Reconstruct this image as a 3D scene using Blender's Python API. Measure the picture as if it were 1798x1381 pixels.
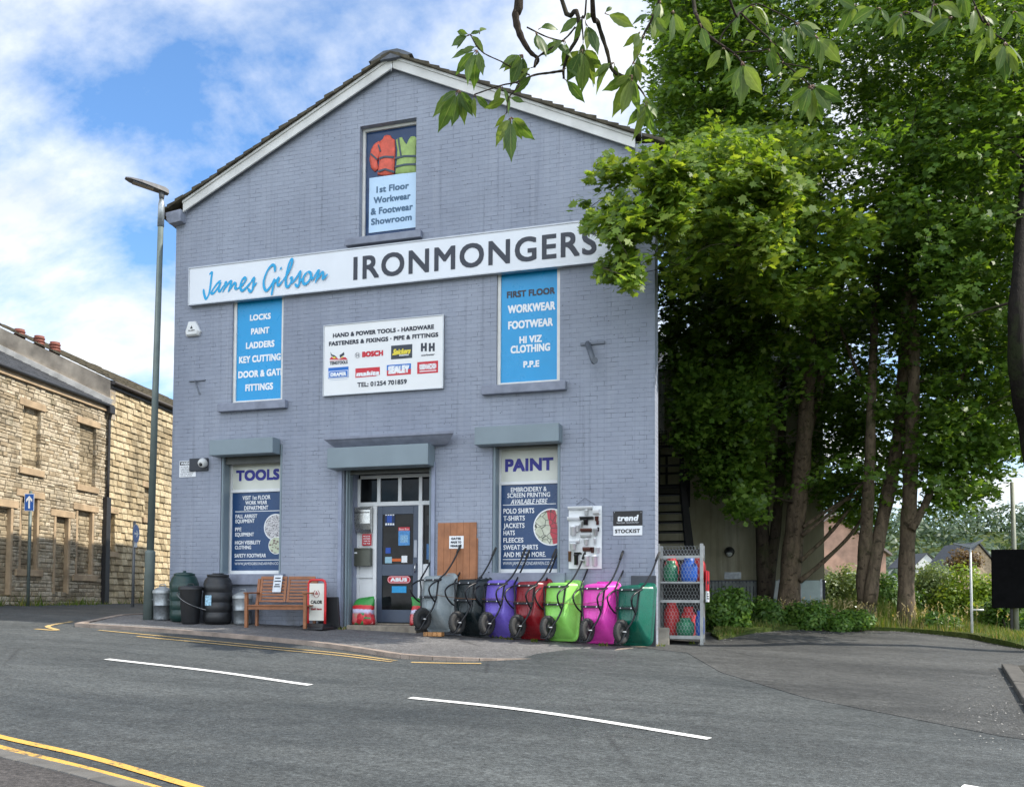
import bpy, bmesh, math, random
import numpy as np
from mathutils import Vector, Matrix

for o in list(bpy.data.objects):
    bpy.data.objects.remove(o)
S = bpy.context.scene
COL = S.collection

# ---------------------------------------------------------------- camera
CAM = np.array([11.2712, -14.5965, 0.5276])
CR = np.array([0.95591951, 0.29358828, 0.00488003])
CU = np.array([0.00661428, -0.03814557, 0.9992503])
CF = np.array([-0.29355433, 0.95517058, 0.03840597])
FPX, CX, CY = 1600.0, 899.0, 991.4
cd = bpy.data.cameras.new('camera')
co = bpy.data.objects.new('camera', cd)
COL.objects.link(co)
M3 = Matrix((CR, CU, -CF)).transposed()
co.matrix_world = Matrix.Translation(CAM.tolist()) @ M3.to_4x4()
cd.sensor_fit = 'HORIZONTAL'
cd.sensor_width = 36.0
cd.lens = FPX / 1798.0 * 36.0
cd.shift_y = (CY - 690.5) / 1798.0
cd.clip_start = 0.05
cd.clip_end = 3000.0
S.camera = co

# ---------------------------------------------------------------- light
SUN_EL = math.radians(46.0)
SUN_AZ = math.radians(82.0)          # clockwise from +Y
SUN_DIR = Vector((math.cos(SUN_EL) * math.sin(SUN_AZ), math.cos(SUN_EL) * math.cos(SUN_AZ), math.sin(SUN_EL)))
sl = bpy.data.lights.new('sun', 'SUN')
sl.energy = 3.7
sl.angle = math.radians(0.6)
sl.color = (1.0, 0.93, 0.82)
so = bpy.data.objects.new('sun', sl)
COL.objects.link(so)
so.rotation_euler = SUN_DIR.to_track_quat('Z', 'Y').to_euler()
so.location = (20, 5, 30)

W = bpy.data.worlds.new('World')
S.world = W
W.use_nodes = True
wn, wl = W.node_tree.nodes, W.node_tree.links
wbg = wn['Background']
wbg.inputs['Strength'].default_value = 0.12
sky = wn.new('ShaderNodeTexSky')
sky.sky_type = 'NISHITA'
sky.sun_disc = False
sky.sun_elevation = SUN_EL
sky.sun_rotation = SUN_AZ
sky.air_density = 1.0
sky.dust_density = 0.6
sky.ozone_density = 2.0
# clouds: noise over a flat cloud layer seen in perspective
wtc = wn.new('ShaderNodeTexCoord')
wsep = wn.new('ShaderNodeSeparateXYZ')
wl.new(wtc.outputs['Generated'], wsep.inputs[0])


def wmath(op, a, b=None, clamp=False):
    n = wn.new('ShaderNodeMath')
    n.operation = op
    n.use_clamp = clamp
    for i, v in enumerate((a, b)):
        if v is None:
            continue
        if isinstance(v, (int, float)):
            n.inputs[i].default_value = v
        else:
            wl.new(v, n.inputs[i])
    return n.outputs[0]


zz = wmath('ADD', wmath('MAXIMUM', wsep.outputs['Z'], 0.0), 0.28)
cxn = wmath('DIVIDE', wsep.outputs['X'], zz)
cyn = wmath('DIVIDE', wsep.outputs['Y'], zz)
wcmb = wn.new('ShaderNodeCombineXYZ')
wl.new(cxn, wcmb.inputs[0])
wl.new(cyn, wcmb.inputs[1])
wmap = wn.new('ShaderNodeMapping')
wmap.inputs['Location'].default_value = (9.3, 4.4, 0.0)
wmap.inputs['Scale'].default_value = (1.0, 1.25, 1.0)
wl.new(wcmb.outputs[0], wmap.inputs[0])
wno = wn.new('ShaderNodeTexNoise')
wno.inputs['Scale'].default_value = 1.5
wno.inputs['Detail'].default_value = 9.0
wno.inputs['Roughness'].default_value = 0.6
wno.inputs['Distortion'].default_value = 0.25
wl.new(wmap.outputs[0], wno.inputs['Vector'])
wramp = wn.new('ShaderNodeValToRGB')
wramp.color_ramp.elements[0].position = 0.375
wramp.color_ramp.elements[0].color = (0, 0, 0, 1)
wramp.color_ramp.elements[1].position = 0.545
wramp.color_ramp.elements[1].color = (1, 1, 1, 1)
wl.new(wno.outputs['Fac'], wramp.inputs[0])
wno2 = wn.new('ShaderNodeTexNoise')          # shaded undersides of the clouds
wno2.inputs['Scale'].default_value = 2.6
wno2.inputs['Detail'].default_value = 6.0
wl.new(wmap.outputs[0], wno2.inputs['Vector'])
wr2 = wn.new('ShaderNodeValToRGB')
wr2.color_ramp.elements[0].position = 0.33
wr2.color_ramp.elements[0].color = (3.9, 4.3, 4.8, 1)
wr2.color_ramp.elements[1].position = 0.545
wr2.color_ramp.elements[1].color = (5.5, 5.65, 5.8, 1)
wl.new(wno2.outputs['Fac'], wr2.inputs[0])
# clouds behind the camera are brightened to add fill light on the shop front
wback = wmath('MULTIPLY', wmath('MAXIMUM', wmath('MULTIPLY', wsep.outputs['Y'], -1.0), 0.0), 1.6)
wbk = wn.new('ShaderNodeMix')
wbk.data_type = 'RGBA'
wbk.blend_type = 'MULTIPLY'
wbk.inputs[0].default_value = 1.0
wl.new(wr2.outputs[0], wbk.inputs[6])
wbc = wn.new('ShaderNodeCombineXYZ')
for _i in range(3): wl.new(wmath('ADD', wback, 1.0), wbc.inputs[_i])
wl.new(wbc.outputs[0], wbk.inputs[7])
wgain = wn.new('ShaderNodeMix')              # deeper blue between the clouds
wgain.data_type = 'RGBA'
wgain.blend_type = 'MULTIPLY'
wgain.inputs[0].default_value = 1.0
wl.new(sky.outputs[0], wgain.inputs[6])
wgain.inputs[7].default_value = (.80, 1.06, 1.26, 1)
wmix = wn.new('ShaderNodeMix')
wmix.data_type = 'RGBA'
wl.new(wramp.outputs[0], wmix.inputs[0])
wl.new(wgain.outputs[2], wmix.inputs[6])
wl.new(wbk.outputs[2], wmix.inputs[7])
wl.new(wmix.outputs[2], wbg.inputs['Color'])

S.view_settings.view_transform = 'Standard'
S.view_settings.look = 'None'
S.view_settings.gamma = 1.0
S.view_settings.exposure = 0.88
S.render.engine = 'CYCLES'
S.cycles.max_bounces = 6
S.cycles.diffuse_bounces = 3
S.cycles.glossy_bounces = 3
S.cycles.transmission_bounces = 4
S.cycles.transparent_max_bounces = 6
S.cycles.use_denoising = True

# ---------------------------------------------------------------- pixel -> place helpers (photo is 1798 x 1381)
def ray(px, py):
    return CF + CR * (px - CX) / FPX - CU * (py - CY) / FPX


def on_y(px, py, Y=0.0):
    d = ray(px, py)
    p = CAM + d * (Y - CAM[1]) / d[1]
    return float(p[0]), float(p[2])


def on_plane(px, py, P, n):
    d = ray(px, py)
    P, n = np.array(P), np.array(n)
    return CAM + d * (n @ (P - CAM)) / (n @ d)


def at_d(px, py, dist):
    return Vector((CAM + ray(px, py) * dist).tolist())


def on_g(px, py, off=0.0):
    d = ray(px, py)
    a = d[2] + .0385 * d[0] - .0525 * d[1]
    b = .15 - .0385 * CAM[0] + .0525 * CAM[1] + off - CAM[2]
    p = CAM + d * b / a
    return float(p[0]), float(p[1])


def ss(a, b, x):
    t = min(1, max(0, (x - a) / (b - a)))
    return t * t * (3 - 2 * t)


def gz(x, y):
    """pavement level"""
    z = .15 - .0385 * min(20, max(-14, x))
    if y < 0:
        z += .0525 * max(y, -26)
    else:
        z += .0525 * min(y, 5.0 * ss(0, 9.5, x))
        if x > 4:
            k = ss(4, 10, x)
            z -= k * .13 * max(0, min(y, 48) - 7.2)
            z += k * 30 * ss(110, 330, y)
    return z


def rz(x, y):
    """road level, a kerb height below the pavement"""
    return gz(x, y) - .058 * (1 - ss(5.8, 9.0, x))


# ---------------------------------------------------------------- tags
def tag(o, label=None, cat=None, group=None, kind=None):
    if label: o['label'] = label
    if cat: o['category'] = cat
    if group: o['group'] = group
    if kind: o['kind'] = kind
    return o


def thing(name, label, cat, loc=(0, 0, 0), rot=(0, 0, 0), group=None):
    o = bpy.data.objects.new(name, None)
    o.empty_display_size = .2
    COL.objects.link(o)
    o.location = loc
    o.rotation_euler = rot
    return tag(o, label, cat, group)


def copy_tree(o, parent=None):
    c = o.copy()
    COL.objects.link(c)
    c.parent = parent
    for ch in list(o.children):
        copy_tree(ch, c)
    return c


# ---------------------------------------------------------------- mesh builder
class MB:
    def __init__(self):
        self.v, self.f, self.mi, self.sm = [], [], [], []

    def add(self, vs, fs, mi=0, smooth=False):
        b = len(self.v)
        self.v += [tuple(v) for v in vs]
        for f in fs:
            self.f.append([b + i for i in f])
            self.mi.append(mi)
            self.sm.append(smooth)
        return self

    def box(self, x0, y0, z0, x1, y1, z1, mi=0):
        v = [(x0, y0, z0), (x1, y0, z0), (x1, y1, z0), (x0, y1, z0), (x0, y0, z1), (x1, y0, z1), (x1, y1, z1), (x0, y1, z1)]
        f = [(3, 2, 1, 0), (4, 5, 6, 7), (0, 1, 5, 4), (1, 2, 6, 5), (2, 3, 7, 6), (3, 0, 4, 7)]
        return self.add(v, f, mi)

    def hexa(self, v8, mi=0):
        f = [(3, 2, 1, 0), (4, 5, 6, 7), (0, 1, 5, 4), (1, 2, 6, 5), (2, 3, 7, 6), (3, 0, 4, 7)]
        return self.add(v8, f, mi)

    def bar(self, p, q, w, h, up=(0, 0, 1), mi=0):
        p, q = Vector(p), Vector(q)
        d = (q - p).normalized()
        up = Vector(up)
        s = d.cross(up)
        if s.length < 1e-4:
            s = d.cross(Vector((0, 1, 0)))
        s.normalize()
        u = s.cross(d)
        a, b = s * w / 2, u * h / 2
        return self.hexa([p - a - b, p + a - b, p + a + b, p - a + b, q - a - b, q + a - b, q + a + b, q - a + b], mi)

    def tube(self, pts, r, seg=8, mi=0, smooth=True, caps=True):
        pts = [Vector(p) for p in pts]
        n = len(pts)
        rs = r if hasattr(r, '__len__') else [r] * n
        vs, fs = [], []
        prev = None
        for i, p in enumerate(pts):
            d = (pts[min(i + 1, n - 1)] - pts[max(i - 1, 0)])
            if d.length < 1e-9: d = Vector((0, 0, 1))
            d.normalize()
            if prev is None:
                a = d.cross(Vector((0, 0, 1)))
                if a.length < .05: a = d.cross(Vector((1, 0, 0)))
            else:
                a = prev - d * prev.dot(d)
                if a.length < 1e-5: a = d.cross(Vector((1, 0, 0)))
            a.normalize()
            prev = a
            b = d.cross(a)
            for k in range(seg):
                t = 2 * math.pi * k / seg
                vs.append(p + (a * math.cos(t) + b * math.sin(t)) * rs[i])
        for i in range(n - 1):
            for k in range(seg):
                k2 = (k + 1) % seg
                fs.append((i * seg + k, i * seg + k2, (i + 1) * seg + k2, (i + 1) * seg + k))
        self.add(vs, fs, mi, smooth)
        if caps:
            b = len(self.v) - len(vs)
            self.f.append([b + k for k in reversed(range(seg))]); self.mi.append(mi); self.sm.append(False)
            self.f.append([b + (n - 1) * seg + k for k in range(seg)]); self.mi.append(mi); self.sm.append(False)
        return self

    def lathe(self, prof, c=(0, 0, 0), seg=20, mi=0, smooth=True, caps=True):
        vs, fs = [], []
        n = len(prof)
        for r, z in prof:
            for k in range(seg):
                t = 2 * math.pi * k / seg
                vs.append((c[0] + r * math.cos(t), c[1] + r * math.sin(t), c[2] + z))
        for i in range(n - 1):
            for k in range(seg):
                k2 = (k + 1) % seg
                fs.append((i * seg + k, i * seg + k2, (i + 1) * seg + k2, (i + 1) * seg + k))
        self.add(vs, fs, mi, smooth)
        if caps:
            b = len(self.v) - len(vs)
            self.f.append([b + k for k in reversed(range(seg))]); self.mi.append(mi); self.sm.append(False)
            self.f.append([b + (n - 1) * seg + k for k in range(seg)]); self.mi.append(mi); self.sm.append(False)
        return self

    def prism_y(self, poly, y0, y1, mi=0):
        """poly of (x, z), counter-clockwise seen from -y; solid between y0 (front) and y1"""
        n = len(poly)
        vs = [(x, y0, z) for x, z in poly] + [(x, y1, z) for x, z in poly]
        fs = [list(range(n)), list(reversed(range(n, 2 * n)))]
        for i in range(n):
            j = (i + 1) % n
            fs.append([j, i, n + i, n + j])
        return self.add(vs, fs, mi)

    def loft(self, rings, mi=0, smooth=True, cap0=True, cap1=True):
        n = len(rings[0])
        vs = [p for r in rings for p in r]
        fs = []
        for i in range(len(rings) - 1):
            for k in range(n):
                k2 = (k + 1) % n
                fs.append((i * n + k, i * n + k2, (i + 1) * n + k2, (i + 1) * n + k))
        self.add(vs, fs, mi, smooth)
        b = len(self.v) - len(vs)
        if cap0:
            self.f.append([b + k for k in reversed(range(n))]); self.mi.append(mi); self.sm.append(False)
        if cap1:
            self.f.append([b + (len(rings) - 1) * n + k for k in range(n)]); self.mi.append(mi); self.sm.append(False)
        return self

    def xform(self, M, start=0):
        self.v[start:] = [tuple(M @ Vector(v)) for v in self.v[start:]]
        return self

    def build(self, name, mats, parent=None, bevel=0, kind=None, label=None):
        me = bpy.data.meshes.new(name)
        me.from_pydata(self.v, [], self.f)
        if not isinstance(mats, (list, tuple)): mats = [mats]
        for m in mats: me.materials.append(m)
        me.polygons.foreach_set('material_index', self.mi)
        me.polygons.foreach_set('use_smooth', self.sm)
        me.update()
        o = bpy.data.objects.new(name, me)
        COL.objects.link(o)
        if parent: o.parent = parent
        if bevel:
            b = o.modifiers.new('bevel', 'BEVEL')
            b.width = bevel
            b.segments = 2
            b.limit_method = 'ANGLE'
            b.angle_limit = math.radians(40)
        if kind: o['kind'] = kind
        if label: o['label'] = label
        return o


def big_mesh(name, verts, polys_n, mat, parent=None, smooth=False):
    """verts (N,3); polygons of equal size polys_n laid out one after another"""
    me = bpy.data.meshes.new(name)
    n = len(verts)
    me.vertices.add(n)
    me.vertices.foreach_set('co', np.asarray(verts, dtype=np.float32).ravel())
    npol = n // polys_n
    me.loops.add(n)
    me.loops.foreach_set('vertex_index', np.arange(n, dtype=np.int32))
    me.polygons.add(npol)
    me.polygons.foreach_set('loop_start', np.arange(npol, dtype=np.int32) * polys_n)
    me.polygons.foreach_set('loop_total', np.full(npol, polys_n, dtype=np.int32))
    me.update(calc_edges=True)
    me.materials.append(mat)
    o = bpy.data.objects.new(name, me)
    COL.objects.link(o)
    if parent: o.parent = parent
    return o


def catmull(pts, k=5):
    pts = [Vector(p) for p in pts]
    P = [pts[0] * 2 - pts[1]] + pts + [pts[-1] * 2 - pts[-2]]
    out = []
    for i in range(1, len(P) - 2):
        for j in range(k):
            t = j / k
            a, b, c, d = P[i - 1], P[i], P[i + 1], P[i + 2]
            out.append(.5 * ((2 * b) + (c - a) * t + (2 * a - 5 * b + 4 * c - d) * t * t + (3 * b - a - 3 * c + d) * t ** 3))
    out.append(pts[-1])
    return out


# ---------------------------------------------------------------- materials
class NT:
    def __init__(self, name):
        self.m = bpy.data.materials.new(name)
        self.m.use_nodes = True
        self.n, self.l = self.m.node_tree.nodes, self.m.node_tree.links
        self.b = self.n['Principled BSDF']
        self.out = self.n['Material Output']

    def new(self, t, **kw):
        n = self.n.new(t)
        for k, v in kw.items(): setattr(n, k, v)
        return n

    def put(self, sock, v):
        if isinstance(v, bpy.types.NodeSocket): self.l.new(v, sock)
        elif isinstance(v, tuple) and len(v) == 3 and sock.type == 'RGBA': sock.default_value = (*v, 1)
        else: sock.default_value = v

    def coord(self, kind='Object'):
        return self.new('ShaderNodeTexCoord').outputs[kind]

    def map(self, vec, scale=(1, 1, 1), loc=(0, 0, 0), rot=(0, 0, 0)):
        n = self.new('ShaderNodeMapping')
        self.l.new(vec, n.inputs[0])
        n.inputs['Scale'].default_value = scale
        n.inputs['Location'].default_value = loc
        n.inputs['Rotation'].default_value = rot
        return n.outputs[0]

    def noise(self, vec, scale, detail=4, rough=.55, dist=0):
        n = self.new('ShaderNodeTexNoise')
        if vec is not None: self.l.new(vec, n.inputs['Vector'])
        n.inputs['Scale'].default_value = scale
        n.inputs['Detail'].default_value = detail
        n.inputs['Roughness'].default_value = rough
        n.inputs['Distortion'].default_value = dist
        return n.outputs['Fac']

    def voro(self, vec, scale, feature='F1', out='Distance', rnd=1.0):
        n = self.new('ShaderNodeTexVoronoi', feature=feature)
        if vec is not None: self.l.new(vec, n.inputs['Vector'])
        n.inputs['Scale'].default_value = scale
        n.inputs['Randomness'].default_value = rnd
        return n.outputs[out]

    def ramp(self, fac, stops):
        n = self.new('ShaderNodeValToRGB')
        e = n.color_ramp.elements
        while len(e) < len(stops): e.new(.5)
        for i, (p, c) in enumerate(stops):
            e[i].position = p
            e[i].color = (*c, 1) if isinstance(c, tuple) else (c, c, c, 1)
        self.l.new(fac, n.inputs[0])
        return n.outputs[0]

    def mix(self, fac, a, b, blend='MIX'):
        n = self.new('ShaderNodeMix', data_type='RGBA', blend_type=blend)
        self.put(n.inputs[0], fac)
        self.put(n.inputs[6], a)
        self.put(n.inputs[7], b)
        return n.outputs[2]

    def math(self, op, a, b=0.0, clamp=False):
        n = self.new('ShaderNodeMath', operation=op, use_clamp=clamp)
        self.put(n.inputs[0], a)
        self.put(n.inputs[1], b)
        return n.outputs[0]

    def bump(self, h, strength=.3, dist=.01, prev=None):
        n = self.new('ShaderNodeBump')
        n.inputs['Strength'].default_value = strength
        n.inputs['Distance'].default_value = dist
        self.l.new(h, n.inputs['Height'])
        if prev is not None: self.l.new(prev, n.inputs['Normal'])
        self.l.new(n.outputs[0], self.b.inputs['Normal'])
        return n.outputs[0]

    def island(self):
        return self.new('ShaderNodeNewGeometry').outputs['Random Per Island']

    def fin(self, col=None, rough=None, metal=None, spec=None):
        if col is not None: self.put(self.b.inputs['Base Color'], col)
        if rough is not None: self.put(self.b.inputs['Roughness'], rough)
        if metal is not None: self.b.inputs['Metallic'].default_value = metal
        if spec is not None: self.b.inputs['Specular IOR Level'].default_value = spec
        return self.m


_cache = {}


def sc(c, k): return tuple(min(1, x * k) for x in c)


def pm(name, col, rough=.55, metal=0.0, var=.12, vs=6.0, bump=0.0, bs=60.0, spec=.5, coat=0):
    if name in _cache: return _cache[name]
    t = NT(name)
    v = t.coord()
    f = t.noise(v, vs, 5)
    c = t.mix(t.ramp(f, [(.3, 0.0), (.7, 1.0)]), sc(col, 1 - var), sc(col, 1 + var))
    r = t.math('ADD', t.math('MULTIPLY', t.noise(v, vs * 2.7, 3), .25), rough - .12, True)
    if bump: t.bump(t.noise(v, bs, 4), bump, .004)
    if coat: t.b.inputs['Coat Weight'].default_value = coat
    _cache[name] = t.fin(c, r, metal, spec)
    return _cache[name]


def flat(name, col, rough=.5, spec=.4):
    return pm(name, col, rough, 0, .05, 3.0, 0, 1, spec)


def mat_brickpaint():
    t = NT('painted brick')
    v = t.coord()
    s = t.new('ShaderNodeSeparateXYZ'); t.l.new(v, s.inputs[0])
    c = t.new('ShaderNodeCombineXYZ')
    # courses are hand laid: a little waviness
    wob = t.noise(t.map(v, (.8, .8, 6)), 1.2, 2)
    t.l.new(s.outputs[0], c.inputs[0])
    t.l.new(t.math('ADD', s.outputs[2], t.math('MULTIPLY', wob, .03)), c.inputs[1])
    b = t.new('ShaderNodeTexBrick')
    t.l.new(c.outputs[0], b.inputs['Vector'])
    b.inputs['Scale'].default_value = 1.0
    b.inputs['Brick Width'].default_value = .232
    b.inputs['Row Height'].default_value = .0765
    b.inputs['Mortar Size'].default_value = .0052
    b.inputs['Mortar Smooth'].default_value = .5
    b.inputs['Color1'].default_value = (.35, .35, .35, 1)
    b.inputs['Color2'].default_value = (.75, .75, .75, 1)
    b.inputs['Mortar'].default_value = (.5, .5, .5, 1)
    mort = b.outputs['Fac']
    base1, base2 = (.228, .254, .316), (.298, .328, .396)
    big = t.noise(t.map(v, (1, 1, .55)), .55, 5, .6)
    col = t.mix(t.ramp(big, [(.35, 0.0), (.68, 1.0)]), base1, base2)
    tone = t.ramp(b.outputs['Color'], [(.3, .95), (.8, 1.04)])
    col = t.mix(1.0, col, tone, 'MULTIPLY')
    # rain streaks and grime
    st = t.noise(t.map(v, (7, 7, .35)), 1.0, 4, .6)
    col = t.mix(t.math('MULTIPLY', t.ramp(st, [(.52, 0.0), (.72, 1.0)]), .35), col, (.34, .36, .42))
    st2 = t.noise(t.map(v, (11, 11, .22), (3, 0, 1)), 1.0, 5, .65)
    col = t.mix(t.math('MULTIPLY', t.ramp(st2, [(.55, 0.0), (.71, 1.0)]), .42), col, (.11, .125, .15))
    spl = t.math('SUBTRACT', 1.0, t.math('MULTIPLY', s.outputs[2], 1.4), True)
    spl = t.math('MULTIPLY', spl, t.ramp(t.noise(v, 3.2, 6, .7), [(.42, 0.0), (.62, 1.0)]))
    col = t.mix(t.math('MULTIPLY', spl, .55), col, (.12, .115, .10))
    # joints that never took the paint: broken dark lines
    wear = t.ramp(t.noise(v, 4.3, 5, .62), [(.50, 0.0), (.62, 1.0)])
    col = t.mix(t.math('MULTIPLY', t.math('MULTIPLY', mort, wear), .62), col, (.05, .055, .075))
    col = t.mix(t.math('MULTIPLY', t.math('MULTIPLY', mort, t.ramp(t.noise(v, 2.2, 3), [(.35, .1), (.65, 1.0)])), .12), col, (.09, .10, .14))
    pits = t.ramp(t.voro(t.map(v, (9, 9, 15)), 1.0), [(.07, 1.0), (.14, 0.0)])
    pm_ = t.ramp(t.noise(v, 1.7, 3), [(.5, 0.0), (.6, 1.0)])
    col = t.mix(t.math('MULTIPLY', t.math('MULTIPLY', pits, pm_), .8), col, (.045, .05, .065))
    h = t.math('SUBTRACT', t.math('MULTIPLY', t.noise(v, 34, 5), .45), t.math('MULTIPLY', mort, 1.0))
    h = t.math('ADD', h, t.math('MULTIPLY', t.ramp(b.outputs['Color'], [(.3, 0.0), (.8, 1.0)]), .35))
    t.bump(h, .55, .010)
    return t.fin(col, .62, 0, .35)


def mat_asphalt(name, c1, c2, grit=.5, patch=.6, tint=None):
    t = NT(name)
    v = t.coord()
    big = t.noise(t.map(v, (.35, .9, 1), (2, 1, 0), (0, 0, -.2)), .8, 5, .6)
    col = t.mix(t.ramp(big, [(.35, 0.0), (.68, 1.0)]), c1, c2)
    tracks = t.noise(t.map(v, (.10, .55, 1), (0, 0, 0), (0, 0, .18)), 1.3, 6, .62, .6)
    col = t.mix(t.math('MULTIPLY', t.ramp(tracks, [(.45, 0.0), (.66, 1.0)]), patch), col, sc(c2, 1.45))
    scuff = t.noise(t.map(v, (1, 1.6, 1)), 5.0, 6, .7)
    col = t.mix(1.0, col, t.ramp(scuff, [(.3, .78), (.7, 1.25)]), 'MULTIPLY')
    fine = t.math('ADD', t.math('MULTIPLY', t.noise(v, 190, 3, .7), .45), t.math('MULTIPLY', t.noise(v, 52, 4, .75), .55))
    col = t.mix(1.0, col, t.ramp(fine, [(.32, .35), (.68, 1.75)]), 'MULTIPLY')
    grain = t.noise(t.map(v, (1, 1.5, 1)), 21, 3, .8)
    col = t.mix(1.0, col, t.ramp(grain, [(.36, .62), (.5, 1.0), (.64, 1.5)]), 'MULTIPLY')
    chips = t.ramp(t.voro(v, 34), [(.12, 1.0), (.2, 0.0)])
    cm = t.ramp(t.noise(v, 1.1, 4), [(.42, 0.0), (.7, 1.0)])
    col = t.mix(t.math('MULTIPLY', t.math('MULTIPLY', chips, cm), grit), col, (.30, .29, .27))
    # cracks and old joints
    cr = t.new('ShaderNodeTexVoronoi', feature='DISTANCE_TO_EDGE')
    t.l.new(t.map(v, (.45, .7, 1), (0, 0, 0), (0, 0, .2)), cr.inputs['Vector'])
    cr.inputs['Scale'].default_value = .42
    crk = t.ramp(cr.outputs['Distance'], [(.002, 1.0), (.006, 0.0)])
    ckm = t.ramp(t.noise(v, .5, 3), [(.47, 0.0), (.56, 1.0)])
    col = t.mix(t.math('MULTIPLY', t.math('MULTIPLY', crk, ckm), .45), col, (.012, .012, .013))
    h = t.math('ADD', fine, t.math('MULTIPLY', t.voro(v, 90), .8))
    t.bump(h, .55, .006)
    return t.fin(col, t.ramp(t.noise(v, 3, 4), [(.3, .62), (.7, .85)]), 0, .35)


def mat_stone(name, ca, cb, cc, dark=(.03, .028, .022), moss=0.0):
    t = NT(name)
    v = t.coord()
    i = t.island()
    c = t.ramp(i, [(0.0, ca), (.45, cb), (.8, cc), (1.0, sc(ca, .6))])
    n1 = t.noise(v, 9, 6, .65)
    c = t.mix(1.0, c, t.ramp(n1, [(.25, .55), (.75, 1.3)]), 'MULTIPLY')
    soot = t.ramp(t.noise(t.map(v, (1, 1, .6)), .9, 5, .6), [(.48, 0.0), (.75, 1.0)])
    c = t.mix(t.math('MULTIPLY', soot, .6), c, dark)
    if moss:
        mm = t.ramp(t.noise(v, 2.2, 5, .7), [(.55, 0.0), (.68, 1.0)])
        c = t.mix(t.math('MULTIPLY', mm, moss), c, (.04, .065, .018))
    h = t.math('ADD', t.noise(v, 24, 6, .7), t.math('MULTIPLY', t.noise(v, 90, 4), .4))
    t.bump(h, .8, .02)
    return t.fin(c, .9, 0, .2)


def mat_leaf(name, c1, c2, c3, trans=.5, rough=.45):
    t = NT(name)
    i = t.island()
    big = t.noise(t.coord(), .7, 3)
    c = t.ramp(i, [(0.0, c1), (.5, c2), (.93, c3), (1.0, sc(c3, 1.15))])
    c = t.mix(1.0, c, t.ramp(big, [(.3, .8), (.7, 1.2)]), 'MULTIPLY')
    t.fin(c, rough, 0, .35)
    tr = t.new('ShaderNodeBsdfTranslucent')
    hs = t.new('ShaderNodeMix', data_type='RGBA', blend_type='MULTIPLY')
    hs.inputs[0].default_value = 1.0
    t.l.new(c, hs.inputs[6])
    hs.inputs[7].default_value = (1.9, 1.7, .7, 1)
    t.l.new(hs.outputs[2], tr.inputs[0])
    mx = t.new('ShaderNodeMixShader')
    mx.inputs[0].default_value = trans
    t.l.new(t.b.outputs[0], mx.inputs[1])
    t.l.new(tr.outputs[0], mx.inputs[2])
    t.l.new(mx.outputs[0], t.out.inputs[0])
    return t.m


def mat_bark(name, c1, c2, moss=.3):
    t = NT(name)
    v = t.coord()
    n = t.noise(t.map(v, (6, 6, 1.6)), 2.2, 6, .65)
    c = t.mix(t.ramp(n, [(.35, 0.0), (.65, 1.0)]), c1, c2)
    pl = t.ramp(t.noise(t.map(v, (3, 3, 4)), 2.4, 4, .6), [(.57, 0.0), (.64, 1.0)])
    c = t.mix(t.math('MULTIPLY', pl, .85), c, sc(c1, .25))
    mm = t.ramp(t.noise(v, 2.0, 5, .7), [(.5, 0.0), (.65, 1.0)])
    c = t.mix(t.math('MULTIPLY', mm, moss), c, (.035, .055, .012))
    t.bump(t.math('ADD', n, t.math('MULTIPLY', t.noise(t.map(v, (20, 20, 4)), 2, 5), .6)), .9, .03)
    return t.fin(c, .9, 0, .2)


def mat_glass(name='dark shop glass', col=(.006, .007, .008)):
    t = NT(name)
    v = t.coord()
    c = t.mix(t.ramp(t.noise(v, 5, 4), [(.45, 0.0), (.62, 1.0)]), col, sc(col, 2.0))
    return t.fin(c, .04, 0, .16)


BRICK = mat_brickpaint()
WALLPAINT = pm('smooth blue grey masonry paint', (.25, .28, .37), .6, 0, .18, 3, .3, 40)
GREY_DK = pm('dark grey plinth paint', (.055, .06, .075), .65, 0, .25, 4, .4, 30)
SHUTTER = pm('grey green powder coat', (.185, .235, .265), .42, 0, .08, 2, .08, 30)
WHITE = pm('white paint', (.72, .74, .75), .45, 0, .06, 4)
UPVC = pm('white upvc', (.66, .66, .63), .35, 0, .1, 5)
SIGNW = pm('white sign face', (.70, .73, .77), .35, 0, .04, 1.5)
ALU = pm('aluminium trim', (.42, .44, .46), .35, .6, .1, 8)
GALV = pm('galvanised steel', (.33, .36, .38), .42, .7, .25, 14, .15, 30)
GALV_L = pm('pale galvanised steel', (.36, .385, .39), .45, .5, .15, 14)
BLACKM = pm('black enamel tube', (.012, .013, .016), .3, .3, .1, 8)
BLACKP = pm('black plastic', (.014, .015, .017), .42, 0, .15, 5, .1, 40)
RUBBER = pm('rubber', (.028, .028, .028), .75, 0, .2, 10, .3, 40)
GLASS = mat_glass()
CYAN = flat('bright blue vinyl', (.012, .30, .62), .3)
NAVY = flat('navy vinyl', (.016, .055, .15), .3)
INK = flat('charcoal lettering', (.028, .034, .05), .4)
INKB = flat('royal blue lettering', (.012, .014, .24), .4)
INKW = flat('white lettering', (.78, .80, .82), .4)
INKC = flat('cyan lettering', (.008, .33, .62), .4)
RED = flat('red ink', (.55, .02, .035), .4)
BLACK = flat('black ink', (.012, .012, .014), .4)
YELL = flat('yellow ink', (.75, .62, .05), .4)
SLATE = pm('roof slate', (.045, .048, .055), .6, 0, .35, 5, .5, 25)
SLATEM = pm('mossy stone slate', (.065, .055, .035), .85, 0, .5, 7, .8, 20)

# ---------------------------------------------------------------- lettering
_tm = {}


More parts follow.
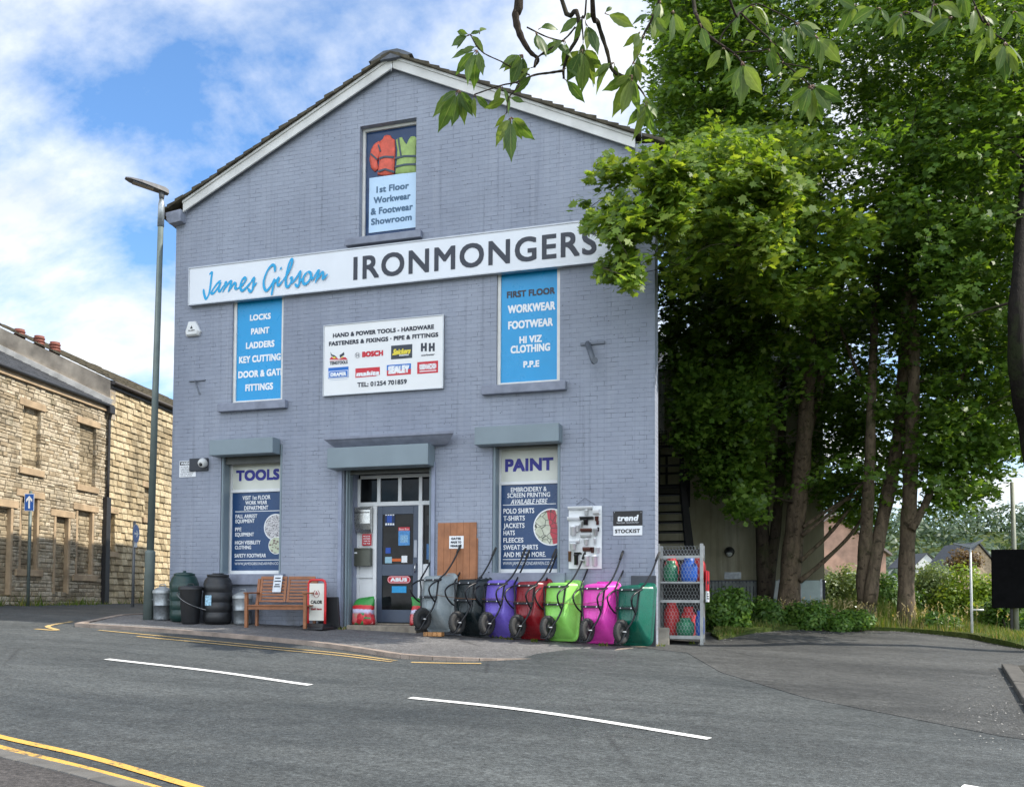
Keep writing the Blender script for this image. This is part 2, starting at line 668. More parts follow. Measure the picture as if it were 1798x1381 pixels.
def text_mesh(s, track=1.0):
    if (s, track) in _tm: return _tm[(s, track)]
    c = bpy.data.curves.new('txt', 'FONT')
    c.body = s
    c.resolution_u = 4
    c.space_character = track
    o = bpy.data.objects.new('txt', c)
    COL.objects.link(o)
    bpy.context.view_layer.update()
    me = bpy.data.meshes.new_from_object(o.evaluated_get(bpy.context.evaluated_depsgraph_get()))
    v = np.array([(p.co.x, p.co.y) for p in me.vertices])
    f = [list(p.vertices) for p in me.polygons]
    bpy.data.objects.remove(o)
    bpy.data.meshes.remove(me)
    bpy.data.curves.remove(c)
    v[:, 0] -= v[:, 0].min()
    _tm[(s, track)] = (v, f)
    return _tm[(s, track)]


CAPH = None


def put_text(mb, s, x0, x1, zb, zt, Y, mi=0, bold=0.0, shear=0.0, track=None):
    """letters of capital height zb..zt filling x0..x1 on the plane y = Y, facing -y"""
    global CAPH
    if CAPH is None:
        CAPH = text_mesh('H')[0][:, 1].max()
    v, f = text_mesh(s, track or (1.0 if not bold else 1.0 + min(.16, .75 * bold / (zt - zb))))
    w = v[:, 0].max()
    kx, kz = (x1 - x0 - 2 * bold) / w, (zt - zb - 2 * bold) / CAPH
    offs = [(0, 0)] if not bold else [(0, 0), (bold, bold), (-bold, bold), (bold, -bold), (-bold, -bold)]
    for k, (dx, dz) in enumerate(offs):
        mb.add([(x0 + bold + p[0] * kx + p[1] * kz * shear + dx, Y - .0004 * k, zb + bold + p[1] * kz + dz) for p in v], f, mi)


def ptext(mb, s, px0, px1, pyt, pyb, Y, mi=0, bold=0.0, shear=0.0, track=None):
    """same, from where the letters are seen on the plane y = Y (heights at the middle of the line)"""
    pc = (px0 + px1) / 2
    x0, x1 = on_y(px0, pyt, Y)[0], on_y(px1, pyt, Y)[0]
    zt, zb = on_y(pc, pyt, Y)[1], on_y(pc, pyb, Y)[1]
    put_text(mb, s, x0, x1, zb, zt, Y, mi, bold, shear, track)


def prect(mb, px0, pyt, px1, pyb, y0, y1, mi=0):
    """thin plate whose front (y0) covers that rectangle of the photo"""
    pc, qc = (px0 + px1) / 2, (pyt + pyb) / 2
    x0, x1 = on_y(px0, qc, y0)[0], on_y(px1, qc, y0)[0]
    z1, z0 = on_y(pc, pyt, y0)[1], on_y(pc, pyb, y0)[1]
    mb.box(x0, y0, z0, x1, y1, z1, mi)
    return x0, z0, x1, z1


def disc_clip(cx, cz, r, xmax, n=40):
    return [(min(xmax, cx + r * math.cos(2 * math.pi * k / n)), cz + r * math.sin(2 * math.pi * k / n)) for k in range(n)]


def ribbon(mb, pts, w, Y, mi, nib=None):
    """flat calligraphic stroke on plane y = Y through (x, z) points"""
    P = catmull([(x, 0, z) for x, z in pts], 5)
    vs, fs = [], []
    for i, p in enumerate(P):
        d = P[min(i + 1, len(P) - 1)] - P[max(i - 1, 0)]
        d.normalize()
        n = Vector((-d.z, 0, d.x))
        k = w * (.55 + .45 * abs(d.x * .75 + d.z * -.45 if nib is None else 1))
        k *= min(1.0, .45 + .25 * min(i, len(P) - 1 - i))
        yy = Y - i * .00002
        vs += [(p.x + n.x * k, yy, p.z + n.z * k), (p.x - n.x * k, yy, p.z - n.z * k)]
    for i in range(len(P) - 1):
        fs.append((2 * i, 2 * i + 1, 2 * i + 3, 2 * i + 2))
    mb.add(vs, fs, mi)


def wall_with_holes(name, outline, holes, y0, y1, mat, parent):
    c = bpy.data.curves.new(name, 'CURVE')
    c.dimensions = '2D'
    c.fill_mode = 'BOTH'
    c.extrude = (y1 - y0) / 2
    for poly in [outline] + holes:
        sp = c.splines.new('POLY')
        sp.points.add(len(poly) - 1)
        for i, (x, z) in enumerate(poly): sp.points[i].co = (x, z, 0, 1)
        sp.use_cyclic_u = True
    o = bpy.data.objects.new(name, c)
    COL.objects.link(o)
    bpy.context.view_layer.update()
    me = bpy.data.meshes.new_from_object(o.evaluated_get(bpy.context.evaluated_depsgraph_get()))
    bpy.data.objects.remove(o)
    me.name = name
    # curve plane (x, y, depth) -> (x, depth, z)
    for v in me.vertices:
        x, z, d = v.co
        v.co = (x, (y0 + y1) / 2 - d, z)
    me.materials.clear()
    me.materials.append(mat)
    for p in me.polygons: p.use_smooth = False
    ob = bpy.data.objects.new(name, me)
    COL.objects.link(ob)
    if parent: ob.parent = parent
    return ob


def rect(x0, z0, x1, z1): return [(x0, z0), (x1, z0), (x1, z1), (x0, z1)]


# ================================================================= THE SHOP
SLANT = -.172           # the side walls lean to the left going back: the plan is a parallelogram
shop = thing('shop_building', 'two storey painted grey brick shop with gable roof, signs and shuttered ground floor windows', 'shop')
WT = .36
RISE = .478
XL, XR, XA = 0.0, 9.18, 4.55


def barge_z(x): return 9.95 - RISE * abs(x - XA)


gable = [(XL, -1.0), (XR, -1.2), (XR, barge_z(XR) + .1), (XA, 10.05), (XL, barge_z(XL) + .1)]
H_TOP = (3.878, 6.98, 4.978, 9.043)
H_FL = (1.285, 4.153, 2.365, 6.3)
H_FR = (6.49, 4.153, 7.60, 6.3)
H_GL = (1.09, .985, 2.385, 3.35)
H_GR = (6.43, .985, 7.615, 3.35)
H_D = (3.635, -.6, 5.315, 3.0)
wall_with_holes('wall', gable, [rect(*h) for h in (H_TOP, H_FL, H_FR, H_GL, H_GR, H_D)], 0, WT, BRICK, shop)
DEPTH = 9.0
b = MB()                                                            # side and back walls
for x, s in ((XL, 1), (XR, -1)):
    t = .3 * s
    zt = barge_z(x) + .05
    b.hexa([(x + min(0, t) + SLANT * WT, WT, -1.2), (x + max(0, t) + SLANT * WT, WT, -1.2), (x + max(0, t) + SLANT * DEPTH, DEPTH, -1.2), (x + min(0, t) + SLANT * DEPTH, DEPTH, -1.2),
            (x + min(0, t) + SLANT * WT, WT, zt), (x + max(0, t) + SLANT * WT, WT, zt), (x + max(0, t) + SLANT * DEPTH, DEPTH, zt), (x + min(0, t) + SLANT * DEPTH, DEPTH, zt)])
sh = SLANT * DEPTH
b.prism_y([(x + sh, z) for x, z in gable], DEPTH, DEPTH + .3)
b.build('rear_wall', BRICK, shop)
b = MB()                                                            # dark space behind the glass
b.box(.5, .75, -.3, 8.0, .8, 9.0)
b.build('inner_wall', pm('dark interior', (.03, .03, .032), .9), shop)

# roof: two slopes of slate with an uneven verge, ridge tiles
rng = random.Random(5)
rf = MB()
y0r = -.17
for sgn in (-1, 1):
    xe = XA + sgn * 4.82
    n = 26
    for i in range(n):
        a, c = i / n, (i + 1) / n
        xa, xc = XA + (xe - XA) * a, XA + (xe - XA) * c
        za, zc = barge_z(xa) + .215, barge_z(xc) + .215
        th = .05 + rng.random() * .018
        lift = .004 + rng.random() * .010
        yf = y0r - rng.random() * .04
        vs = []
        for (yy, sh_) in ((yf, 0), (DEPTH + .4, SLANT * (DEPTH + .4))):
            vs.append([(xa + sh_, yy, za), (xc + sh_, yy, zc - .0), (xc + sh_, yy, zc + th + lift), (xa + sh_, yy, za + th * .7)])
        p, q = vs
        rf.hexa([p[0], p[1], q[1], q[0], p[3], p[2], q[2], q[3]], 0)
rf.build('roof', [SLATEM], shop)
rd = MB()
for i in range(12):
    ya, yb = -.2 + i * .8, -.2 + (i + 1) * .8 - .02
    ring = []
    for yy in (ya, yb):
        s_ = SLANT * max(0, yy)
        ring.append([(XA + s_ + dx, yy, 10.23 + dz) for dx, dz in ((-.42, -.15), (-.26, -.06), (-.13, -.005), (.13, -.005), (.26, -.06), (.42, -.15), (.2, -.16), (-.2, -.16))])
    rd.loft(ring, 0, False)
rd.build('ridge_tile', [pm('ridge stone', (.11, .12, .14), .8, 0, .3, 6, .4, 25)], shop)
for sgn in (-1, 1):                                                 # white bargeboards
    bb = MB()
    xe = XA + sgn * 4.33
    xa = XA + sgn * .006
    poly = [(xa, barge_z(xa)), (xe, barge_z(xe)), (xe, barge_z(xe) + .20), (xa, barge_z(xa) + .205)]
    if sgn < 0: poly = poly[::-1]
    bb.prism_y(poly, -.11, -.075)
    poly2 = [(p[0], p[1] + (.165 if p[1] < barge_z(p[0]) + .05 else .012)) for p in poly]
    bb.prism_y(poly2, -.135, -.108)
    bb.build('bargeboard', pm('weathered white board', (.62, .62, .60), .55, 0, .16, 2.5, .15, 25), shop, .004)
    sf = MB()                                                       # soffit between board and wall
    p = [(xa, barge_z(xa) + .13), (xe, barge_z(xe) + .13), (xe, barge_z(xe) + .17), (xa, barge_z(xa) + .17)]
    if sgn < 0: p = p[::-1]
    sf.prism_y(p, -.074, .02)
    sf.build('soffit', WALLPAINT, shop)
    kn = MB()                                                       # moulded stone at the eaves
    xo = XA + sgn * 4.66
    x_in = XA + sgn * 4.34
    zl = barge_z(xo)
    pk = [(x_in, zl - .03), (xo - sgn * .06, zl - .06), (xo, zl + .03), (xo, zl + .09), (xo + sgn * .02, zl + .10), (xo + sgn * .02, zl + .17), (x_in, zl + .20)]
    if sgn < 0: pk = pk[::-1]
    kn.prism_y(pk, -.16, .05)
    kn.build('kneeler_stone', pm('painted stone grey', (.24, .26, .32), .7, 0, .3, 6, .4, 30), shop, .01)
fin = MB()
fin.tube([(XA, -.15, 9.99), (XA, -.15, 9.86)], [.012, .004], 6)
fin.build('finial', WHITE, shop)

# --- upper windows -----------------------------------------------------------


def window_frame(h, y, w=.055, d=.07, mat=UPVC, parent=None, bars=()):
    x0, z0, x1, z1 = h
    m = MB()
    m.box(x0, y, z0, x0 + w, y + d, z1)
    m.box(x1 - w, y, z0, x1, y + d, z1)
    m.box(x0 + w, y, z0, x1 - w, y + d, z0 + w)
    m.box(x0 + w, y, z1 - w, x1 - w, y + d, z1)
    for zb in bars: m.box(x0 + w, y, zb - .028, x1 - w, y + d, zb + .028)
    return m.build('window', mat, parent, .006)


def sill(mb_parent, x0, x1, z0, z1, out=.11):
    m = MB()
    m.prism_y([(x0, z0), (x1, z0), (x1, z1), (x0, z1)], -out, 0.0)
    return m.build('sill', pm('painted sill stone', (.21, .23, .29), .65, 0, .2, 5, .4, 30), mb_parent, .012)


# gable window with work clothes on show
UV = .115
wt = window_frame(H_TOP, UV, .05, parent=shop)
sill(wt, 3.658, 5.122, 6.845, 6.978)
m = MB()
m.box(3.93, UV + .04, 7.03, 4.93, UV + .05, 8.99)
GW = pm('tinted window glass', (.02, .045, .11), .08, 0, .25, 3)
m.build('pane', GW, wt)
m = MB()
x0, z0, x1, z1 = prect(m, 648, 307, 731, 404, UV + .028, UV + .034)
pn = m.build('poster', pm('pale blue poster', (.47, .64, .82), .3, 0, .06, 2), wt)
m = MB()
for s_, a, c, t_, d_ in (('1st Floor', 661, 718, 323.5, 335), ('Workwear', 656, 721, 342, 353.5), ('& Footwear', 651, 725, 361, 373), ('Showroom', 651.7, 723, 379.5, 391)):
    ptext(m, s_, a, c, t_, d_, UV + .026, 0, .006)
m.build('lettering', flat('steel blue lettering', (.06, .13, .22), .4), wt)
# blue vinyl windows
UB = .04
for h, rows in ((H_FL, [('LOCKS', 439, 475.5, 551, 561.5, 0), ('PAINT', 441, 473, 575, 586, 0), ('LADDERS', 432, 482, 599, 610.5, 0), ('KEY CUTTING', 420, 493, 623, 635, 0),
                        ('DOOR & GATE', 418.6, 498.5, 649, 661, 0), ('FITTINGS', 431, 479.5, 673, 685, 0)]),
                (H_FR, [('FIRST FLOOR', 890, 974.5, 508, 519.5, 1), ('WORKWEAR', 891.7, 975, 532.5, 547, 0), ('FOOTWEAR', 892.4, 971, 561, 575, 0), ('HI VIZ', 912, 951.5, 589, 601.5, 0),
                        ('CLOTHING', 896.7, 966, 604.5, 618, 0), ('P.P.E', 919, 947, 633, 644.5, 0)])):
    wf = window_frame(h, UB, .06, parent=shop)
    sill(wf, h[0] - .23, h[2] + .125, 4.0, 4.152)
    m = MB()
    m.box(h[0] + .06, UB + .03, h[1] + .06, h[2] - .06, UB + .04, h[3] - .06)
    m.build('vinyl_panel', CYAN, wf)
    m = MB()
    for s_, a, c, t_, d_, k in rows:
        ptext(m, s_, a, c, t_, d_, UB + .027, k, .0065)
    m.build('lettering', [INKW, INK], wf)

# --- ground floor windows ------------------------------------------------------
GV = .25


def photo_disc(name, c1, c2, c3, scale):
    t = NT(name)
    v = t.coord()
    n = t.voro(t.map(v, (1, 1, 1.4)), scale)
    c = t.ramp(t.math('ADD', t.math('MULTIPLY', n, .7), t.math('MULTIPLY', t.noise(v, scale * .6, 5), .6)), [(.3, c1), (.5, c2), (.7, c3)])
    return t.fin(c, .3)


def garment_photo():
    """knitted cloth print: pale fabric, dark creases, a red stripe"""
    t = NT('cloth photo print')
    v = t.coord()
    sx = t.new('ShaderNodeSeparateXYZ'); t.l.new(v, sx.inputs[0])
    e = t.new('ShaderNodeTexVoronoi', feature='DISTANCE_TO_EDGE')
    t.l.new(t.map(v, (1, 1, 1.2)), e.inputs['Vector']); e.inputs['Scale'].default_value = 7.5
    c = t.ramp(t.noise(v, 6, 4), [(.35, (.42, .45, .33)), (.65, (.68, .69, .58))])
    q = t.math('ADD', sx.outputs[0], t.math('MULTIPLY', sx.outputs[2], .22))
    q = t.math('ADD', q, t.math('MULTIPLY', t.noise(v, 5, 2), .10))
    band = t.ramp(t.math('SUBTRACT', q, 7.20), [(.60, 0.0), (.61, 1.0), (.74, 1.0), (.75, 0.0)])
    c = t.mix(band, c, (.50, .035, .06))
    c = t.mix(t.ramp(e.outputs['Distance'], [(.015, 1.0), (.05, 0.0)]), c, (.03, .035, .03))
    return t.fin(c, .35)


def ground_window(h, word, wpx, lines, rules, discs, ztop, zmid, shutter_x, shutter_z):
    wf = window_frame(h, GV, .07, .08, WHITE, shop, [zmid])
    x0, z0, x1, z1 = h
    m = MB()
    m.box(x0 + .07, GV + .035, zmid + .028, x1 - .07, GV + .045, z1 - .07)
    m.build('top_panel', pm('pale cream panel', (.62, .64, .58), .35, 0, .06, 3), wf)
    m = MB()
    m.box(x0 + .07, GV + .03, z0 + .07, x1 - .07, GV + .045, zmid - .028)
    m.build('vinyl_panel', NAVY, wf)
    yt = GV + .026
    m = MB()
    ptext(m, word, *wpx, GV + .03, 1, .013)
    for l in lines:
        ptext(m, l[0], *l[1:5], yt, 0, .0018 if l[0][0] != 'W' or l[0][1] != 'W' else 0.0, l[5] if len(l) > 5 else 0)
    for a, c, py in rules:
        xa, zz_ = on_y(a, py, yt)
        xb = min(x1 - .08, on_y(c, py, yt)[0])
        m.box(xa, yt, zz_ - .006, xb, yt + .002, zz_ + .006)
    m.build('lettering', [INKW, INKB], wf)
    m = MB()
    for k, (px, py, r) in enumerate(discs):
        cx, cz = on_y(px, py, yt)
        rr = r / FPX * 15.3
        m.prism_y(disc_clip(cx, cz, rr, x1 - .071), yt - .002 * k, yt + .003, 0)
        m.prism_y(disc_clip(cx, cz, rr * .93, x1 - .0712), yt - .002 * k - .0012, yt - .002 * k - .0004, 1 + k)
    m.build('photo_print', [INKW] + [photo_disc(word + str(k), *q) for k, q in enumerate(
        [((.02, .02, .03), (.16, .15, .17), (.55, .54, .55), 34), ((.25, .10, .04), (.14, .10, .10), (.5, .55, .4), 16)] if len(discs) > 1 else
        [])] + ([] if len(discs) > 1 else [garment_photo()]), wf)
    # shutter guide rails and housing
    for xx in (x0, x1 - .055):
        m = MB()
        m.box(xx, .02, z0 - .02, xx + .055, .2, z1)
        m.box(xx + (.02 if xx == x0 else .01), .005, z0 - .02, xx + .045, .021, z1)
        m.build('shutter_rail', SHUTTER, wf, .003)
    sh_ = MB()
    a, c = shutter_x
    sh_.box(a, -.26, shutter_z[0], c, .0, shutter_z[1])
    so_ = sh_.build('shutter_box', SHUTTER, shop, .012)
    m = MB()
    sb_ = 3.05 if word == 'TOOLS' else 3.11
    m.box(x0 + .06, .06, sb_, x1 - .06, .09, 3.34)
    m.box(x0 + .06, .05, sb_ - .015, x1 - .06, .1, sb_ + .03)
    m.build('shutter_slat', pm('shutter slats', (.08, .085, .08), .5, .2), so_)
    sl_ = MB()
    sl_.box(x0 - .14, -.09, z0 - .2, x1 + .1, 0.0, z0 - .003)
    sl_.build('sill', pm('painted sill stone', (.15, .165, .215)), wf, .01)


zm = on_y(920, 847, GV)[1]
ground_window(H_GL, 'TOOLS', (414.7, 490.8, 824, 843),
              [('VISIT 1st FLOOR', 426, 475, 869.5, 876.5), ('WORK WEAR', 431, 469, 878.5, 885), ('DEPARTMENT', 429, 471, 887.5, 894.5),
               ('FALL ARREST', 413.7, 451.7, 902.5, 909), ('EQUIPMENT', 413.7, 447, 911, 917.5), ('PPE', 413, 424, 925.5, 932), ('EQUIPMENT', 413, 446, 934.5, 941),
               ('HIGH VISIBILITY', 412.7, 457.5, 948.5, 955), ('CLOTHING', 412.7, 441, 957.3, 963.5), ('SAFETY FOOTWEAR', 412, 467, 971.5, 978),
               ('WWW.JAMESGIBSONDARWEN.CO.UK', 412, 497, 986.5, 991)], [(413, 500, 898), (413, 500, 983)], [(484, 925, 26), (485, 957, 17)], None, on_y(445, 861, GV)[1],
              (on_y(367, 785, -.26)[0], on_y(478.5, 785, -.26)[0]), (on_y(420, 797, -.26)[1], on_y(420, 769.5, -.26)[1]))
ground_window(H_GR, 'PAINT', (887, 971.7, 804, 826.5),
              [('EMBROIDERY &', 897, 960, 854.5, 862.5), ('SCREEN PRINTING', 891, 966, 864.5, 872.5), ('AVAILABLE HERE', 896.6, 960, 875.5, 884, .22),
               ('POLO SHIRTS', 884, 938, 892, 900.7), ('T-SHIRTS', 884, 921.6, 905, 913.5), ('JACKETS', 884, 921, 918, 926.3), ('HATS', 884, 904, 930.8, 939),
               ('FLEECES', 884, 919, 943.6, 951.8), ('SWEAT SHIRTS', 884, 944.7, 956, 964.3), ('AND MUCH MORE.', 884, 958.6, 968.5, 977),
               ('WWW.JAMESGIBSONDARWEN.CO.UK', 883, 973, 985.5, 991)], [(883, 976, 886.3), (883, 976, 981.7)], [(968, 924.7, 33)], None, zm,
              (on_y(833, 760, -.26)[0], on_y(981, 760, -.26)[0]), (on_y(905, 777.5, -.26)[1], on_y(905, 745.5, -.26)[1]))

# --- doorway -------------------------------------------------------------------
DY = .5
dw = MB()                                                           # plastered reveals and lintel of the porch
dw.box(3.635, WT, -.5, 3.66, DY + .05, 3.0)
dw.box(5.29, WT, -.5, 5.315, DY + .05, 3.0)
dw.box(3.66, WT, 2.86, 5.29, DY + .05, 3.0)
dw.build('door_reveal', WALLPAINT, shop)
px2 = lambda px, py=950: on_y(px, py, DY)[0]
pz2 = lambda py, px=700: on_y(px, py, DY)[1]
ent = MB()                                                          # white timber screen
xs0, xs1 = px2(626), 5.29
xd0, xd1 = px2(661.5), px2(734.5)
z_b, z_dt, z_t = .1, pz2(887), pz2(838)
ent.box(xs0 - .2, DY, z_b, xs0 + .06, DY + .07, z_t)
ent.box(xd0 - .07, DY - .012, z_b, xd0, DY + .08, z_dt)
ent.box(xd1, DY - .012, z_b, xd1 + .085, DY + .08, z_dt)
ent.box(xs0 + .06, DY, z_dt + .0, xs1, DY + .08, z_dt + .075)
ent.box(xs0 + .06, DY, z_t, xs1, DY + .07, z_t + .06)
zm1 = pz2(1011)
ent.box(xs0 + .06, DY + .02, z_b, xd0 - .07, DY + .05, z_dt)
ent.box(xs0 + .0, DY - .014, zm1 - .03, xd0 - .071, DY - .001, zm1 + .03)
ent.box(xd1 + .085, DY + .01, z_b, xs1, DY + .05, pz2(990))
ent.box(xs1 - .02, DY + .0, pz2(990), xs1, DY + .06, z_dt)
for px in (663.5, 700.5, 737):
    xx = px2(px)
    ent.box(xx - .03, DY + .005, z_dt + .075, xx + .035, DY + .065, z_t)
scr = ent.build('door_screen', WHITE, shop, .006)
m = MB()
m.box(xs0 + .06, DY + .035, z_dt + .075, xs1, DY + .043, z_t)
m.box(xd1 + .085, DY + .035, pz2(990), xs1 - .02, DY + .043, z_dt)
m.build('pane', GLASS, scr)
m = MB()
xi = px2(749)
m.box(px2(748), DY + .028, pz2(922), px2(762), DY + .033, pz2(905), 0)
m.box(px2(748), DY + .028, pz2(982), px2(757), DY + .033, pz2(955), 1)
m.build('sticker', [BLACK, pm('blue leaflet', (.02, .12, .3), .4, 0, .4, 30)], scr)
door = MB()
zd0 = .115
st = .105
zA0, zA1 = pz2(990), pz2(902)          # upper glass
zB0, zB1 = pz2(1070), pz2(1010)        # lower glass
door.box(xd0 + .004, DY + .01, zd0, xd0 + st, DY + .06, z_dt - .004)
door.box(xd1 - st, DY + .01, zd0, xd1 - .004, DY + .06, z_dt - .004)
for za, zb_ in ((zd0, zB0), (zB1, zA0), (zA1, z_dt - .004)): door.box(xd0 + st, DY + .01, za, xd1 - st, DY + .06, zb_)
do = door.build('door', pm('slate blue door paint', (.055, .075, .115), .4, 0, .1, 4), shop, .005)
m = MB()
m.box(xd0 + st, DY + .03, zA0, xd1 - st, DY + .036, zA1)
m.box(xd0 + st, DY + .03, zB0, xd1 - st, DY + .036, zB1)
m.build('pane', GLASS, do)
m = MB()
m.tube(catmull([(xd1 - .07, DY + .005, pz2(1004)), (xd1 - .045, DY - .05, pz2(1000)), (xd1 - .04, DY - .05, pz2(994)), (xd1 - .05, DY + .005, pz2(988))], 4), .011, 8)
m.build('handle', pm('chrome', (.7, .7, .7), .2, 1), do)
m = MB()
m.box(xd1 - .085, DY + .004, pz2(978), xd1 - .03, DY + .0095, pz2(948))
m.build('push_plate', pm('brushed plate', (.3, .32, .36), .4, .6), do)
sy = DY + .02
m = MB()
a = prect(m, 699.5, 925, 719.5, 957, sy, sy + .004, 0)
prect(m, 699.5, 925, 719.5, 931, sy - .002, sy, 1)
ptext(m, 'Best Buy', 701, 718, 926.5, 930, sy - .0035, 2)
prect(m, 703, 939, 716, 952, sy - .002, sy, 3)
m.build('poster', [pm('poster blue', (.06, .25, .55), .4, 0, .3, 30), RED, INKW, pm('poster picture', (.2, .4, .62), .4, 0, .7, 60)], do)
m = MB()
prect(m, 676, 900, 693, 923, sy, sy + .004, 0)
prect(m, 679.5, 905, 688, 917, sy - .002, sy, 1)
for k in range(4):
    for j in (0, 1): prect(m, 676.5 + 4.2 * k, 901 + 17 * j, 679.5 + 4.2 * k, 904.5 + 17 * j, sy - .002, sy, 2)
prect(m, 677, 961, 686, 971, sy, sy + .003, 1)
prect(m, 676, 977, 688, 988, sy, sy + .003, 3)
prect(m, 705, 975, 715, 987, sy, sy + .003, 2)
prect(m, 688, 980, 704, 985, sy + .004, sy + .008, 4)
m.build('sticker', [flat('dark blue sticker', (.01, .03, .1)), flat('sticker blue', (.02, .08, .4)), INKW, flat('pale sticker', (.3, .5, .6)), flat('orange goods', (.6, .12, .02))], do)
m = MB()
x0, z0, x1, z1 = on_y(680, 1017, sy)[0], 0, on_y(721, 1017, sy)[0], 0
zc, hh = pz2(1017), .068
def pill(x0, x1, zc, h, n=8):
    r = h
    return [(x1 - r + r * math.cos(t), zc + r * math.sin(t)) for t in [(-.5 + k / n) * math.pi for k in range(n + 1)]] + \
           [(x0 + r + r * math.cos(t), zc + r * math.sin(t)) for t in [(.5 + k / n) * math.pi for k in range(n + 1)]]
m.prism_y(pill(x0, x1, zc, hh), sy, sy + .004, 0)
m.prism_y(pill(x0 + .01, x1 - .01, zc, hh - .01), sy - .002, sy, 1)
m.prism_y(pill(x0 + .018, x1 - .018, zc, hh - .018), sy - .004, sy - .002, 0)
put_text(m, 'ABUS', x0 + .065, x1 - .065, zc - .034, zc + .034, sy - .006, 1, .008)
prect(m, 688, 1028.5, 713.5, 1040, sy, sy + .003, 2)
m.build('badge', [RED, INKW, CYAN], do)
m = MB()
xa, xb = on_y(574, 800, -.33)[0], on_y(751.5, 795, -.33)[0]
m.box(xa, -.33, on_y(660, 818.5, -.33)[1], xb, 0.0, on_y(660, 782, -.33)[1])
sbx = m.build('shutter_box', SHUTTER, shop, .012)
m = MB()
for k in range(5): m.box(3.70, .13, 2.80 + .045 * k, 5.25, .155, 2.838 + .045 * k)
m.box(3.69, .11, 2.755, 5.26, .175, 2.80)
m.build('shutter_slat', pm('shutter slats', (.08, .085, .08)), sbx, .004)
for xx, w in ((3.638, .07), (5.245, .07)):
    m = MB()
    m.box(xx, .10, -.2, xx + w, .21, 2.95)
    m.box(xx + .02, .04, -.2, xx + w - .02, .10, 2.95)
    m.build('shutter_rail', SHUTTER, shop, .003)
m = MB()                                                            # moulded stone hood over the door
xa, xb = on_y(568, 770, -.3)[0], on_y(797, 760, -.3)[0]
zt_, zb_ = on_y(683, 761, -.3)[1], on_y(683, 776, -.3)[1]
prof = [(-.30, zt_), (-.30, zt_ - .05), (-.27, zt_ - .07), (-.24, zt_ - .10), (-.16, zb_ - .02), (-.12, zb_ - .05), (0.0, zb_ - .06), (0.0, zt_)]
rings = []
for x, k in ((xa, 1), (xb, 1)): rings.append([(x + (-(-.3 - y) * (1 if x == xa else -1)), y, z) for y, z in prof])
m.loft(rings, 0, False)
m.build('door_hood', pm('painted sill stone', (.15, .165, .215)), shop, .006)
m = MB()
xa, xb = on_y(613, 1100, .05)[0], on_y(735, 1100, .05)[0]
m.box(xa, -.06, -.3, xb, DY + .1, .075)
m.box(xa, .3, .075, xb, DY + .12, .10)
m.build('doorstep', pm('worn stone step', (.22, .19, .15), .8, 0, .35, 6, .5, 30), shop, .015)
m = MB()
m.box(8.80, -.05, -.8, 9.20, 0.0, .93)
m.build('plinth', GREY_DK, shop, .01)
m = MB()
m.box(5.33, -.045, -.7, 5.40, 0.0, 2.9)
m.box(3.55, -.045, -.7, 3.62, 0.0, 2.86)
m.build('door_jamb', WALLPAINT, shop, .008)

# work clothes hanging behind the gable window (they show through the pane, so they hang just in front of it)


def garment(name, lab, mats, shapes, bands, cat):
    t = thing(name, lab, cat)
    m = MB()
    for poly in shapes:
        P = [on_y(px, py, UV + .02) for px, py in poly]
        cx, cz = sum(p[0] for p in P) / len(P), sum(p[1] for p in P) / len(P)
        n = len(P)
        ring0 = [(x, UV + .038, z) for x, z in P]
        ring1 = [(cx + (x - cx) * .93, UV + .018, cz + (z - cz) * .95) for x, z in P]
        ring2 = [(cx + (x - cx) * .6, UV + .008, cz + (z - cz) * .7) for x, z in P]
        m.loft([ring0[::-1], ring1[::-1], ring2[::-1]], 0, True, True, True)
    m.build('body', mats[0], t)
    m = MB()
    for pts, w in bands:
        for a, c in zip(pts[:-1], pts[1:]):
            (xa, za), (xb, zb2) = on_y(*a, UV), on_y(*c, UV)
            m.bar((xa, UV + .004, za), (xb, UV + .004, zb2), .012, w, (0, 0, 1) if abs(xb - xa) > abs(zb2 - za) else (1, 0, 0))
    m.build('reflective_band', mats[1], t)
    return t


BAND = flat('grey reflective tape', (.05, .075, .10), .5)
garment('hi_vis_jacket', 'orange hi vis jacket with grey bands hanging in the gable window', [pm('fluorescent orange', (.62, .10, .06), .6, 0, .2, 12), BAND],
        [[(667, 247), (672, 243), (674, 238), (679, 236), (685, 237), (688, 242), (693, 245), (694, 262), (692, 306), (676, 309), (662, 307), (665, 285), (664, 262)], [(665, 247), (670, 250), (667, 270), (662, 283), (664, 296), (658, 302), (651, 295), (648, 280), (651, 262), (657, 252)]],
        [([(666, 278), (675, 275), (691, 276)], .035), ([(664, 301), (676, 297), (692, 302)], .035), ([(664, 254), (668, 266)], .025), ([(651, 270), (662, 280)], .03)], 'jacket')
garment('hi_vis_vest', 'lime hi vis vest with grey bands hanging in the gable window', [pm('fluorescent lime', (.30, .42, .13), .6, 0, .15, 12), BAND],
        [[(694, 245), (700, 241), (705, 240), (709, 247), (714, 254), (719, 246), (722, 239), (727, 238), (732, 242), (730, 258), (731, 303), (712, 305), (693, 306), (696, 280), (697, 262)]],
        [([(693, 278), (710, 274), (731, 274)], .035), ([(693, 293), (710, 289), (731, 288)], .035), ([(699, 242), (704, 274)], .03)], 'vest')

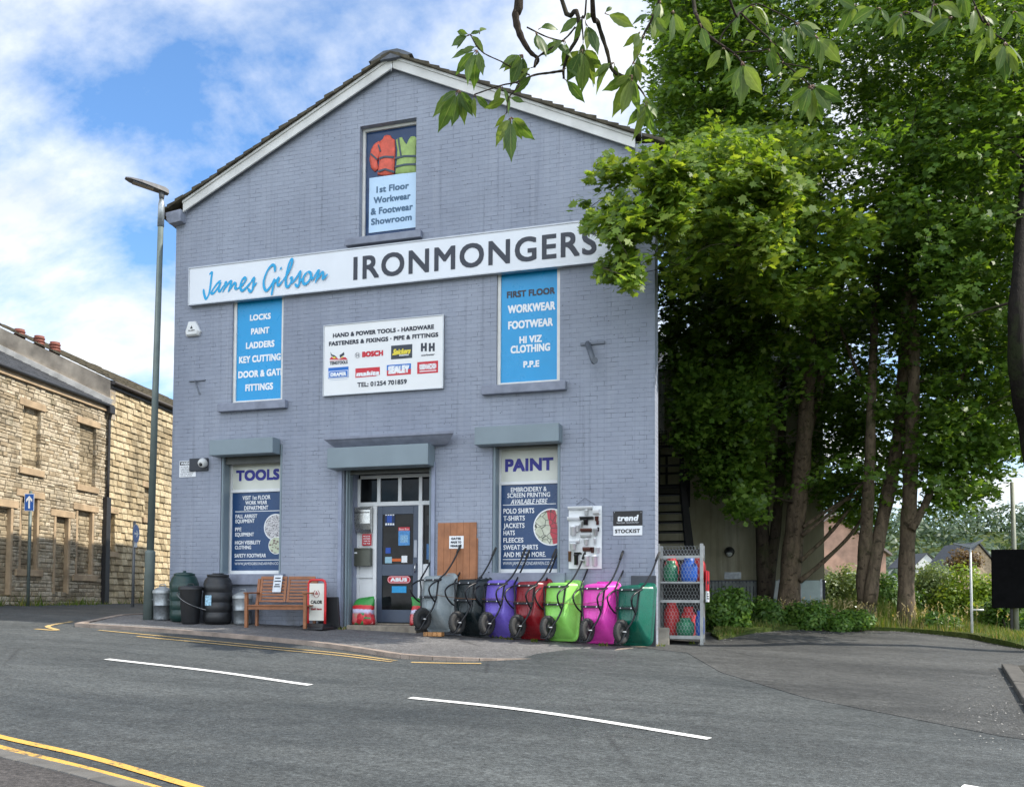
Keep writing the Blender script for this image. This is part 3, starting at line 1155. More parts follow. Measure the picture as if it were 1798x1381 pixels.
# ================================================================= SIGNS AND FITTINGS ON THE WALL
# long fascia
FY = -.10
t = thing('fascia_sign', 'long white fascia sign reading James Gibson Ironmongers across the whole shop front', 'sign')
m = MB()
m.box(.395, FY, 6.085, 8.78, -.0, 6.765)
m.build('face', SIGNW, t)
m = MB()
m.box(.373, FY - .012, 6.765, 8.80, 0, 6.79)
m.box(.373, FY - .012, 6.06, 8.80, 0, 6.085)
m.box(.373, FY - .012, 6.085, .395, 0, 6.765)
m.box(8.78, FY - .012, 6.085, 8.80, 0, 6.765)
m.build('frame', ALU, t, .003)
m = MB()
ptext(m, 'IRONMONGERS', 621, 1047.5, 426.5, 468.5, FY - .004, 0, .0125, 0, 1.13)
C1 = lambda x, y: on_y(340 + x * .1446, 440 + y * .1446, FY - .004)
strokes = [
    [(190, 290), (222, 265), (215, 330), (205, 420), (190, 510), (165, 570), (145, 580), (126, 520), (120, 465)],
    [(332, 360), (285, 400), (235, 470), (215, 515), (248, 512), (300, 440), (327, 385), (305, 465), (320, 492), (372, 415)],
    [(372, 410), (395, 378), (382, 440), (350, 508)], [(358, 485), (425, 395), (458, 372), (442, 440), (420, 505)], [(430, 490), (490, 400), (512, 408), (506, 455), (538, 462)],
    [(538, 462), (600, 410), (636, 350), (618, 330), (585, 370), (569, 440), (590, 487), (640, 450), (700, 380)],
    [(690, 395), (736, 330), (728, 400), (718, 470), (690, 497), (660, 455)], [(716, 452), (770, 388)],
    [(990, 262), (988, 195), (955, 177), (900, 245), (857, 360), (860, 450), (890, 486), (940, 430), (985, 350), (972, 420), (957, 500), (948, 545)],
    [(980, 400), (1040, 330), (1022, 390), (1035, 424), (1090, 360)], [(1054, 236), (1072, 200)],
    [(1085, 370), (1150, 280), (1196, 170), (1200, 108), (1168, 150), (1132, 300), (1124, 410), (1150, 442), (1190, 380), (1196, 330), (1172, 348)],
    [(1196, 405), (1260, 320), (1302, 255), (1294, 330), (1288, 400), (1265, 437), (1235, 405)], [(1288, 392), (1340, 330)],
    [(1392, 258), (1342, 320), (1336, 390), (1370, 406), (1420, 350), (1430, 282), (1396, 255)], [(1425, 320), (1460, 350)],
    [(1440, 372), (1527, 240), (1512, 310), (1485, 398)], [(1495, 372), (1570, 268), (1582, 300), (1578, 348), (1637, 288)]]
for k, s_ in enumerate(strokes):
    ribbon(m, [C1(*p) for p in s_], .030, FY - .004 - .0016 * k, 1)
m.build('lettering', [INK, INKC], t)

# brand board
IY = -.05
t = thing('brand_board', 'white framed board of tool brand logos and a telephone number above the door', 'sign')
m = MB()
m.box(3.24, IY, 4.185, 5.53, 0, 5.44)
m.build('face', pm('white board face', (.74, .75, .75), .35, 0, .03, 2), t)
m = MB()
m.box(3.222, IY - .012, 5.44, 5.548, 0, 5.457)
m.box(3.222, IY - .012, 4.167, 5.548, 0, 4.185)
m.box(3.222, IY - .012, 4.185, 3.24, 0, 5.44)
m.box(5.53, IY - .012, 4.185, 5.548, 0, 5.44)
m.build('frame', ALU, t, .003)
m = MB()
y1 = IY - .003
I = lambda x, y: (555 + x * .1335, 545 + y * .1335)
ptext(m, 'HAND & POWER TOOLS - HARDWARE', 584.6, 762, 577.3, 585, y1, 0, .005)
ptext(m, 'FASTENERS & FIXINGS · PIPE & FITTINGS', 577.7, 769.5, 591.5, 599.2, y1, 0, .005)
ptext(m, 'TEL: 01254 701859', 627.5, 714.3, 668.3, 676.5, y1, 0, .004)
def irect(x0, y0, x1, y1_, Y, mi):
    (a, b_), (c, d_) = I(x0, y0), I(x1, y1_)
    return prect(m, a, b_, c, d_, Y, Y + .002, mi)
def itext(s_, x0, x1, yt, yb, mi, bold=.004, shear=0, Y=None):
    (a, b_), (c, d_) = I(x0, yt), I(x1, yb)
    ptext(m, s_, a, c, b_, d_, (y1 if Y is None else Y), mi, bold, shear)
def ipoly(pts, Y, mi):
    P = [on_y(*I(*p), Y) for p in pts]
    ar = sum(P[i][0] * P[(i + 1) % len(P)][1] - P[(i + 1) % len(P)][0] * P[i][1] for i in range(len(P)))
    m.prism_y(P if ar > 0 else P[::-1], Y, Y + .002, mi)
# red flame with two dark tufts
ipoly([(175, 645), (200, 605), (225, 625), (260, 612), (300, 640), (335, 618), (385, 612), (410, 640)], y1, 1)
ipoly([(190, 545), (205, 575), (245, 590), (275, 615), (230, 610), (195, 590)], y1 - .001, 0)
ipoly([(365, 545), (372, 580), (345, 600), (315, 620), (308, 585), (335, 570)], y1 - .001, 0)
ipoly([(215, 610), (245, 605), (262, 622), (235, 632)], y1 - .002, 2)
ipoly([(330, 612), (355, 602), (362, 612), (340, 622)], y1 - .002, 2)
irect(180, 650, 412, 655, y1, 1)
itext('TENGTOOLS', 180, 415, 664, 706, 0, .003)
irect(160, 745, 426, 886, y1, 3)
irect(165, 790, 420, 880, y1 - .002, 5)
irect(172, 797, 413, 873, y1 - .004, 3)
itext('DRAPER', 190, 398, 812, 862, 5, .006, 0, y1 - .0055)
irect(175, 905, 410, 911, y1, 4)
cxl, czl = on_y(*I(545, 588), y1)
rl = .047
for a, b_ in zip(range(16), range(1, 17)):
    m.bar((cxl + rl * math.cos(a * math.pi / 8), y1, czl + rl * math.sin(a * math.pi / 8)), (cxl + rl * math.cos(b_ * math.pi / 8), y1, czl + rl * math.sin(b_ * math.pi / 8)), .002, .008, (0, 1, 0), 0)
m.box(cxl - .022, y1 - .001, czl - .028, cxl - .014, y1 + .001, czl + .028, 0)
m.box(cxl + .014, y1 - .001, czl - .028, cxl + .022, y1 + .001, czl + .028, 0)
m.box(cxl - .014, y1 - .001, czl - .004, cxl + .014, y1 + .001, czl + .004, 0)
itext('BOSCH', 606, 882, 530, 604, 1, .009)
irect(986, 452, 1264, 632, y1, 6)
itext('Snickers', 1005, 1235, 500, 575, 2, .007, .3, y1 - .002)
ipoly([(1000, 580), (1060, 575), (1062, 582), (1000, 588)], y1 - .004, 2)
itext('WORKWEAR', 1090, 1220, 577, 595, 5, .002, 0, y1 - .002)
for x in (1378, 1482):
    irect(x, 428, x + 28, 538, y1, 0); irect(x + 50, 424, x + 78, 534, y1, 0); irect(x + 26, 466, x + 52, 496, y1 - .001, 0)
itext('workwear', 1380, 1560, 566, 594, 0, .001)
ipoly([(517, 762), (838, 740), (838, 840), (780, 862), (560, 880), (517, 885)], y1, 1)
itext('makita', 528, 830, 795, 858, 5, .010, .25, y1 - .002)
irect(930, 706, 1247, 778, y1, 3)
irect(930, 778, 1247, 848, y1, 1)
itext('SEALEY', 948, 1228, 722, 826, 5, .013, 0, y1 - .002)
irect(1330, 668, 1604, 824, y1, 1)
itext('SENCO', 1358, 1582, 700, 772, 5, .012, 0, y1 - .002)
irect(1360, 788, 1580, 800, y1 - .002, 5)
m.build('lettering', [INK, RED, YELL, flat('logo blue', (.012, .14, .50)), flat('pale print', (.5, .55, .65)), INKW, flat('dark slate print', (.035, .045, .06))], t)

# small signs
t = thing('stockist_sign', 'black and white trend stockist sign beside the white gutter sample board', 'sign')
m = MB()
prect(m, 1076.7, 896.7, 1127.7, 922.5, -.015, 0, 0)
prect(m, 1076.7, 922.6, 1127.7, 939.4, -.015, 0, 1)
for px in (1079, 1125.5):
    c_ = on_y(px, 899, -.017)
    m.prism_y(disc_clip(c_[0], c_[1], .006, 99, 10), -.018, -.015, 1)
m.build('board', [BLACK, INKW], t, .002)
m = MB()
ptext(m, 'trend', 1083, 1119.5, 903.5, 914.2, -.017, 0, .006, .2)
ptext(m, 'ROUTING TECHNOLOGY', 1083, 1122, 916.2, 918, -.017, 0, .0)
ptext(m, 'STOCKIST', 1080, 1123.6, 928.3, 935.2, -.017, 1, .0035, 0, 1.1)
m.build('lettering', [INKW, BLACK], t)

t = thing('warning_sign', 'small white camera warning sign screwed near the left corner of the shop', 'sign')
m = MB()
prect(m, 315, 808.5, 343.5, 837, -.012, 0)
m.build('board', INKW, t)
m = MB()
prect(m, 316, 809.5, 342.5, 816, -.014, -.012, 0)
ptext(m, 'WARNING', 317.5, 341, 810.5, 815, -.015, 1, .002)
for k in range(6): ptext(m, ['24 HOUR CCTV', 'CAMERAS IN', 'OPERATION ON', 'THESE PREMISES', 'FOR THE SAFETY', 'OF ALL STAFF'][k], 317, 341 - (k % 3) * 2, 818 + 3.1 * k, 820.2 + 3.1 * k, -.014, 0, 0)
m.build('lettering', [BLACK, INKW], t)

t = thing('security_camera', 'white dome camera on a dark plate above the small warning sign', 'camera')
m = MB()
prect(m, 332, 804, 364, 826, -.045, 0)
m.build('mount_plate', pm('dark slate plate', (.03, .035, .045), .6), t, .008)
m = MB()
c_ = on_y(353.5, 815, -.14)
m.lathe([(.0, -.001), (.055, 0), (.075, .02), (.088, .06), (.088, .10), (.07, .115)], (0, 0, 0), 20)
m.xform(Matrix.Translation((c_[0], -.16, c_[1])) @ Matrix.Rotation(math.radians(-62), 4, 'X'))
m.build('dome', pm('camera white', (.62, .63, .62), .3), t)
m = MB()
m.lathe([(.0, -.03), (.02, -.028), (.033, -.012), (.036, .004)], (0, 0, 0), 14)
m.xform(Matrix.Translation((c_[0], -.16, c_[1])) @ Matrix.Rotation(math.radians(-62), 4, 'X'))
m.build('lens', pm('lens black', (.01, .01, .012), .1), t)

t = thing('alarm_box', 'white pentagon burglar alarm box high by the left blue window', 'alarm box')
m = MB()
P = [on_y(px, py, -.07) for px, py in ((326, 590), (324, 583), (330, 564), (342, 563), (350.5, 581), (347, 588))]
P = P[::-1]
m.loft([[(x, 0.0, z) for x, z in P][::-1], [(x, -.05, z) for x, z in P][::-1], [(4 * .0 + (x - sum(p[0] for p in P) / 6) * .78 + sum(p[0] for p in P) / 6, -.085, (z - sum(p[1] for p in P) / 6) * .8 + sum(p[1] for p in P) / 6) for x, z in P][::-1]], 0, False)
m.build('cover', pm('alarm white', (.66, .67, .66), .35), t, .006)
m = MB()
c_ = on_y(336, 575, -.088)
m.prism_y([(c_[0] - .03, c_[1] - .02), (c_[0] + .03, c_[1] - .02), (c_[0], c_[1] + .04)], -.0885, -.084, 0)
put_text(m, 'ALARM', c_[0] - .07, c_[0] + .07, c_[1] - .065, c_[1] - .04, -.0875, 0, .001)
m.build('lettering', BLACK, t)

for k, (bar, tube, lab) in enumerate((((332, 360, 669), (341, 668, 350, 691), 'thin old iron bracket with rod below the alarm box'),
                                     ((1019, 1062, 604), (1031, 602, 1042, 633), 'stout grey iron bracket right of the right hand blue window'))):
    t = thing('wall_bracket', lab, 'bracket', group='old iron brackets on the brick wall')
    m = MB()
    xa, z_ = on_y(bar[0], bar[2], -.02)
    xb, _ = on_y(bar[1], bar[2], -.02)
    r = .012 if k == 0 else .022
    m.box(xa, -.03, z_ - r, xb, 0, z_ + r)
    m.build('wall_bar', pm('bracket grey paint', (.16, .18, .22), .6, .2), t, .004)
    m = MB()
    (xa, za), (xb, zb2) = on_y(tube[0], tube[1], -.05), on_y(tube[2], tube[3], -.42)
    m.tube([(xa, -.02, za), (xb, -.42, zb2)], .016 if k == 0 else .045, 12)
    m.tube([(xb, -.40, zb2 + .0), (xb + .03, -.45, zb2 - .005)], .02 if k == 0 else .052, 12)
    m.build('arm', pm('bracket arm', (.12, .135, .16), .55, .3), t)

# letter boxes, notice on the white side panel
LY = DY - .014
t = thing('mailbox', 'curved stainless steel letter box on the white panel left of the door', 'letter box', group='letter boxes beside the door')
x0, x1 = on_y(622.5, 910, DY - .12)[0], on_y(650, 910, DY - .12)[0]
zt_, zb_ = on_y(636, 889, DY - .12)[1], on_y(636, 934, DY - .12)[1]
prof = [(LY, zb_), (LY - .05, zb_), (LY - .09, zb_ + .05), (LY - .12, zb_ + .16), (LY - .12, zt_ - .06), (LY - .10, zt_ - .015), (LY - .06, zt_), (LY, zt_)]
m = MB()
m.loft([[(x0, y, z) for y, z in prof], [(x1, y, z) for y, z in prof]], 0, False)
STEEL = pm('brushed stainless steel', (.55, .55, .53), .28, .9, .12, 20)
m.build('case', STEEL, t, .008)
m = MB()
m.box(x0 + .01, LY - .127, zt_ - .115, x1 - .01, LY - .119, zt_ - .10)
m.build('flap', BLACKP, t)
m = MB()
m.tube([((x0 + x1) / 2, LY - .119, zt_ - .14), ((x0 + x1) / 2, LY - .13, zt_ - .14)], .01, 10)
m.build('lock', pm('chrome', (.7, .7, .7)), t)
t = thing('mailbox', 'square olive grey letter box under the red notice left of the door', 'letter box', group='letter boxes beside the door')
x0, x1 = on_y(621, 975, DY - .1)[0], on_y(650, 975, DY - .1)[0]
zt_, zb_ = on_y(636, 961.5, DY - .1)[1], on_y(636, 993, DY - .1)[1]
m = MB()
m.box(x0, LY - .1, zb_, x1, LY, zt_ - .03)
m.build('case', pm('olive grey enamel', (.10, .105, .085), .35, .3, .1, 6), t, .006)
m = MB()
m.box(x0 - .008, LY - .108, zt_ - .03, x1 + .008, LY, zt_)
m.build('lid', pm('olive grey enamel', (.10, .105, .085)), t, .006)
m = MB()
m.box(x0 + .02, LY - .104, zt_ - .10, x0 + .075, LY - .099, zt_ - .075)
m.build('name_plate', INKW, t)
t = thing('notice', 'small red notice with white print between the two letter boxes', 'notice')
m = MB()
prect(m, 636, 937, 652, 957, LY - .006, LY)
m.build('board', RED, t)
m = MB()
for k in range(4): ptext(m, ['NO JUNK', 'MAIL PLEASE', 'THANK YOU', 'FOR THIS'][k], 638, 650, 939.5 + 4.3 * k, 942 + 4.3 * k, LY - .008, 0, .001)
m.build('lettering', INKW, t)

# ================================================================= GROUND


def sheet(name, poly, zf, mat, step=1.0, kind='structure', skirt=0.0, parent=None):
    bm = bmesh.new()
    vs = [bm.verts.new((x, y, 0)) for x, y in poly]
    bm.faces.new(vs)
    xs, ys = [p[0] for p in poly], [p[1] for p in poly]
    for ax, lo, hi in ((0, min(xs), max(xs)), (1, min(ys), max(ys))):
        k = math.floor(lo / step) + 1
        while k * step < hi:
            co_ = [0, 0, 0]; co_[ax] = k * step
            no = [0, 0, 0]; no[ax] = 1
            bmesh.ops.bisect_plane(bm, geom=bm.verts[:] + bm.edges[:] + bm.faces[:], plane_co=co_, plane_no=no)
            k += 1
    for f in bm.faces:
        if f.normal.z < 0: f.normal_flip()
    for v in bm.verts: v.co.z = zf(v.co.x, v.co.y)
    if skirt:
        be = [e for e in bm.edges if len(e.link_faces) == 1]
        r = bmesh.ops.extrude_edge_only(bm, edges=be)
        for v in r['geom']:
            if isinstance(v, bmesh.types.BMVert): v.co.z -= skirt
        bmesh.ops.recalc_face_normals(bm, faces=bm.faces)
    me = bpy.data.meshes.new(name)
    bm.to_mesh(me)
    bm.free()
    me.materials.append(mat)
    o = bpy.data.objects.new(name, me)
    COL.objects.link(o)
    if parent: o.parent = parent
    if kind: o['kind'] = kind
    return o


def mat_earth():
    t = NT('grassy earth')
    v = t.coord()
    n = t.noise(v, .35, 6, .6)
    c = t.ramp(n, [(.3, (.035, .05, .012)), (.5, (.06, .085, .02)), (.7, (.10, .10, .035))])
    c = t.mix(1.0, c, t.ramp(t.noise(v, 14, 5, .7), [(.25, .5), (.75, 1.4)]), 'MULTIPLY')
    t.bump(t.noise(v, 18, 5, .7), .8, .05)
    return t.fin(c, .95, 0, .1)


EARTH = mat_earth()


def axis(lo, hi, fine_lo, fine_hi, fine, coarse):
    a = list(np.arange(fine_lo, fine_hi + .01, fine))
    x = fine_lo
    s = fine
    while x > lo:
        s = min(coarse, s * 1.35); x -= s; a.insert(0, x)
    x = fine_hi
    s = fine
    while x < hi:
        s = min(coarse, s * 1.35); x += s; a.append(x)
    return a


ax_, ay_ = axis(-500, 700, -22, 34, 1.6, 40), axis(-300, 900, -24, 40, 1.6, 40)
g = MB()
for y in ay_:
    for x in ax_: g.v.append((x, y, gz(x, y) - .16))
nx = len(ax_)
for j in range(len(ay_) - 1):
    for i in range(nx - 1):
        g.f.append((j * nx + i, j * nx + i + 1, (j + 1) * nx + i + 1, (j + 1) * nx + i)); g.mi.append(0); g.sm.append(True)
g.build('ground', EARTH, kind='structure')

ROADM = mat_asphalt('road asphalt', (.031, .036, .038), (.058, .063, .063), .5, .6)
LOTM = mat_asphalt('worn forecourt asphalt', (.028, .029, .029), (.060, .061, .059), 1.0, .6)
PAVEM = mat_asphalt('pavement asphalt', (.092, .090, .090), (.135, .131, .129), .35, .25)
STREETM = mat_asphalt('side street setts', (.05, .05, .05), (.085, .083, .08), .8, .5)
NEARM = mat_asphalt('near pavement asphalt', (.04, .036, .034), (.062, .056, .053), .3, .2)

# road: everything in front of the shop, up the side street too
kerb_px = [(60, 1101), (110, 1101), (160, 1098.5), (300, 1107.5), (450, 1120), (560, 1131), (640, 1142), (690, 1150), (760, 1156), (870, 1158.5), (980, 1153), (1090, 1142), (1150, 1136)]
kerb = [on_g(*p, -.03) for p in kerb_px[2:]]
kerb = [(p.x, p.y) for p in catmull([(x, y, 0) for x, y in kerb], 4)]
road_poly = [(-40, -12.5), (-40, 1.0), (-9, 1.6), (-8, 30), (-2.0, 30), (0.5, .3), (9.3, .3), (9.6, -1.0), (10.5, -2.9), (13.2, -5.6), (16, -7.0), (34, -12), (34, -14), (20, -13.5), (12, -11.2)]
road_poly = [(-40, -12.5), (-40, 1.0), (-9, 1.6), (-9, 30), (-2.5, 30), (1.0, .3), (9.2, .3)] + [(13, -.4), (14, -2.0), (18, -4.5), (34, -9.5), (34, -30), (-40, -30)]
sheet('road', road_poly, lambda x, y: rz(x, y), ROADM, 1.0)
lot_poly = [(9.0, .5), (9.0, -.3), (9.75, -.62), (10.4, -2.62), (11.4, -4.22), (13, -5.62), (16, -7.02), (34, -11.52), (40, -5), (40, 3), (17.5, 1.9)]
edge_px = [(1798, 1141), (1700, 1121), (1600, 1110), (1500, 1106), (1400, 1107), (1330, 1113), (1262, 1124)]
lot_poly = lot_poly[:10] + [(16.6, 2.2)] + [(x, y + .5) for x, y in [on_g(*p) for p in edge_px]] + [(9.8, 3.0), (9.0, 3.0)]
sheet('forecourt', lot_poly, lambda x, y: rz(x, y) + .005 + .03 * ss(0, 3, y) * math.sin(x * 1.3) ** 2, LOTM, .7, skirt=.06)

# shop pavement with a stone kerb
inner = [(9.3, .42), (5.4, .42), (5.4, .55), (3.5, .55), (3.5, .42), (-.0, .42), (-.45, 4), (-4.6, 28), (-5.9, 28), (-2.0, 4), (-1.2, .3), (-.45, -1.6)]
def pz(x, y): return gz(x, y) - .07 * ss(6.6, 9.3, x) * ss(-.2, -2.2, y)
sheet('pavement', kerb + inner, lambda x, y: pz(x, y), PAVEM, .6, skirt=.2)
kb = MB()
KST = pm('pinkish sandstone kerb', (.25, .20, .165), .8, 0, .35, 4, .6, 25)
kp = [(-2.2, 4.0), (-1.36, .3), (-.62, -1.65)] + kerb
acc = 0
for a, c in zip(kp[:-1], kp[1:]):
    d = Vector((c[0] - a[0], c[1] - a[1], 0))
    L = d.length
    if L < .01: continue
    d /= L
    n = Vector((d.y, -d.x, 0))
    if acc % 3 == 0: gap = .006
    else: gap = .0
    p, q = Vector((*a, 0)) + d * gap, Vector((*c, 0))
    def zt(v): return pz(v.x, v.y) + .006
    def zb(v): return rz(v.x, v.y) - .1
    out, inn = n * .035, n * -.10
    kb.hexa([(*(p + out).xy, zb(p)), (*(q + out).xy, zb(q)), (*(q + inn).xy, zb(q)), (*(p + inn).xy, zb(p)),
             (*(p + out).xy, zt(p)), (*(q + out).xy, zt(q)), (*(q + inn).xy, zt(q)), (*(p + inn).xy, zt(p))])
    acc += 1
kb.build('kerb', KST, kind='structure')

# near pavement at the bottom left
nk = [on_g(*p, -.02) for p in ((-900, 1135), (-450, 1218), (-200, 1278), (0, 1333), (100, 1360), (175, 1383), (420, 1470), (800, 1640))]
nk = [(p.x, p.y) for p in catmull([(x, y, 0) for x, y in nk], 3)]
sheet('near_pavement', nk + [(14, -26), (-30, -26)], lambda x, y: rz(x, y) + .085, NEARM, 1.0, skirt=.2)
nb = MB()
for a, c in zip(nk[:-1], nk[1:]):
    p, q = Vector((*a, 0)), Vector((*c, 0))
    d = (q - p).normalized(); n = Vector((-d.y, d.x, 0))
    m_ = max(1, int((q - p).length / .9))
    for k in range(m_):
        u, w = p + (q - p) * (k / m_) + d * .004, p + (q - p) * ((k + 1) / m_) - d * .004
        vs = []
        for zf in (lambda v: rz(v.x, v.y) - .1, lambda v: rz(v.x, v.y) + .092):
            for v, o_ in ((u, .07), (u, -.08), (w, -.08), (w, .07)):
                vv = v + n * o_
                vs.append((vv.x, vv.y, zf(v)))
        nb.hexa([vs[0], vs[1], vs[2], vs[3], vs[4], vs[5], vs[6], vs[7]])
nb.build('near_kerb', pm('worn concrete kerb', (.105, .10, .092), .85, 0, .3, 5, .6, 30), kind='structure', bevel=.012)

# markings


def line_px(name, pts, w, mat, off=.007, base=-.058):
    P = [on_g(*p, base) for p in pts]
    P = [Vector((p.x, p.y, 0)) for p in (catmull([(x, y, 0) for x, y in P], 6) if len(P) > 2 else [Vector((*P[0], 0)), Vector((*P[1], 0))])]
    m = MB()
    if len(P) == 2: P = [P[0] + (P[1] - P[0]) * k / 6 for k in range(7)]
    vs, fs = [], []
    for i, p in enumerate(P):
        d = (P[min(i + 1, len(P) - 1)] - P[max(i - 1, 0)]).normalized()
        n = Vector((-d.y, d.x, 0)) * w / 2
        for q in (p + n, p - n): vs.append((q.x, q.y, rz(q.x, q.y) + off))
    for i in range(len(P) - 1): fs.append((2 * i, 2 * i + 1, 2 * i + 3, 2 * i + 2))
    m.add(vs, fs)
    return m.build(name, mat, kind='structure')


def mat_marking(name, col, wear):
    t = NT(name)
    v = t.coord()
    n = t.noise(v, 30, 6, .75)
    k = t.ramp(t.math('ADD', t.math('MULTIPLY', n, .6), t.math('MULTIPLY', t.noise(v, 2.0, 4), .5)), [(wear, 0.0), (wear + .10, 1.0)])
    c = t.mix(k, col, (.08, .08, .078))
    c = t.mix(1.0, c, t.ramp(t.noise(v, 120, 3), [(.3, .78), (.7, 1.12)]), 'MULTIPLY')
    t.bump(n, .4, .005)
    return t.fin(c, .7, 0, .3)


WMARK = mat_marking('white road paint', (.72, .72, .70), .60)
YMARK = mat_marking('yellow road paint', (.62, .36, .075), .57)
YOLD = mat_marking('faded yellow road paint', (.52, .36, .15), .585)
line_px('road_marking', [(187, 1157), (370, 1178), (545, 1203)], .10, WMARK)
line_px('road_marking', [(720, 1231), (980, 1266), (1246, 1310)], .10, WMARK, .007, -.06)
line_px('road_marking', [(1690, 1380), (1830, 1404), (2100, 1450)], .10, WMARK, .007, 0)
line_px('road_marking', [(-350, 1212), (-140, 1257), (0, 1293.5), (150, 1328.5), (310, 1381), (520, 1455)], .075, YMARK)
line_px('road_marking', [(-350, 1226), (-140, 1274), (0, 1312), (120, 1343), (250, 1384), (470, 1465)], .075, YMARK)
line_px('road_marking', [(172, 1106), (300, 1118), (400, 1128), (500, 1137.5), (600, 1147), (697, 1160)], .06, YOLD)
line_px('road_marking', [(240, 1117), (400, 1132), (500, 1141.5), (600, 1151), (688, 1162)], .06, YOLD)
line_px('road_marking', [(722, 1163.5), (780, 1166), (845, 1168.5)], .08, YOLD, .007, -.06)
line_px('road_marking', [(62, 1104), (100, 1106), (84, 1099), (126, 1091)], .09, YOLD, .007)

# ================================================================= LEFT HAND HOUSES
P0 = np.array([-7.2, 6.5, 0.0])
AV = np.array([.172, -.985, 0.0])      # along the street, towards the camera
NV = np.array([.985, .172, 0.0])       # out into the street
FR = Matrix((Vector(AV), Vector((0, 0, 1)), Vector(NV))).transposed().to_4x4()
FR.translation = Vector(P0)            # local (s, z, out) -> world


def sz(px, py, out=0):
    p = on_plane(px, py, P0 + NV * out, NV)
    return float((p - P0) @ AV), float(p[2])


def stone_block(mb, s0, s1, z0, z1, d0, d1, r=.018, mi=0, rng=random):
    """pillow faced stone standing d1 proud of the wall line"""
    j = lambda k: (rng.random() - .5) * k
    e = min(r, (s1 - s0) * .3, (z1 - z0) * .3)
    base = [(s0, z0, d0), (s1, z0, d0), (s1, z1, d0), (s0, z1, d0)]
    mid = [(s0 + j(.008), z0 + j(.006), d1 - e * .6), (s1 + j(.008), z0 + j(.006), d1 - e * .6), (s1 + j(.008), z1 + j(.006), d1 - e * .6), (s0 + j(.008), z1 + j(.006), d1 - e * .6)]
    top = [(s0 + e + j(e), z0 + e + j(e * .6), d1 + j(.008)), (s1 - e + j(e), z0 + e + j(e * .6), d1 + j(.008)), (s1 - e + j(e), z1 - e + j(e * .6), d1 + j(.008)), (s0 + e + j(e), z1 - e + j(e * .6), d1 + j(.008))]
    mb.loft([base, mid, top], mi, False, False, True)


def masonry(s0, s1, z0, z1, hmin, hmax, wmin, wmax, holes, dep, rng, tilt=0):
    mb = MB()
    z = z0
    while z < z1 - .02:
        h = min(rng.uniform(hmin, hmax), z1 - z)
        s = s0 - rng.random() * wmax
        while s < s1:
            w = rng.uniform(wmin, wmax)
            a, c = max(s, s0), min(s + w, s1)
            s += w
            segs = [(a, c)]
            for (ha, hz0, hc, hz1) in holes:
                if z + h * .5 > hz0 and z + h * .5 < hz1:
                    ns = []
                    for (u, v) in segs:
                        if v <= ha or u >= hc: ns.append((u, v))
                        else:
                            if u < ha: ns.append((u, ha))
                            if v > hc: ns.append((hc, v))
                    segs = ns
            for (u, v) in segs:
                if v - u > .03:
                    d = dep + rng.random() * .028
                    k = len(mb.v)
                    stone_block(mb, u + .005, v - .005, z + .004, z + h - .004, -.12, d, .02, 0, rng)
                    if tilt:   # course leans out at its foot
                        for q in range(k, len(mb.v)):
                            x_, y_, o_ = mb.v[q]
                            if o_ > .0: mb.v[q] = (x_, y_, o_ + tilt * (z + h - y_) / h)
        z += h
    return mb


def opening(p0, p1, out=0):
    (a, za), (b_, zb_) = sz(*p0, out), sz(*p1, out)
    return (min(a, b_), min(za, zb_), max(a, b_), max(za, zb_))


K = lambda x, y: (x * .4128, 540 + y * .4128)
RUB = mat_stone('rubble sandstone', (.47, .395, .28), (.56, .485, .365), (.39, .31, .205), moss=.3)
INF = mat_stone('infill stone', (.40, .325, .215), (.48, .40, .275), (.33, .26, .165))
SQ = mat_stone('squared sandstone', (.49, .395, .245), (.57, .475, .315), (.41, .32, .195))
DRESS = pm('dressed sandstone', (.38, .28, .175), .85, 0, .3, 3, .6, 25)
MORT = pm('lime mortar', (.30, .265, .21), .95, 0, .3, 8, .6, 50)
rng = random.Random(11)
eave1 = sz(190, 716)[1]
eave2 = sz(187, 674)[1]
hs1 = thing('stone_house', 'long rubble stone house with blocked up windows and slate roof', 'house')
holesd = {'wa': opening(K(95, 415), K(164, 693)), 'wb': opening(K(338, 490), K(400, 765)), 'wc': opening(K(82, 800), K(158, 1115)), 'd': opening(K(226, 885), K(287, 1218)),
          'we': opening(K(322, 858), K(392, 1138)), 'df': opening(K(-60, 835), K(42, 1222))}
holes = list(holesd.values())
S1 = 9.0
mb = masonry(0, S1, -.2, eave1, .06, .13, .10, .34, holes, .02, rng)
mb.xform(FR)
wl_ = mb.build('wall', RUB, hs1)
b = MB()
b.box(-.0, -.4, -.35, S1, eave1, -.105)
b.xform(FR)
b.build('mortar_bed', MORT, hs1)
for key, h in holesd.items():
    dr = key in ('d', 'df')
    mb = masonry(h[0] - .02, h[2] + .02, h[1] - .02, h[3] + .02, .08, .15, .15, .4, [], -.0, rng)
    for i, v in enumerate(mb.v): mb.v[i] = (v[0], v[1], v[2] - .085)
    mb.xform(FR)
    nm = mb.build('blocked_door' if dr else 'blocked_window', INF, hs1)
    tr = MB()
    w = h[2] - h[0]
    tr.box(h[0] - .16, h[3] + .0, -.08, h[2] + .16, h[3] + .17, .06)
    if not dr:
        tr.box(h[0] - .13, h[1] - .16, -.08, h[2] + .13, h[1], .085)
    for sx in (0, 1):
        if key in ('wa', 'wb'): break
        wj = .085
        a = h[0] if sx == 0 else h[2] - wj
        tr.box(a, h[1], -.08, a + wj, h[3], .03 if not dr else .045)
    tr.xform(FR)
    tr.build('stone_surround', DRESS, nm, .01)
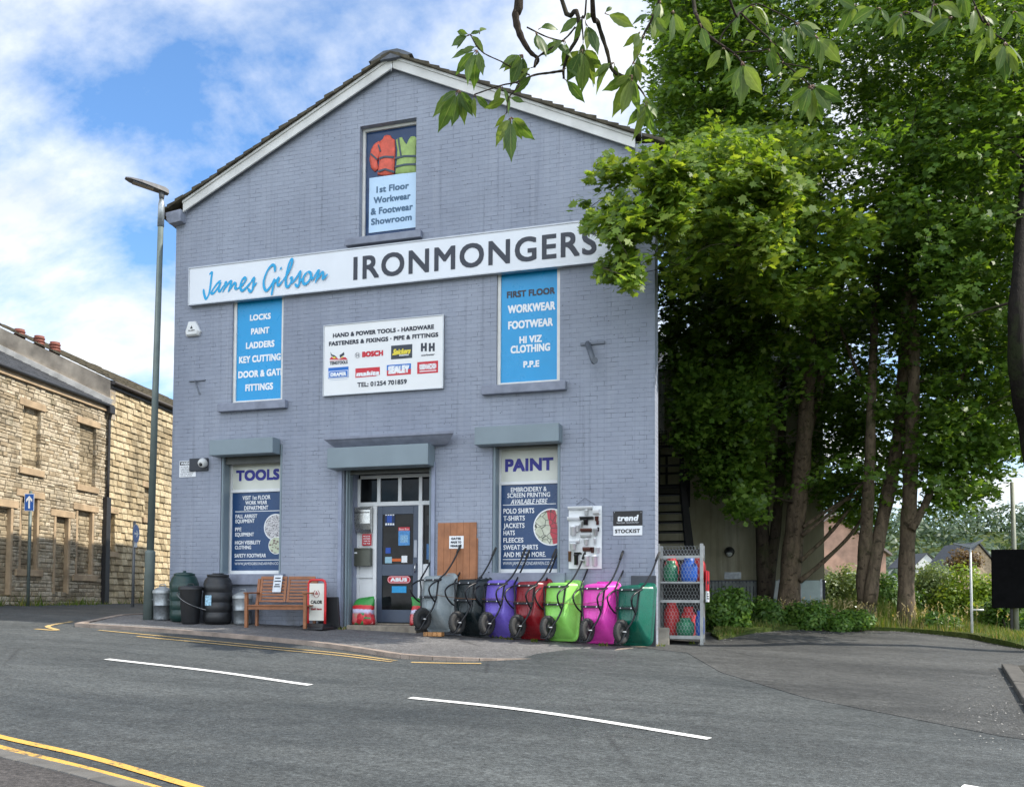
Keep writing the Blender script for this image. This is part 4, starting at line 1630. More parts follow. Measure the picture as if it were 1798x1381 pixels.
# eaves course, gutter, roof
tr = MB()
tr.box(0, eave1 - .14, -.2, S1, eave1, .09)
tr.xform(FR)
tr.build('eaves_course', DRESS, hs1, .01)
gt = MB()
gt.tube([(-.05, eave1 + .03, .13), (S1, eave1 + .03, .13)], .055, 8)
gt.xform(FR)
gt.build('gutter', pm('black painted iron', (.02, .02, .022), .5), hs1)
PITCH = math.tan(math.radians(25.5))
rf = MB()
R = 4.2
nrow = 16
for k in range(nrow):
    o0, o1 = .16 - (R + .16) * k / nrow, .16 - (R + .16) * (k + 1) / nrow
    z0_, z1_ = eave1 + .05 + (.16 - o0) * PITCH, eave1 + .05 + (.16 - o1) * PITCH
    s = 0.0
    while s < S1:
        w = .3 + rng.random() * .05
        e = min(S1, s + w)
        th = .018 + rng.random() * .012
        rf.hexa([(s + .003, z0_, o0), (e - .003, z0_, o0), (e - .003, z1_ - .01, o1), (s + .003, z1_ - .01, o1),
                 (s + .003, z0_ + th, o0), (e - .003, z0_ + th, o0), (e - .003, z1_ + .004, o1), (s + .003, z1_ + .004, o1)])
        s = e
rf.xform(FR)
rf.build('roof', SLATE, hs1)

hs2 = thing('stone_house', 'taller squared stone house with rendered gable and three red chimney pots', 'house')
S2 = -15.0
hole2 = [opening(K(462, 872), K(482, 1038), .04), opening(K(612, 762), K(642, 898), .04)]
mb = masonry(S2, 0, -.2, eave2, .175, .20, .20, .34, hole2, .055, random.Random(3), .03)
mb.xform(FR)
mb.build('wall', SQ, hs2)
b = MB()
b.box(S2, -.4, -.35, -.01, eave2, -.105)
b.xform(FR)
b.build('mortar_bed', MORT, hs2)
for h in hole2:
    mb = masonry(h[0] - .02, h[2] + .02, h[1] - .02, h[3] + .02, .14, .2, .2, .4, [], .0, rng)
    for i, v in enumerate(mb.v): mb.v[i] = (v[0], v[1], v[2] - .06)
    mb.xform(FR)
    nm = mb.build('blocked_window', INF, hs2)
    tr = MB()
    tr.box(h[0] - .14, h[3], -.05, h[2] + .14, h[3] + .17, .10)
    tr.box(h[0] - .12, h[1] - .15, -.05, h[2] + .12, h[1], .13)
    tr.xform(FR)
    tr.build('stone_surround', DRESS, nm, .01)
gb = MB()                                                           # rendered gable end above the lower roof
R2 = 4.6
gl = [(.09, eave1 - .3), (.09, eave2 + .12), (-R2, eave2 + .12 + R2 * PITCH), (-R2 * 2, eave2 + .1), (-R2 * 2, eave1 - .3)]
vs = [(s, z, o) for s in (-.24, .045) for o, z in gl]
n = len(gl)
gb.add(vs, [list(range(n)), list(reversed(range(n, 2 * n)))] + [[i, n + i, n + (i + 1) % n, (i + 1) % n] for i in range(n)])
gb.xform(FR)
gb.build('rendered_gable', pm('stained grey render', (.33, .28, .22), .95, 0, .45, 2.0, .6, 20), hs2)
fl = MB()
fl.bar((.075, eave1 + .10, .15), (.075, eave1 + .10 + (R + .15) * PITCH, -R), .06, .24, (0, 1, 0))
fl.xform(FR)
fl.build('flashing', pm('pale mortar flashing', (.52, .49, .44), .9, 0, .25, 3, .4, 20), hs2)
rf = MB()
nrow = 18
for k in range(nrow):
    o0, o1 = .2 - (R2 + .2) * k / nrow, .2 - (R2 + .2) * (k + 1) / nrow
    z0_, z1_ = eave2 + .10 + (.2 - o0) * PITCH, eave2 + .10 + (.2 - o1) * PITCH
    s = S2
    while s < .06:
        e = min(.07, s + .42 + rng.random() * .12)
        th = .035 + rng.random() * .03
        rf.hexa([(s + .004, z0_, o0), (e - .004, z0_, o0), (e - .004, z1_ - .01, o1), (s + .004, z1_ - .01, o1),
                 (s + .004, z0_ + th, o0), (e - .004, z0_ + th, o0), (e - .004, z1_ + .012, o1), (s + .004, z1_ + .012, o1)])
        s = e
rf.xform(FR)
rf.build('roof', SLATEM, hs2)
gt = MB()
gt.box(S2, eave2 - .10, .0, .0, eave2 + .0, .13)
gt.box(S2, eave2 - .01, -.4, .03, eave2 + .125, .12)
gt.tube([(S2, eave2 + .05, .19), (.05, eave2 + .05, .19)], .06, 8)
gt.xform(FR)
gt.build('gutter', pm('dark brown gutter', (.035, .028, .024), .6), hs2)
POT = pm('terracotta pot', (.17, .05, .032), .7, 0, .3, 8, .3, 30)
for px, py in ((34, 590), (68.5, 602), (96, 613)):
    p = on_plane(px, py + 14, P0 + AV * -.35, AV)
    r_ = .155
    pf = []
    for k in range(6):
        z_ = -.1 + k * .085
        pf += [(r_ * .82, z_), (r_, z_ + .02), (r_, z_ + .05), (r_ * .82, z_ + .068)]
    pf += [(r_ * .9, .43), (r_ * .7, .43), (r_ * .7, .3)]
    m = MB()
    m.lathe(pf, tuple(p), 14)
    m.lathe([(r_ * .9, -.6), (r_ * .9, -.05)], tuple(p), 10)
    m.build('chimney_pot', POT, hs2)
t = thing('downpipe', 'black cast iron downpipe in the corner between the two stone houses', 'downpipe')
m = MB()
o_ = .14
zt_ = eave1 - .05
m.tube(catmull([(.10, zt_ + .05, .16), (.10, zt_ - .12, .16), (.07, zt_ - .3, .10), (.07, zt_ - .5, .10), (.07, zt_ - 2.6, .10)], 4), .045, 10)
m.xform(FR)
m.build('pipe', pm('black painted iron', (.02, .02, .022)), t)
m = MB()
m.box(-.03, zt_ - .15, .06, .21, zt_ + .06, .22)
m.xform(FR)
m.build('hopper', pm('black painted iron', (.02, .02, .022)), t, .02)
m = MB()
m.box(-.02, -.2, .02, .19, zt_ - 2.5, .16)
m.xform(FR)
m.build('boxed_base', pm('black painted iron', (.02, .02, .022)), t, .01)

# ================================================================= STREET FURNITURE
GREYG = pm('grey green column paint', (.115, .145, .135), .5, .1, .15, 4, .1, 20)
lx, ly = on_g(260, 1087)
lz = gz(lx, ly)
ltop = on_plane(282, 398, (lx, ly, 0), (-.29, .956, 0))[2]
t = thing('street_lamp', 'tall grey street lamp with flat lantern at the left corner of the shop', 'street lamp')
lean = Vector((.10, 0, 0)) / 7.0
m = MB()
zb_ = on_plane(261, 965, (lx, ly, 0), (-.29, .956, 0))[2]
P_ = lambda z: (lx + lean.x * (z - lz), ly, z)
m.tube([P_(lz - .2), P_(zb_ - .06), P_(zb_ - .03), P_(zb_ - .0)], [.092, .092, .092, .062], 18)
m.build('base', GREYG, t)
m = MB()
m.tube([P_(zb_ - .01), P_(ltop)], [.066, .052], 16)
m.build('column', GREYG, t)
m = MB()
zt2 = on_plane(282, 361, (lx, ly, 0), (-.29, .956, 0))[2]
zt3 = on_plane(282, 351, (lx, ly, 0), (-.29, .956, 0))[2]
m.tube([P_(ltop - .01), P_(zt2), P_(zt3)], [.061, .059, .038], 16)
m.build('sleeve', GALV, t)
m = MB()
zt4 = on_plane(282, 340, (lx, ly, 0), (-.29, .956, 0))[2]
m.tube([P_(zt3 - .01), P_(zt3 + .06), P_(zt4)], [.040, .05, .055], 14)
m.build('neck', pm('lantern grey', (.10, .10, .105), .6), t)
hx, hy, hz_ = P_(zt4)
m = MB()
dirv = Vector((-.62, -.78, .0)).normalized()      # the arm reaches out over the road
side = Vector((-dirv.y, dirv.x, 0))
rings = []
for s_, w_, u_, l_ in ((-.12, .06, .075, .0), (-.05, .085, .10, .0), (.1, .10, .095, .005), (.36, .115, .08, .015), (.56, .10, .06, .02), (.65, .05, .05, .03)):
    c_ = Vector((hx, hy, hz_ + .0)) + dirv * s_ + Vector((0, 0, .10 * (s_ + .1)))
    rings.append([c_ + side * (w_ * a) + Vector((0, 0, (u_ if b_ else l_))) for a, b_ in ((-1, 0), (1, 0), (1.0, .0), (.75, 1), (-.75, 1), (-1, 0))])
m.loft(rings, 0, False)
m.build('lantern', pm('lantern grey', (.13, .14, .15)), t, .006)
m = MB()
q = []
for s_, w_ in ((.15, .075), (.52, .075)):
    c_ = Vector((hx, hy, hz_)) + dirv * s_ + Vector((0, 0, .10 * (s_ + .1) + .005))
    q += [c_ - side * w_, c_ + side * w_]
m.hexa([q[0] - Vector((0, 0, .012)), q[1] - Vector((0, 0, .012)), q[3] - Vector((0, 0, .012)), q[2] - Vector((0, 0, .012)), q[0] + Vector((0, 0, .02)), q[1] + Vector((0, 0, .02)), q[3] + Vector((0, 0, .02)), q[2] + Vector((0, 0, .02))])
m.build('glass', pm('lantern lens', (.10, .105, .11), .2), t)


def street_sign(name, lab, base_px, foot_py, top_py, dist, plate, ground_z=None):
    p = at_d(base_px, foot_py, dist)
    top = at_d(base_px + 1, top_py, dist).z
    t = thing(name, lab, 'road sign')
    m = MB()
    m.tube([(p.x, p.y, p.z - .3), (p.x, p.y, top)], .038, 12)
    m.tube([(p.x, p.y, top), (p.x, p.y, top + .02)], [.042, .03], 12)
    m.build('post', GREYG if plate == 'arrow' else pm('grey sign post', (.16, .17, .18), .5, .3), t)
    return t, p, top


BLUE = flat('road sign blue', (.015, .10, .40), .35)
t, p, top = street_sign('one_way_sign', 'blue rectangular one way sign with white up arrow on a post', 49, 1058, 862, 22.0, 'arrow')
# plate turned to face down the street
fw = Vector((.28, -.96, 0)).normalized()
sd = Vector((-fw.y, fw.x, 0))
zc = at_d(50, 881, 22.0).z
def plate_box(m, c, w, h, d0, d1, mi):
    o_ = Vector((p.x, p.y, 0))
    vs = []
    for dz in (-h, h):
        for a, dd in ((-w, d0), (w, d0), (w, d1), (-w, d1)):
            v = o_ + sd * a + fw * dd
            vs.append((v.x, v.y, c + dz))
    m.hexa(vs, mi)
m = MB(); plate_box(m, zc, .118, .21, .045, .05, 0); m.build('backing', pm('sign grey', (.25, .26, .27), .5), t)
m = MB(); plate_box(m, zc, .118, .21, .051, .054, 0); plate_box(m, zc, .106, .198, .0545, .056, 1); m.build('plate', [INKW, BLUE], t)
m = MB()
o_ = Vector((p.x, p.y, zc)) + fw * .058
P_ = [(-.022, -.15), (.022, -.15), (.022, .06), (.075, -.0), (.075, .07), (0, .16), (-.075, .07), (-.075, -.0), (-.022, .06)]
m.add([o_ + sd * a + Vector((0, 0, z)) for a, z in P_], [list(range(9))])
m.build('arrow', INKW, t)
t, p, top = street_sign('turn_sign', 'round blue arrow sign on a grey post beyond the lamp', 233, 1062, 915, 24.0, 'round')
zc = at_d(238, 936, 24.0).z
fw = Vector((.94, .335, 0)).normalized()
sd = Vector((-fw.y, fw.x, 0))
m = MB()
def disc_w(m, r, d, mi, c=None):
    o_ = Vector((p.x, p.y, zc)) + fw * d
    m.add([o_ + sd * (r * math.cos(k * math.pi / 14)) + Vector((0, 0, r * math.sin(k * math.pi / 14))) for k in range(28)], [list(range(28))], mi)
for d, r, mi in ((.045, .25, 2), (.05, .25, 0), (.053, .235, 1)): disc_w(m, r, d, mi)
m.build('plate', [INKW, BLUE, pm('sign grey', (.25, .26, .27))], t)
m = MB()
o_ = Vector((p.x, p.y, zc)) + fw * .056
P_ = [(-.15, -.025), (.03, -.025), (-.02, -.09), (.05, -.09), (.16, 0), (.05, .09), (-.02, .09), (.03, .025), (-.15, .025)]
m.add([o_ + sd * a + Vector((0, 0, z)) for a, z in P_], [list(range(9))])
m.build('arrow', INKW, t)
m = MB(); zc2 = at_d(238, 956, 24.0).z
plate_box(m, zc2, .10, .06, .045, .05, 0); m.build('small_plate', INKW, t)

# ================================================================= GOODS OUTSIDE THE SHOP
def on_pave(px, py):
    x, y = on_g(px, py)
    return x, y, pz(x, y)


def dustbin(name, lab, x, y, r, h, lidz=True):
    t = thing(name, lab, 'dustbin', (x, y, pz(x, y)), group='galvanised dustbins')
    m = MB()
    m.lathe([(r * .86, 0), (r * .88, .03), (r * .90, .05), (r * .95, h * .5), (r * .97, h * .5), (r * .95, h * .52), (r, h - .02), (r * 1.04, h - .01), (r * 1.04, h)], (0, 0, 0), 26)
    m.build('body', GALV, t)
    m = MB()
    m.lathe([(r * 1.07, h - .035), (r * 1.08, h + .01), (r * .95, h + .03), (r * .55, h + .075), (r * .12, h + .095), (0.001, h + .097)], (0, 0, 0), 26, caps=False)
    m.build('lid', GALV_L, t)
    m = MB()
    m.tube(catmull([(-.07, 0, h + .085), (-.05, 0, h + .13), (.05, 0, h + .13), (.07, 0, h + .085)], 4), .008, 6)
    for s in (-1, 1):
        m.tube(catmull([(s * r * .98, -.06, h * .72), (s * (r + .035), -.05, h * .70), (s * (r + .035), .05, h * .70), (s * r * .98, .06, h * .72)], 4), .007, 6)
    m.build('handle', GALV, t)
    return t


dustbin('galvanised_dustbin', 'small galvanised dustbin with lid nearest the street lamp', .13, -.36, .165, .53)
dustbin('galvanised_dustbin', 'galvanised dustbin with lid between the black water butt and the bench', 1.80, -.30, .17, .50)

t = thing('water_butt', 'dark green ribbed water butt behind the slim black dustbin', 'water butt', (.60, -.36, pz(.6, -.36)))
DKG = pm('dark green plastic', (.008, .035, .03), .35, 0, .12, 5, .05, 30)
m = MB()
prof = [(.21, 0), (.225, .03)]
for k in range(4):
    z = .05 + k * .165
    prof += [(.238 + .005 * k, z), (.244 + .004 * k, z + .008), (.246 + .004 * k, z + .08), (.242 + .005 * k, z + .155), (.237 + .005 * k, z + .16)]
prof += [(.245, .72), (.22, .80), (.17, .86)]
m.lathe(prof, (0, 0, 0), 28)
m.build('body', DKG, t)
m = MB()
m.lathe([(.185, .845), (.19, .87), (.12, .895), (.03, .90), (.03, .925), (.001, .93)], (0, 0, 0), 24, caps=False)
m.build('lid', DKG, t)

t = thing('water_butt', 'black ribbed water butt with a small blue and white label', 'water butt', (1.36, -.42, pz(1.36, -.42)))
m = MB()
prof = [(.20, 0), (.22, .02)]
for k in range(4):
    z = .04 + k * .175
    b_ = (.004, .012, .012, .006)[k]
    prof += [(.238 + b_, z), (.243 + b_, z + .006), (.247 + b_, z + .08), (.243 + b_, z + .166), (.237 + b_, z + .171)]
prof += [(.24, .74), (.235, .78), (.20, .83), (.17, .85)]
m.lathe(prof, (0, 0, 0), 28)
m.build('body', BLACKP, t)
m = MB()
m.lathe([(.185, .84), (.195, .86), (.19, .885), (.10, .895), (.10, .91), (.001, .91)], (0, 0, 0), 24, caps=False)
m.build('lid', BLACKP, t)
m = MB()
fx, fy = .22, -.975
vs = []
for a in (-.30, -.10, .10, .20):
    for z in (.33, .51):
        th = math.atan2(-1, 0) + a
        vs.append((.272 * math.cos(th), .272 * math.sin(th), z))
m.add(vs, [(0, 2, 3, 1), (2, 4, 5, 3), (4, 6, 7, 5)])
m.build('paper_label', pm('printed label', (.30, .50, .66), .5, 0, .6, 26), t)

t = thing('plastic_dustbin', 'slim tapered black plastic dustbin in front of the green water butt', 'dustbin', (.98, -.68, pz(.98, -.68)))
m = MB()
m.lathe([(.14, 0), (.15, .02), (.195, .60), (.20, .62)], (0, 0, 0), 24)
m.build('body', BLACKP, t)
m = MB()
m.lathe([(.215, .60), (.22, .64), (.20, .665), (.10, .68), (.001, .682)], (0, 0, 0), 24, caps=False)
m.tube(catmull([(-.06, 0, .675), (-.05, 0, .71), (.05, 0, .71), (.06, 0, .675)], 3), .01, 6)
m.build('lid', BLACKP, t)
m = MB()
pts = catmull([(x, y, z + pz(1, -.7)) for x, y, z in ((.78, -.74, .58), (.84, -.87, .52), (.98, -.905, .42), (1.12, -.86, .34), (1.22, -.73, .28), (1.32, -.70, .25))], 4)
m.tube(pts, .008, 6)
tag(m.build('chain', pm('chain steel', (.22, .22, .22), .4, .8)), 'thin steel chain slung across the black bin and water butt', 'chain')

# ---- bench
WOOD = pm('oiled hardwood', (.27, .105, .042), .5, 0, .28, 9, .2, 40)
bx, by = 2.70, -.50
bz = pz(2.7, -.5)
t = thing('garden_bench', 'brown slatted wooden garden bench with a notice on its back', 'bench', (bx, by, bz), (math.radians(1), 0, math.radians(5)))
Wd, SD = .575, .42
m = MB()
for k in range(6):
    y = -.21 + k * .075
    m.box(-Wd, y, .385, Wd, y + .062, .405)
m.build('seat', WOOD, t, .004)
m = MB()
m.box(-Wd + .03, -.19, .325, Wd - .03, -.165, .383)
m.box(-Wd + .03, .19, .325, Wd - .03, .215, .383)
m.build('seat_rail', WOOD, t, .004)
for sx in (-1, 1):
    m = MB(); x = sx * (Wd - .025)
    m.box(x - .027, -.215, 0, x + .027, -.16, .60)
    m.build('leg', WOOD, t, .005)
    m = MB()
    m.bar((x, .19, 0), (x, .20, .40), .05, .05, (0, 1, 0))
    m.bar((x, .20, .40), (x, .29, .86), .05, .045, (0, 1, 0))
    m.build('leg', WOOD, t, .005)
    m = MB()
    m.box(x - .035, -.24, .60, x + .035, .24, .625)
    m.build('armrest', WOOD, t, .008)
for x0, x1 in ((-Wd + .055, -.012), (.012, Wd - .055)):
    m = MB()
    P = lambda x, u: (x, .205 + .088 * u, .44 + .44 * u)
    for xx in (x0 + .02, x1 - .02): m.bar(P(xx, .02), P(xx, 1.0), .045, .022, (0, 1, 0))
    for k in range(8):
        u = .06 + k * .128
        m.bar(P(x0 + .042, u), P(x1 - .042, u), .014, .038, (0, .2, 1))
    m.bar(P(x0, 1.0), P(x1, 1.0), .026, .05, (0, .2, 1))
    m.build('backrest', WOOD, t, .003)
t = thing('paper_notice', 'white paper notice in a sleeve hung over the bench back', 'notice', (bx - .20, by + .055, bz))
m = MB()
m.bar((0, .125, .63), (.0, .185, .93), .17, .003, (0, 1, 0))
m.build('sheet', pm('paper in plastic sleeve', (.62, .66, .70), .25, 0, .15, 9), t)
m = MB()
for k, (u, w) in enumerate(((.80, .11), (.62, .13), (.42, .09), (.3, .12))):
    z = .63 + .30 * u; y = .125 + .06 * u - .004
    m.bar((0, y, z), (0, y + .004, z + .02), w, .002, (0, 1, 0))
m.build('lettering', INK, t)

# ---- pavement board
ax0, ay0 = 3.33, -.36
az0 = pz(ax0, ay0)
t = thing('pavement_board', 'red framed white pavement board reading CALOR gas sold here on a black base', 'pavement board', (ax0, ay0, az0), (0, 0, math.radians(-6)))
m = MB()
m.loft([[(-.27, -.22, 0), (.27, -.22, 0), (.27, .22, 0), (-.27, .22, 0)], [(-.26, -.20, .04), (.26, -.20, .04), (.26, .20, .04), (-.26, .20, .04)],
        [(-.19, -.06, .10), (.19, -.06, .10), (.19, .06, .10), (-.19, .06, .10)]], 0, False)
m.build('base', BLACKP, t, .01)
m = MB()
w, h0, h1 = .175, .09, .86
pth = [(-w, 0, h0)] + [(-w, 0, h0 + (h1 - .07 - h0) * k / 3) for k in (1, 2, 3)] + [(-w + .02, 0, h1 - .02), (-w + .07, 0, h1)] + [(w - .07, 0, h1), (w - .02, 0, h1 - .02)] + [(w, 0, h1 - .07 - (h1 - .07 - h0) * k / 3) for k in (0, 1, 2, 3)]
m.tube(pth, .022, 10)
m.build('frame', pm('red tube', (.62, .025, .03), .35, 0, .05, 4), t)
m = MB()
m.box(-w + .022, -.010, .15, w - .022, .010, h1 - .06)
m.build('panel', pm('board white', (.70, .69, .62), .4, 0, .05, 3), t, .004)
m = MB()
CRED = flat('dark red print', (.33, .02, .03))
for k in range(22):      # broken ring
    a0, a1 = math.radians(115 + k * 14), math.radians(115 + (k + 1) * 14)
    m.bar((.06 * math.cos(a0), -.012, .62 + .065 * math.sin(a0)), (.06 * math.cos(a1), -.012, .62 + .065 * math.sin(a1)), .003, .016, (0, 1, 0), 0)
m.bar((-.0, -.012, .60), (0, -.012, .665), .016, .003, (0, 1, 0), 0)
m.bar((-.025, -.012, .60), (-.025, -.012, .64), .012, .003, (0, 1, 0), 0)
m.bar((.025, -.012, .60), (.025, -.012, .64), .012, .003, (0, 1, 0), 0)
put_text(m, 'CALOR', -.12, .12, .445, .505, -.0125, 1, .0035)
put_text(m, 'Sold here', -.11, .11, .335, .375, -.0125, 0, .003, .2)
m.build('lettering', [CRED, BLACK], t)
x_, y_ = 3.46, -.14
t = thing('black_board', 'plain black board standing half hidden behind the red framed pavement board', 'board', (x_, y_, pz(x_, y_)), (math.radians(8), 0, math.radians(-4)))
m = MB(); m.box(-.20, 0, .0, .20, .025, .54); m.build('panel', pm('slate black board', (.018, .019, .022), .6), t, .004)
m = MB(); m.box(-.215, -.01, .0, -.20, .03, .56); m.box(.20, -.01, .0, .215, .03, .56); m.box(-.20, -.01, .54, .20, .03, .56); m.build('frame', pm('board edge', (.03, .03, .034), .5), t, .003)


# ---- compost bags
def mat_bag():
    t = NT('printed compost bag')
    v = t.coord('Generated')
    s = t.new('ShaderNodeSeparateXYZ'); t.l.new(v, s.inputs[0])
    n = t.noise(t.map(v, (1, 1, 1)), 6, 3)
    z = t.math('ADD', s.outputs[2], t.math('MULTIPLY', t.math('SUBTRACT', n, .5), .10))
    pic = t.voro(v, 5, out='Color')
    sp = t.new('ShaderNodeSeparateColor'); t.l.new(pic, sp.inputs[0])
    low = t.ramp(sp.outputs[0], [(.2, (.45, .02, .03)), (.5, (.62, .05, .06)), (.72, (.7, .25, .25)), (.9, (.03, .22, .06))])
    mid = t.ramp(z, [(.38, (.42, .43, .62)), (.47, (.55, .52, .68))])
    c = t.mix(t.ramp(z, [(.36, 0.0), (.44, 1.0)]), low, mid)
    c = t.mix(t.ramp(z, [(.52, 0.0), (.54, 1.0)]), c, (.55, .02, .03))
    c = t.mix(t.ramp(z, [(.66, 0.0), (.68, 1.0)]), c, (.04, .26, .05))
    t.bump(t.noise(v, 9, 4), .4, .03)
    return t.fin(c, .3, 0, .5)


BAGM = mat_bag()


def bag(lab, x, y, z, w, h, rz_, seed):
    rng = random.Random(seed)
    t = thing('compost_bag', lab, 'compost bag', (x, y, z), (math.radians(-6), 0, rz_), group='bags of compost by the door')
    m = MB()
    rings = []
    for k in range(10):
        u = k / 9
        bulge = math.sin(math.pi * min(1, u * .9 + .1)) ** .5
        wx = w / 2 * (1.0 - .12 * u + .05 * math.sin(u * 9 + seed))
        wy = .10 * bulge * (1 - .75 * u ** 3) + .012
        ring = []
        for q in range(14):
            a = 2 * math.pi * q / 14
            ca, sa = math.cos(a), math.sin(a)
            ex = lambda c_: math.copysign(abs(c_) ** .6, c_)
            ring.append((wx * ex(ca) * (1 + rng.uniform(-.03, .03)) + .015 * math.sin(u * 6 + seed), wy * ex(sa) + rng.uniform(-.008, .008), h * u + rng.uniform(-.01, .01) + (.03 * ca * (1 if seed % 2 else -1) if k > 6 else 0)))
        rings.append(ring)
    m.loft(rings, 0, True)
    m.build('sack', BAGM, t)
    return t


bx_, by_ = on_y(637, 1096, .16)[0], .16
bag('red and green compost bag standing on the left of the doorstep', bx_, by_, .085, .45, .47, math.radians(-8), 1)
bag('red and green compost bag half hidden behind the silver wheelbarrow', on_y(735, 1096, .12)[0], .12, .085, .30, .46, math.radians(20), 4)

# ---- sample gate
t = thing('sample_gate', 'orange brown boarded sample gate upright on the wall behind the barrows', 'gate', (5.81, -.055, 0), (math.radians(-1), 0, 0))
gw, gh = .352, 1.845
m = MB()
GATE = pm('orange stained boards', (.33, .135, .058), .6, 0, .22, 5, .25, 30)
nb_ = 6
for k in range(nb_):
    a, c = -gw + 2 * gw * k / nb_, -gw + 2 * gw * (k + 1) / nb_
    m.box(a + .0015, -.012, .50, c - .0015, .012, gh if k < nb_ - 0 else gh)
m.build('boards', GATE, t, .002)
m = MB()
for z in (.6, 1.1, gh - .2): m.box(-gw, .012, z, gw, .045, z + .1)
m.build('ledge', GATE, t, .004)
m = MB()
m.box(gw, .0, .5, gw + .02, .03, gh - .27)
m.build('edge_post', GATE, t, .003)
m = MB()
m.box(-.135, -.018, 1.40, .125, -.0125, 1.615)
m.build('notice_board', INKW, t)
m = MB()
for k, s_ in enumerate(('GATES', 'MADE TO', 'MEASURE')):
    put_text(m, s_, -.10 - .005 * k, .075 + .01 * k, 1.55 - .062 * k, 1.59 - .062 * k, -.0195, 0, .003)
m.build('lettering', INK, t)

# ---- wheelbarrows


def rrect(w, t0, t1, r, y, n=4):
    """rounded rectangle: lateral half width w, along the barrow t0..t1, at depth y"""
    out = []
    for cx, cz, a0 in ((w - r, t0 + r, -.5), (w - r, t1 - r, 0), (-w + r, t1 - r, .5), (-w + r, t0 + r, 1.0)):
        for k in range(n + 1):
            a = (a0 + .5 * k / n) * math.pi
            out.append((cx + r * math.cos(a), y, cz + r * math.sin(a)))
    return out


def mat_tray(name, col, rough=.32, var=.1, spec=.5):
    t = NT(name)
    v = t.coord()
    c = t.mix(t.ramp(t.noise(v, 5, 5), [(.35, 0.0), (.7, 1.0)]), sc(col, 1 - var), sc(col, 1 + var))
    dust = t.ramp(t.noise(v, 3.2, 6, .65), [(.5, 0.0), (.75, 1.0)])
    c = t.mix(t.math('MULTIPLY', dust, .06), c, (.25, .24, .22))
    t.bump(t.noise(v, 60, 3), .05, .003)
    return t.fin(c, t.ramp(t.noise(v, 7, 4), [(.3, rough - .08), (.7, rough + .15)]), 0, spec)


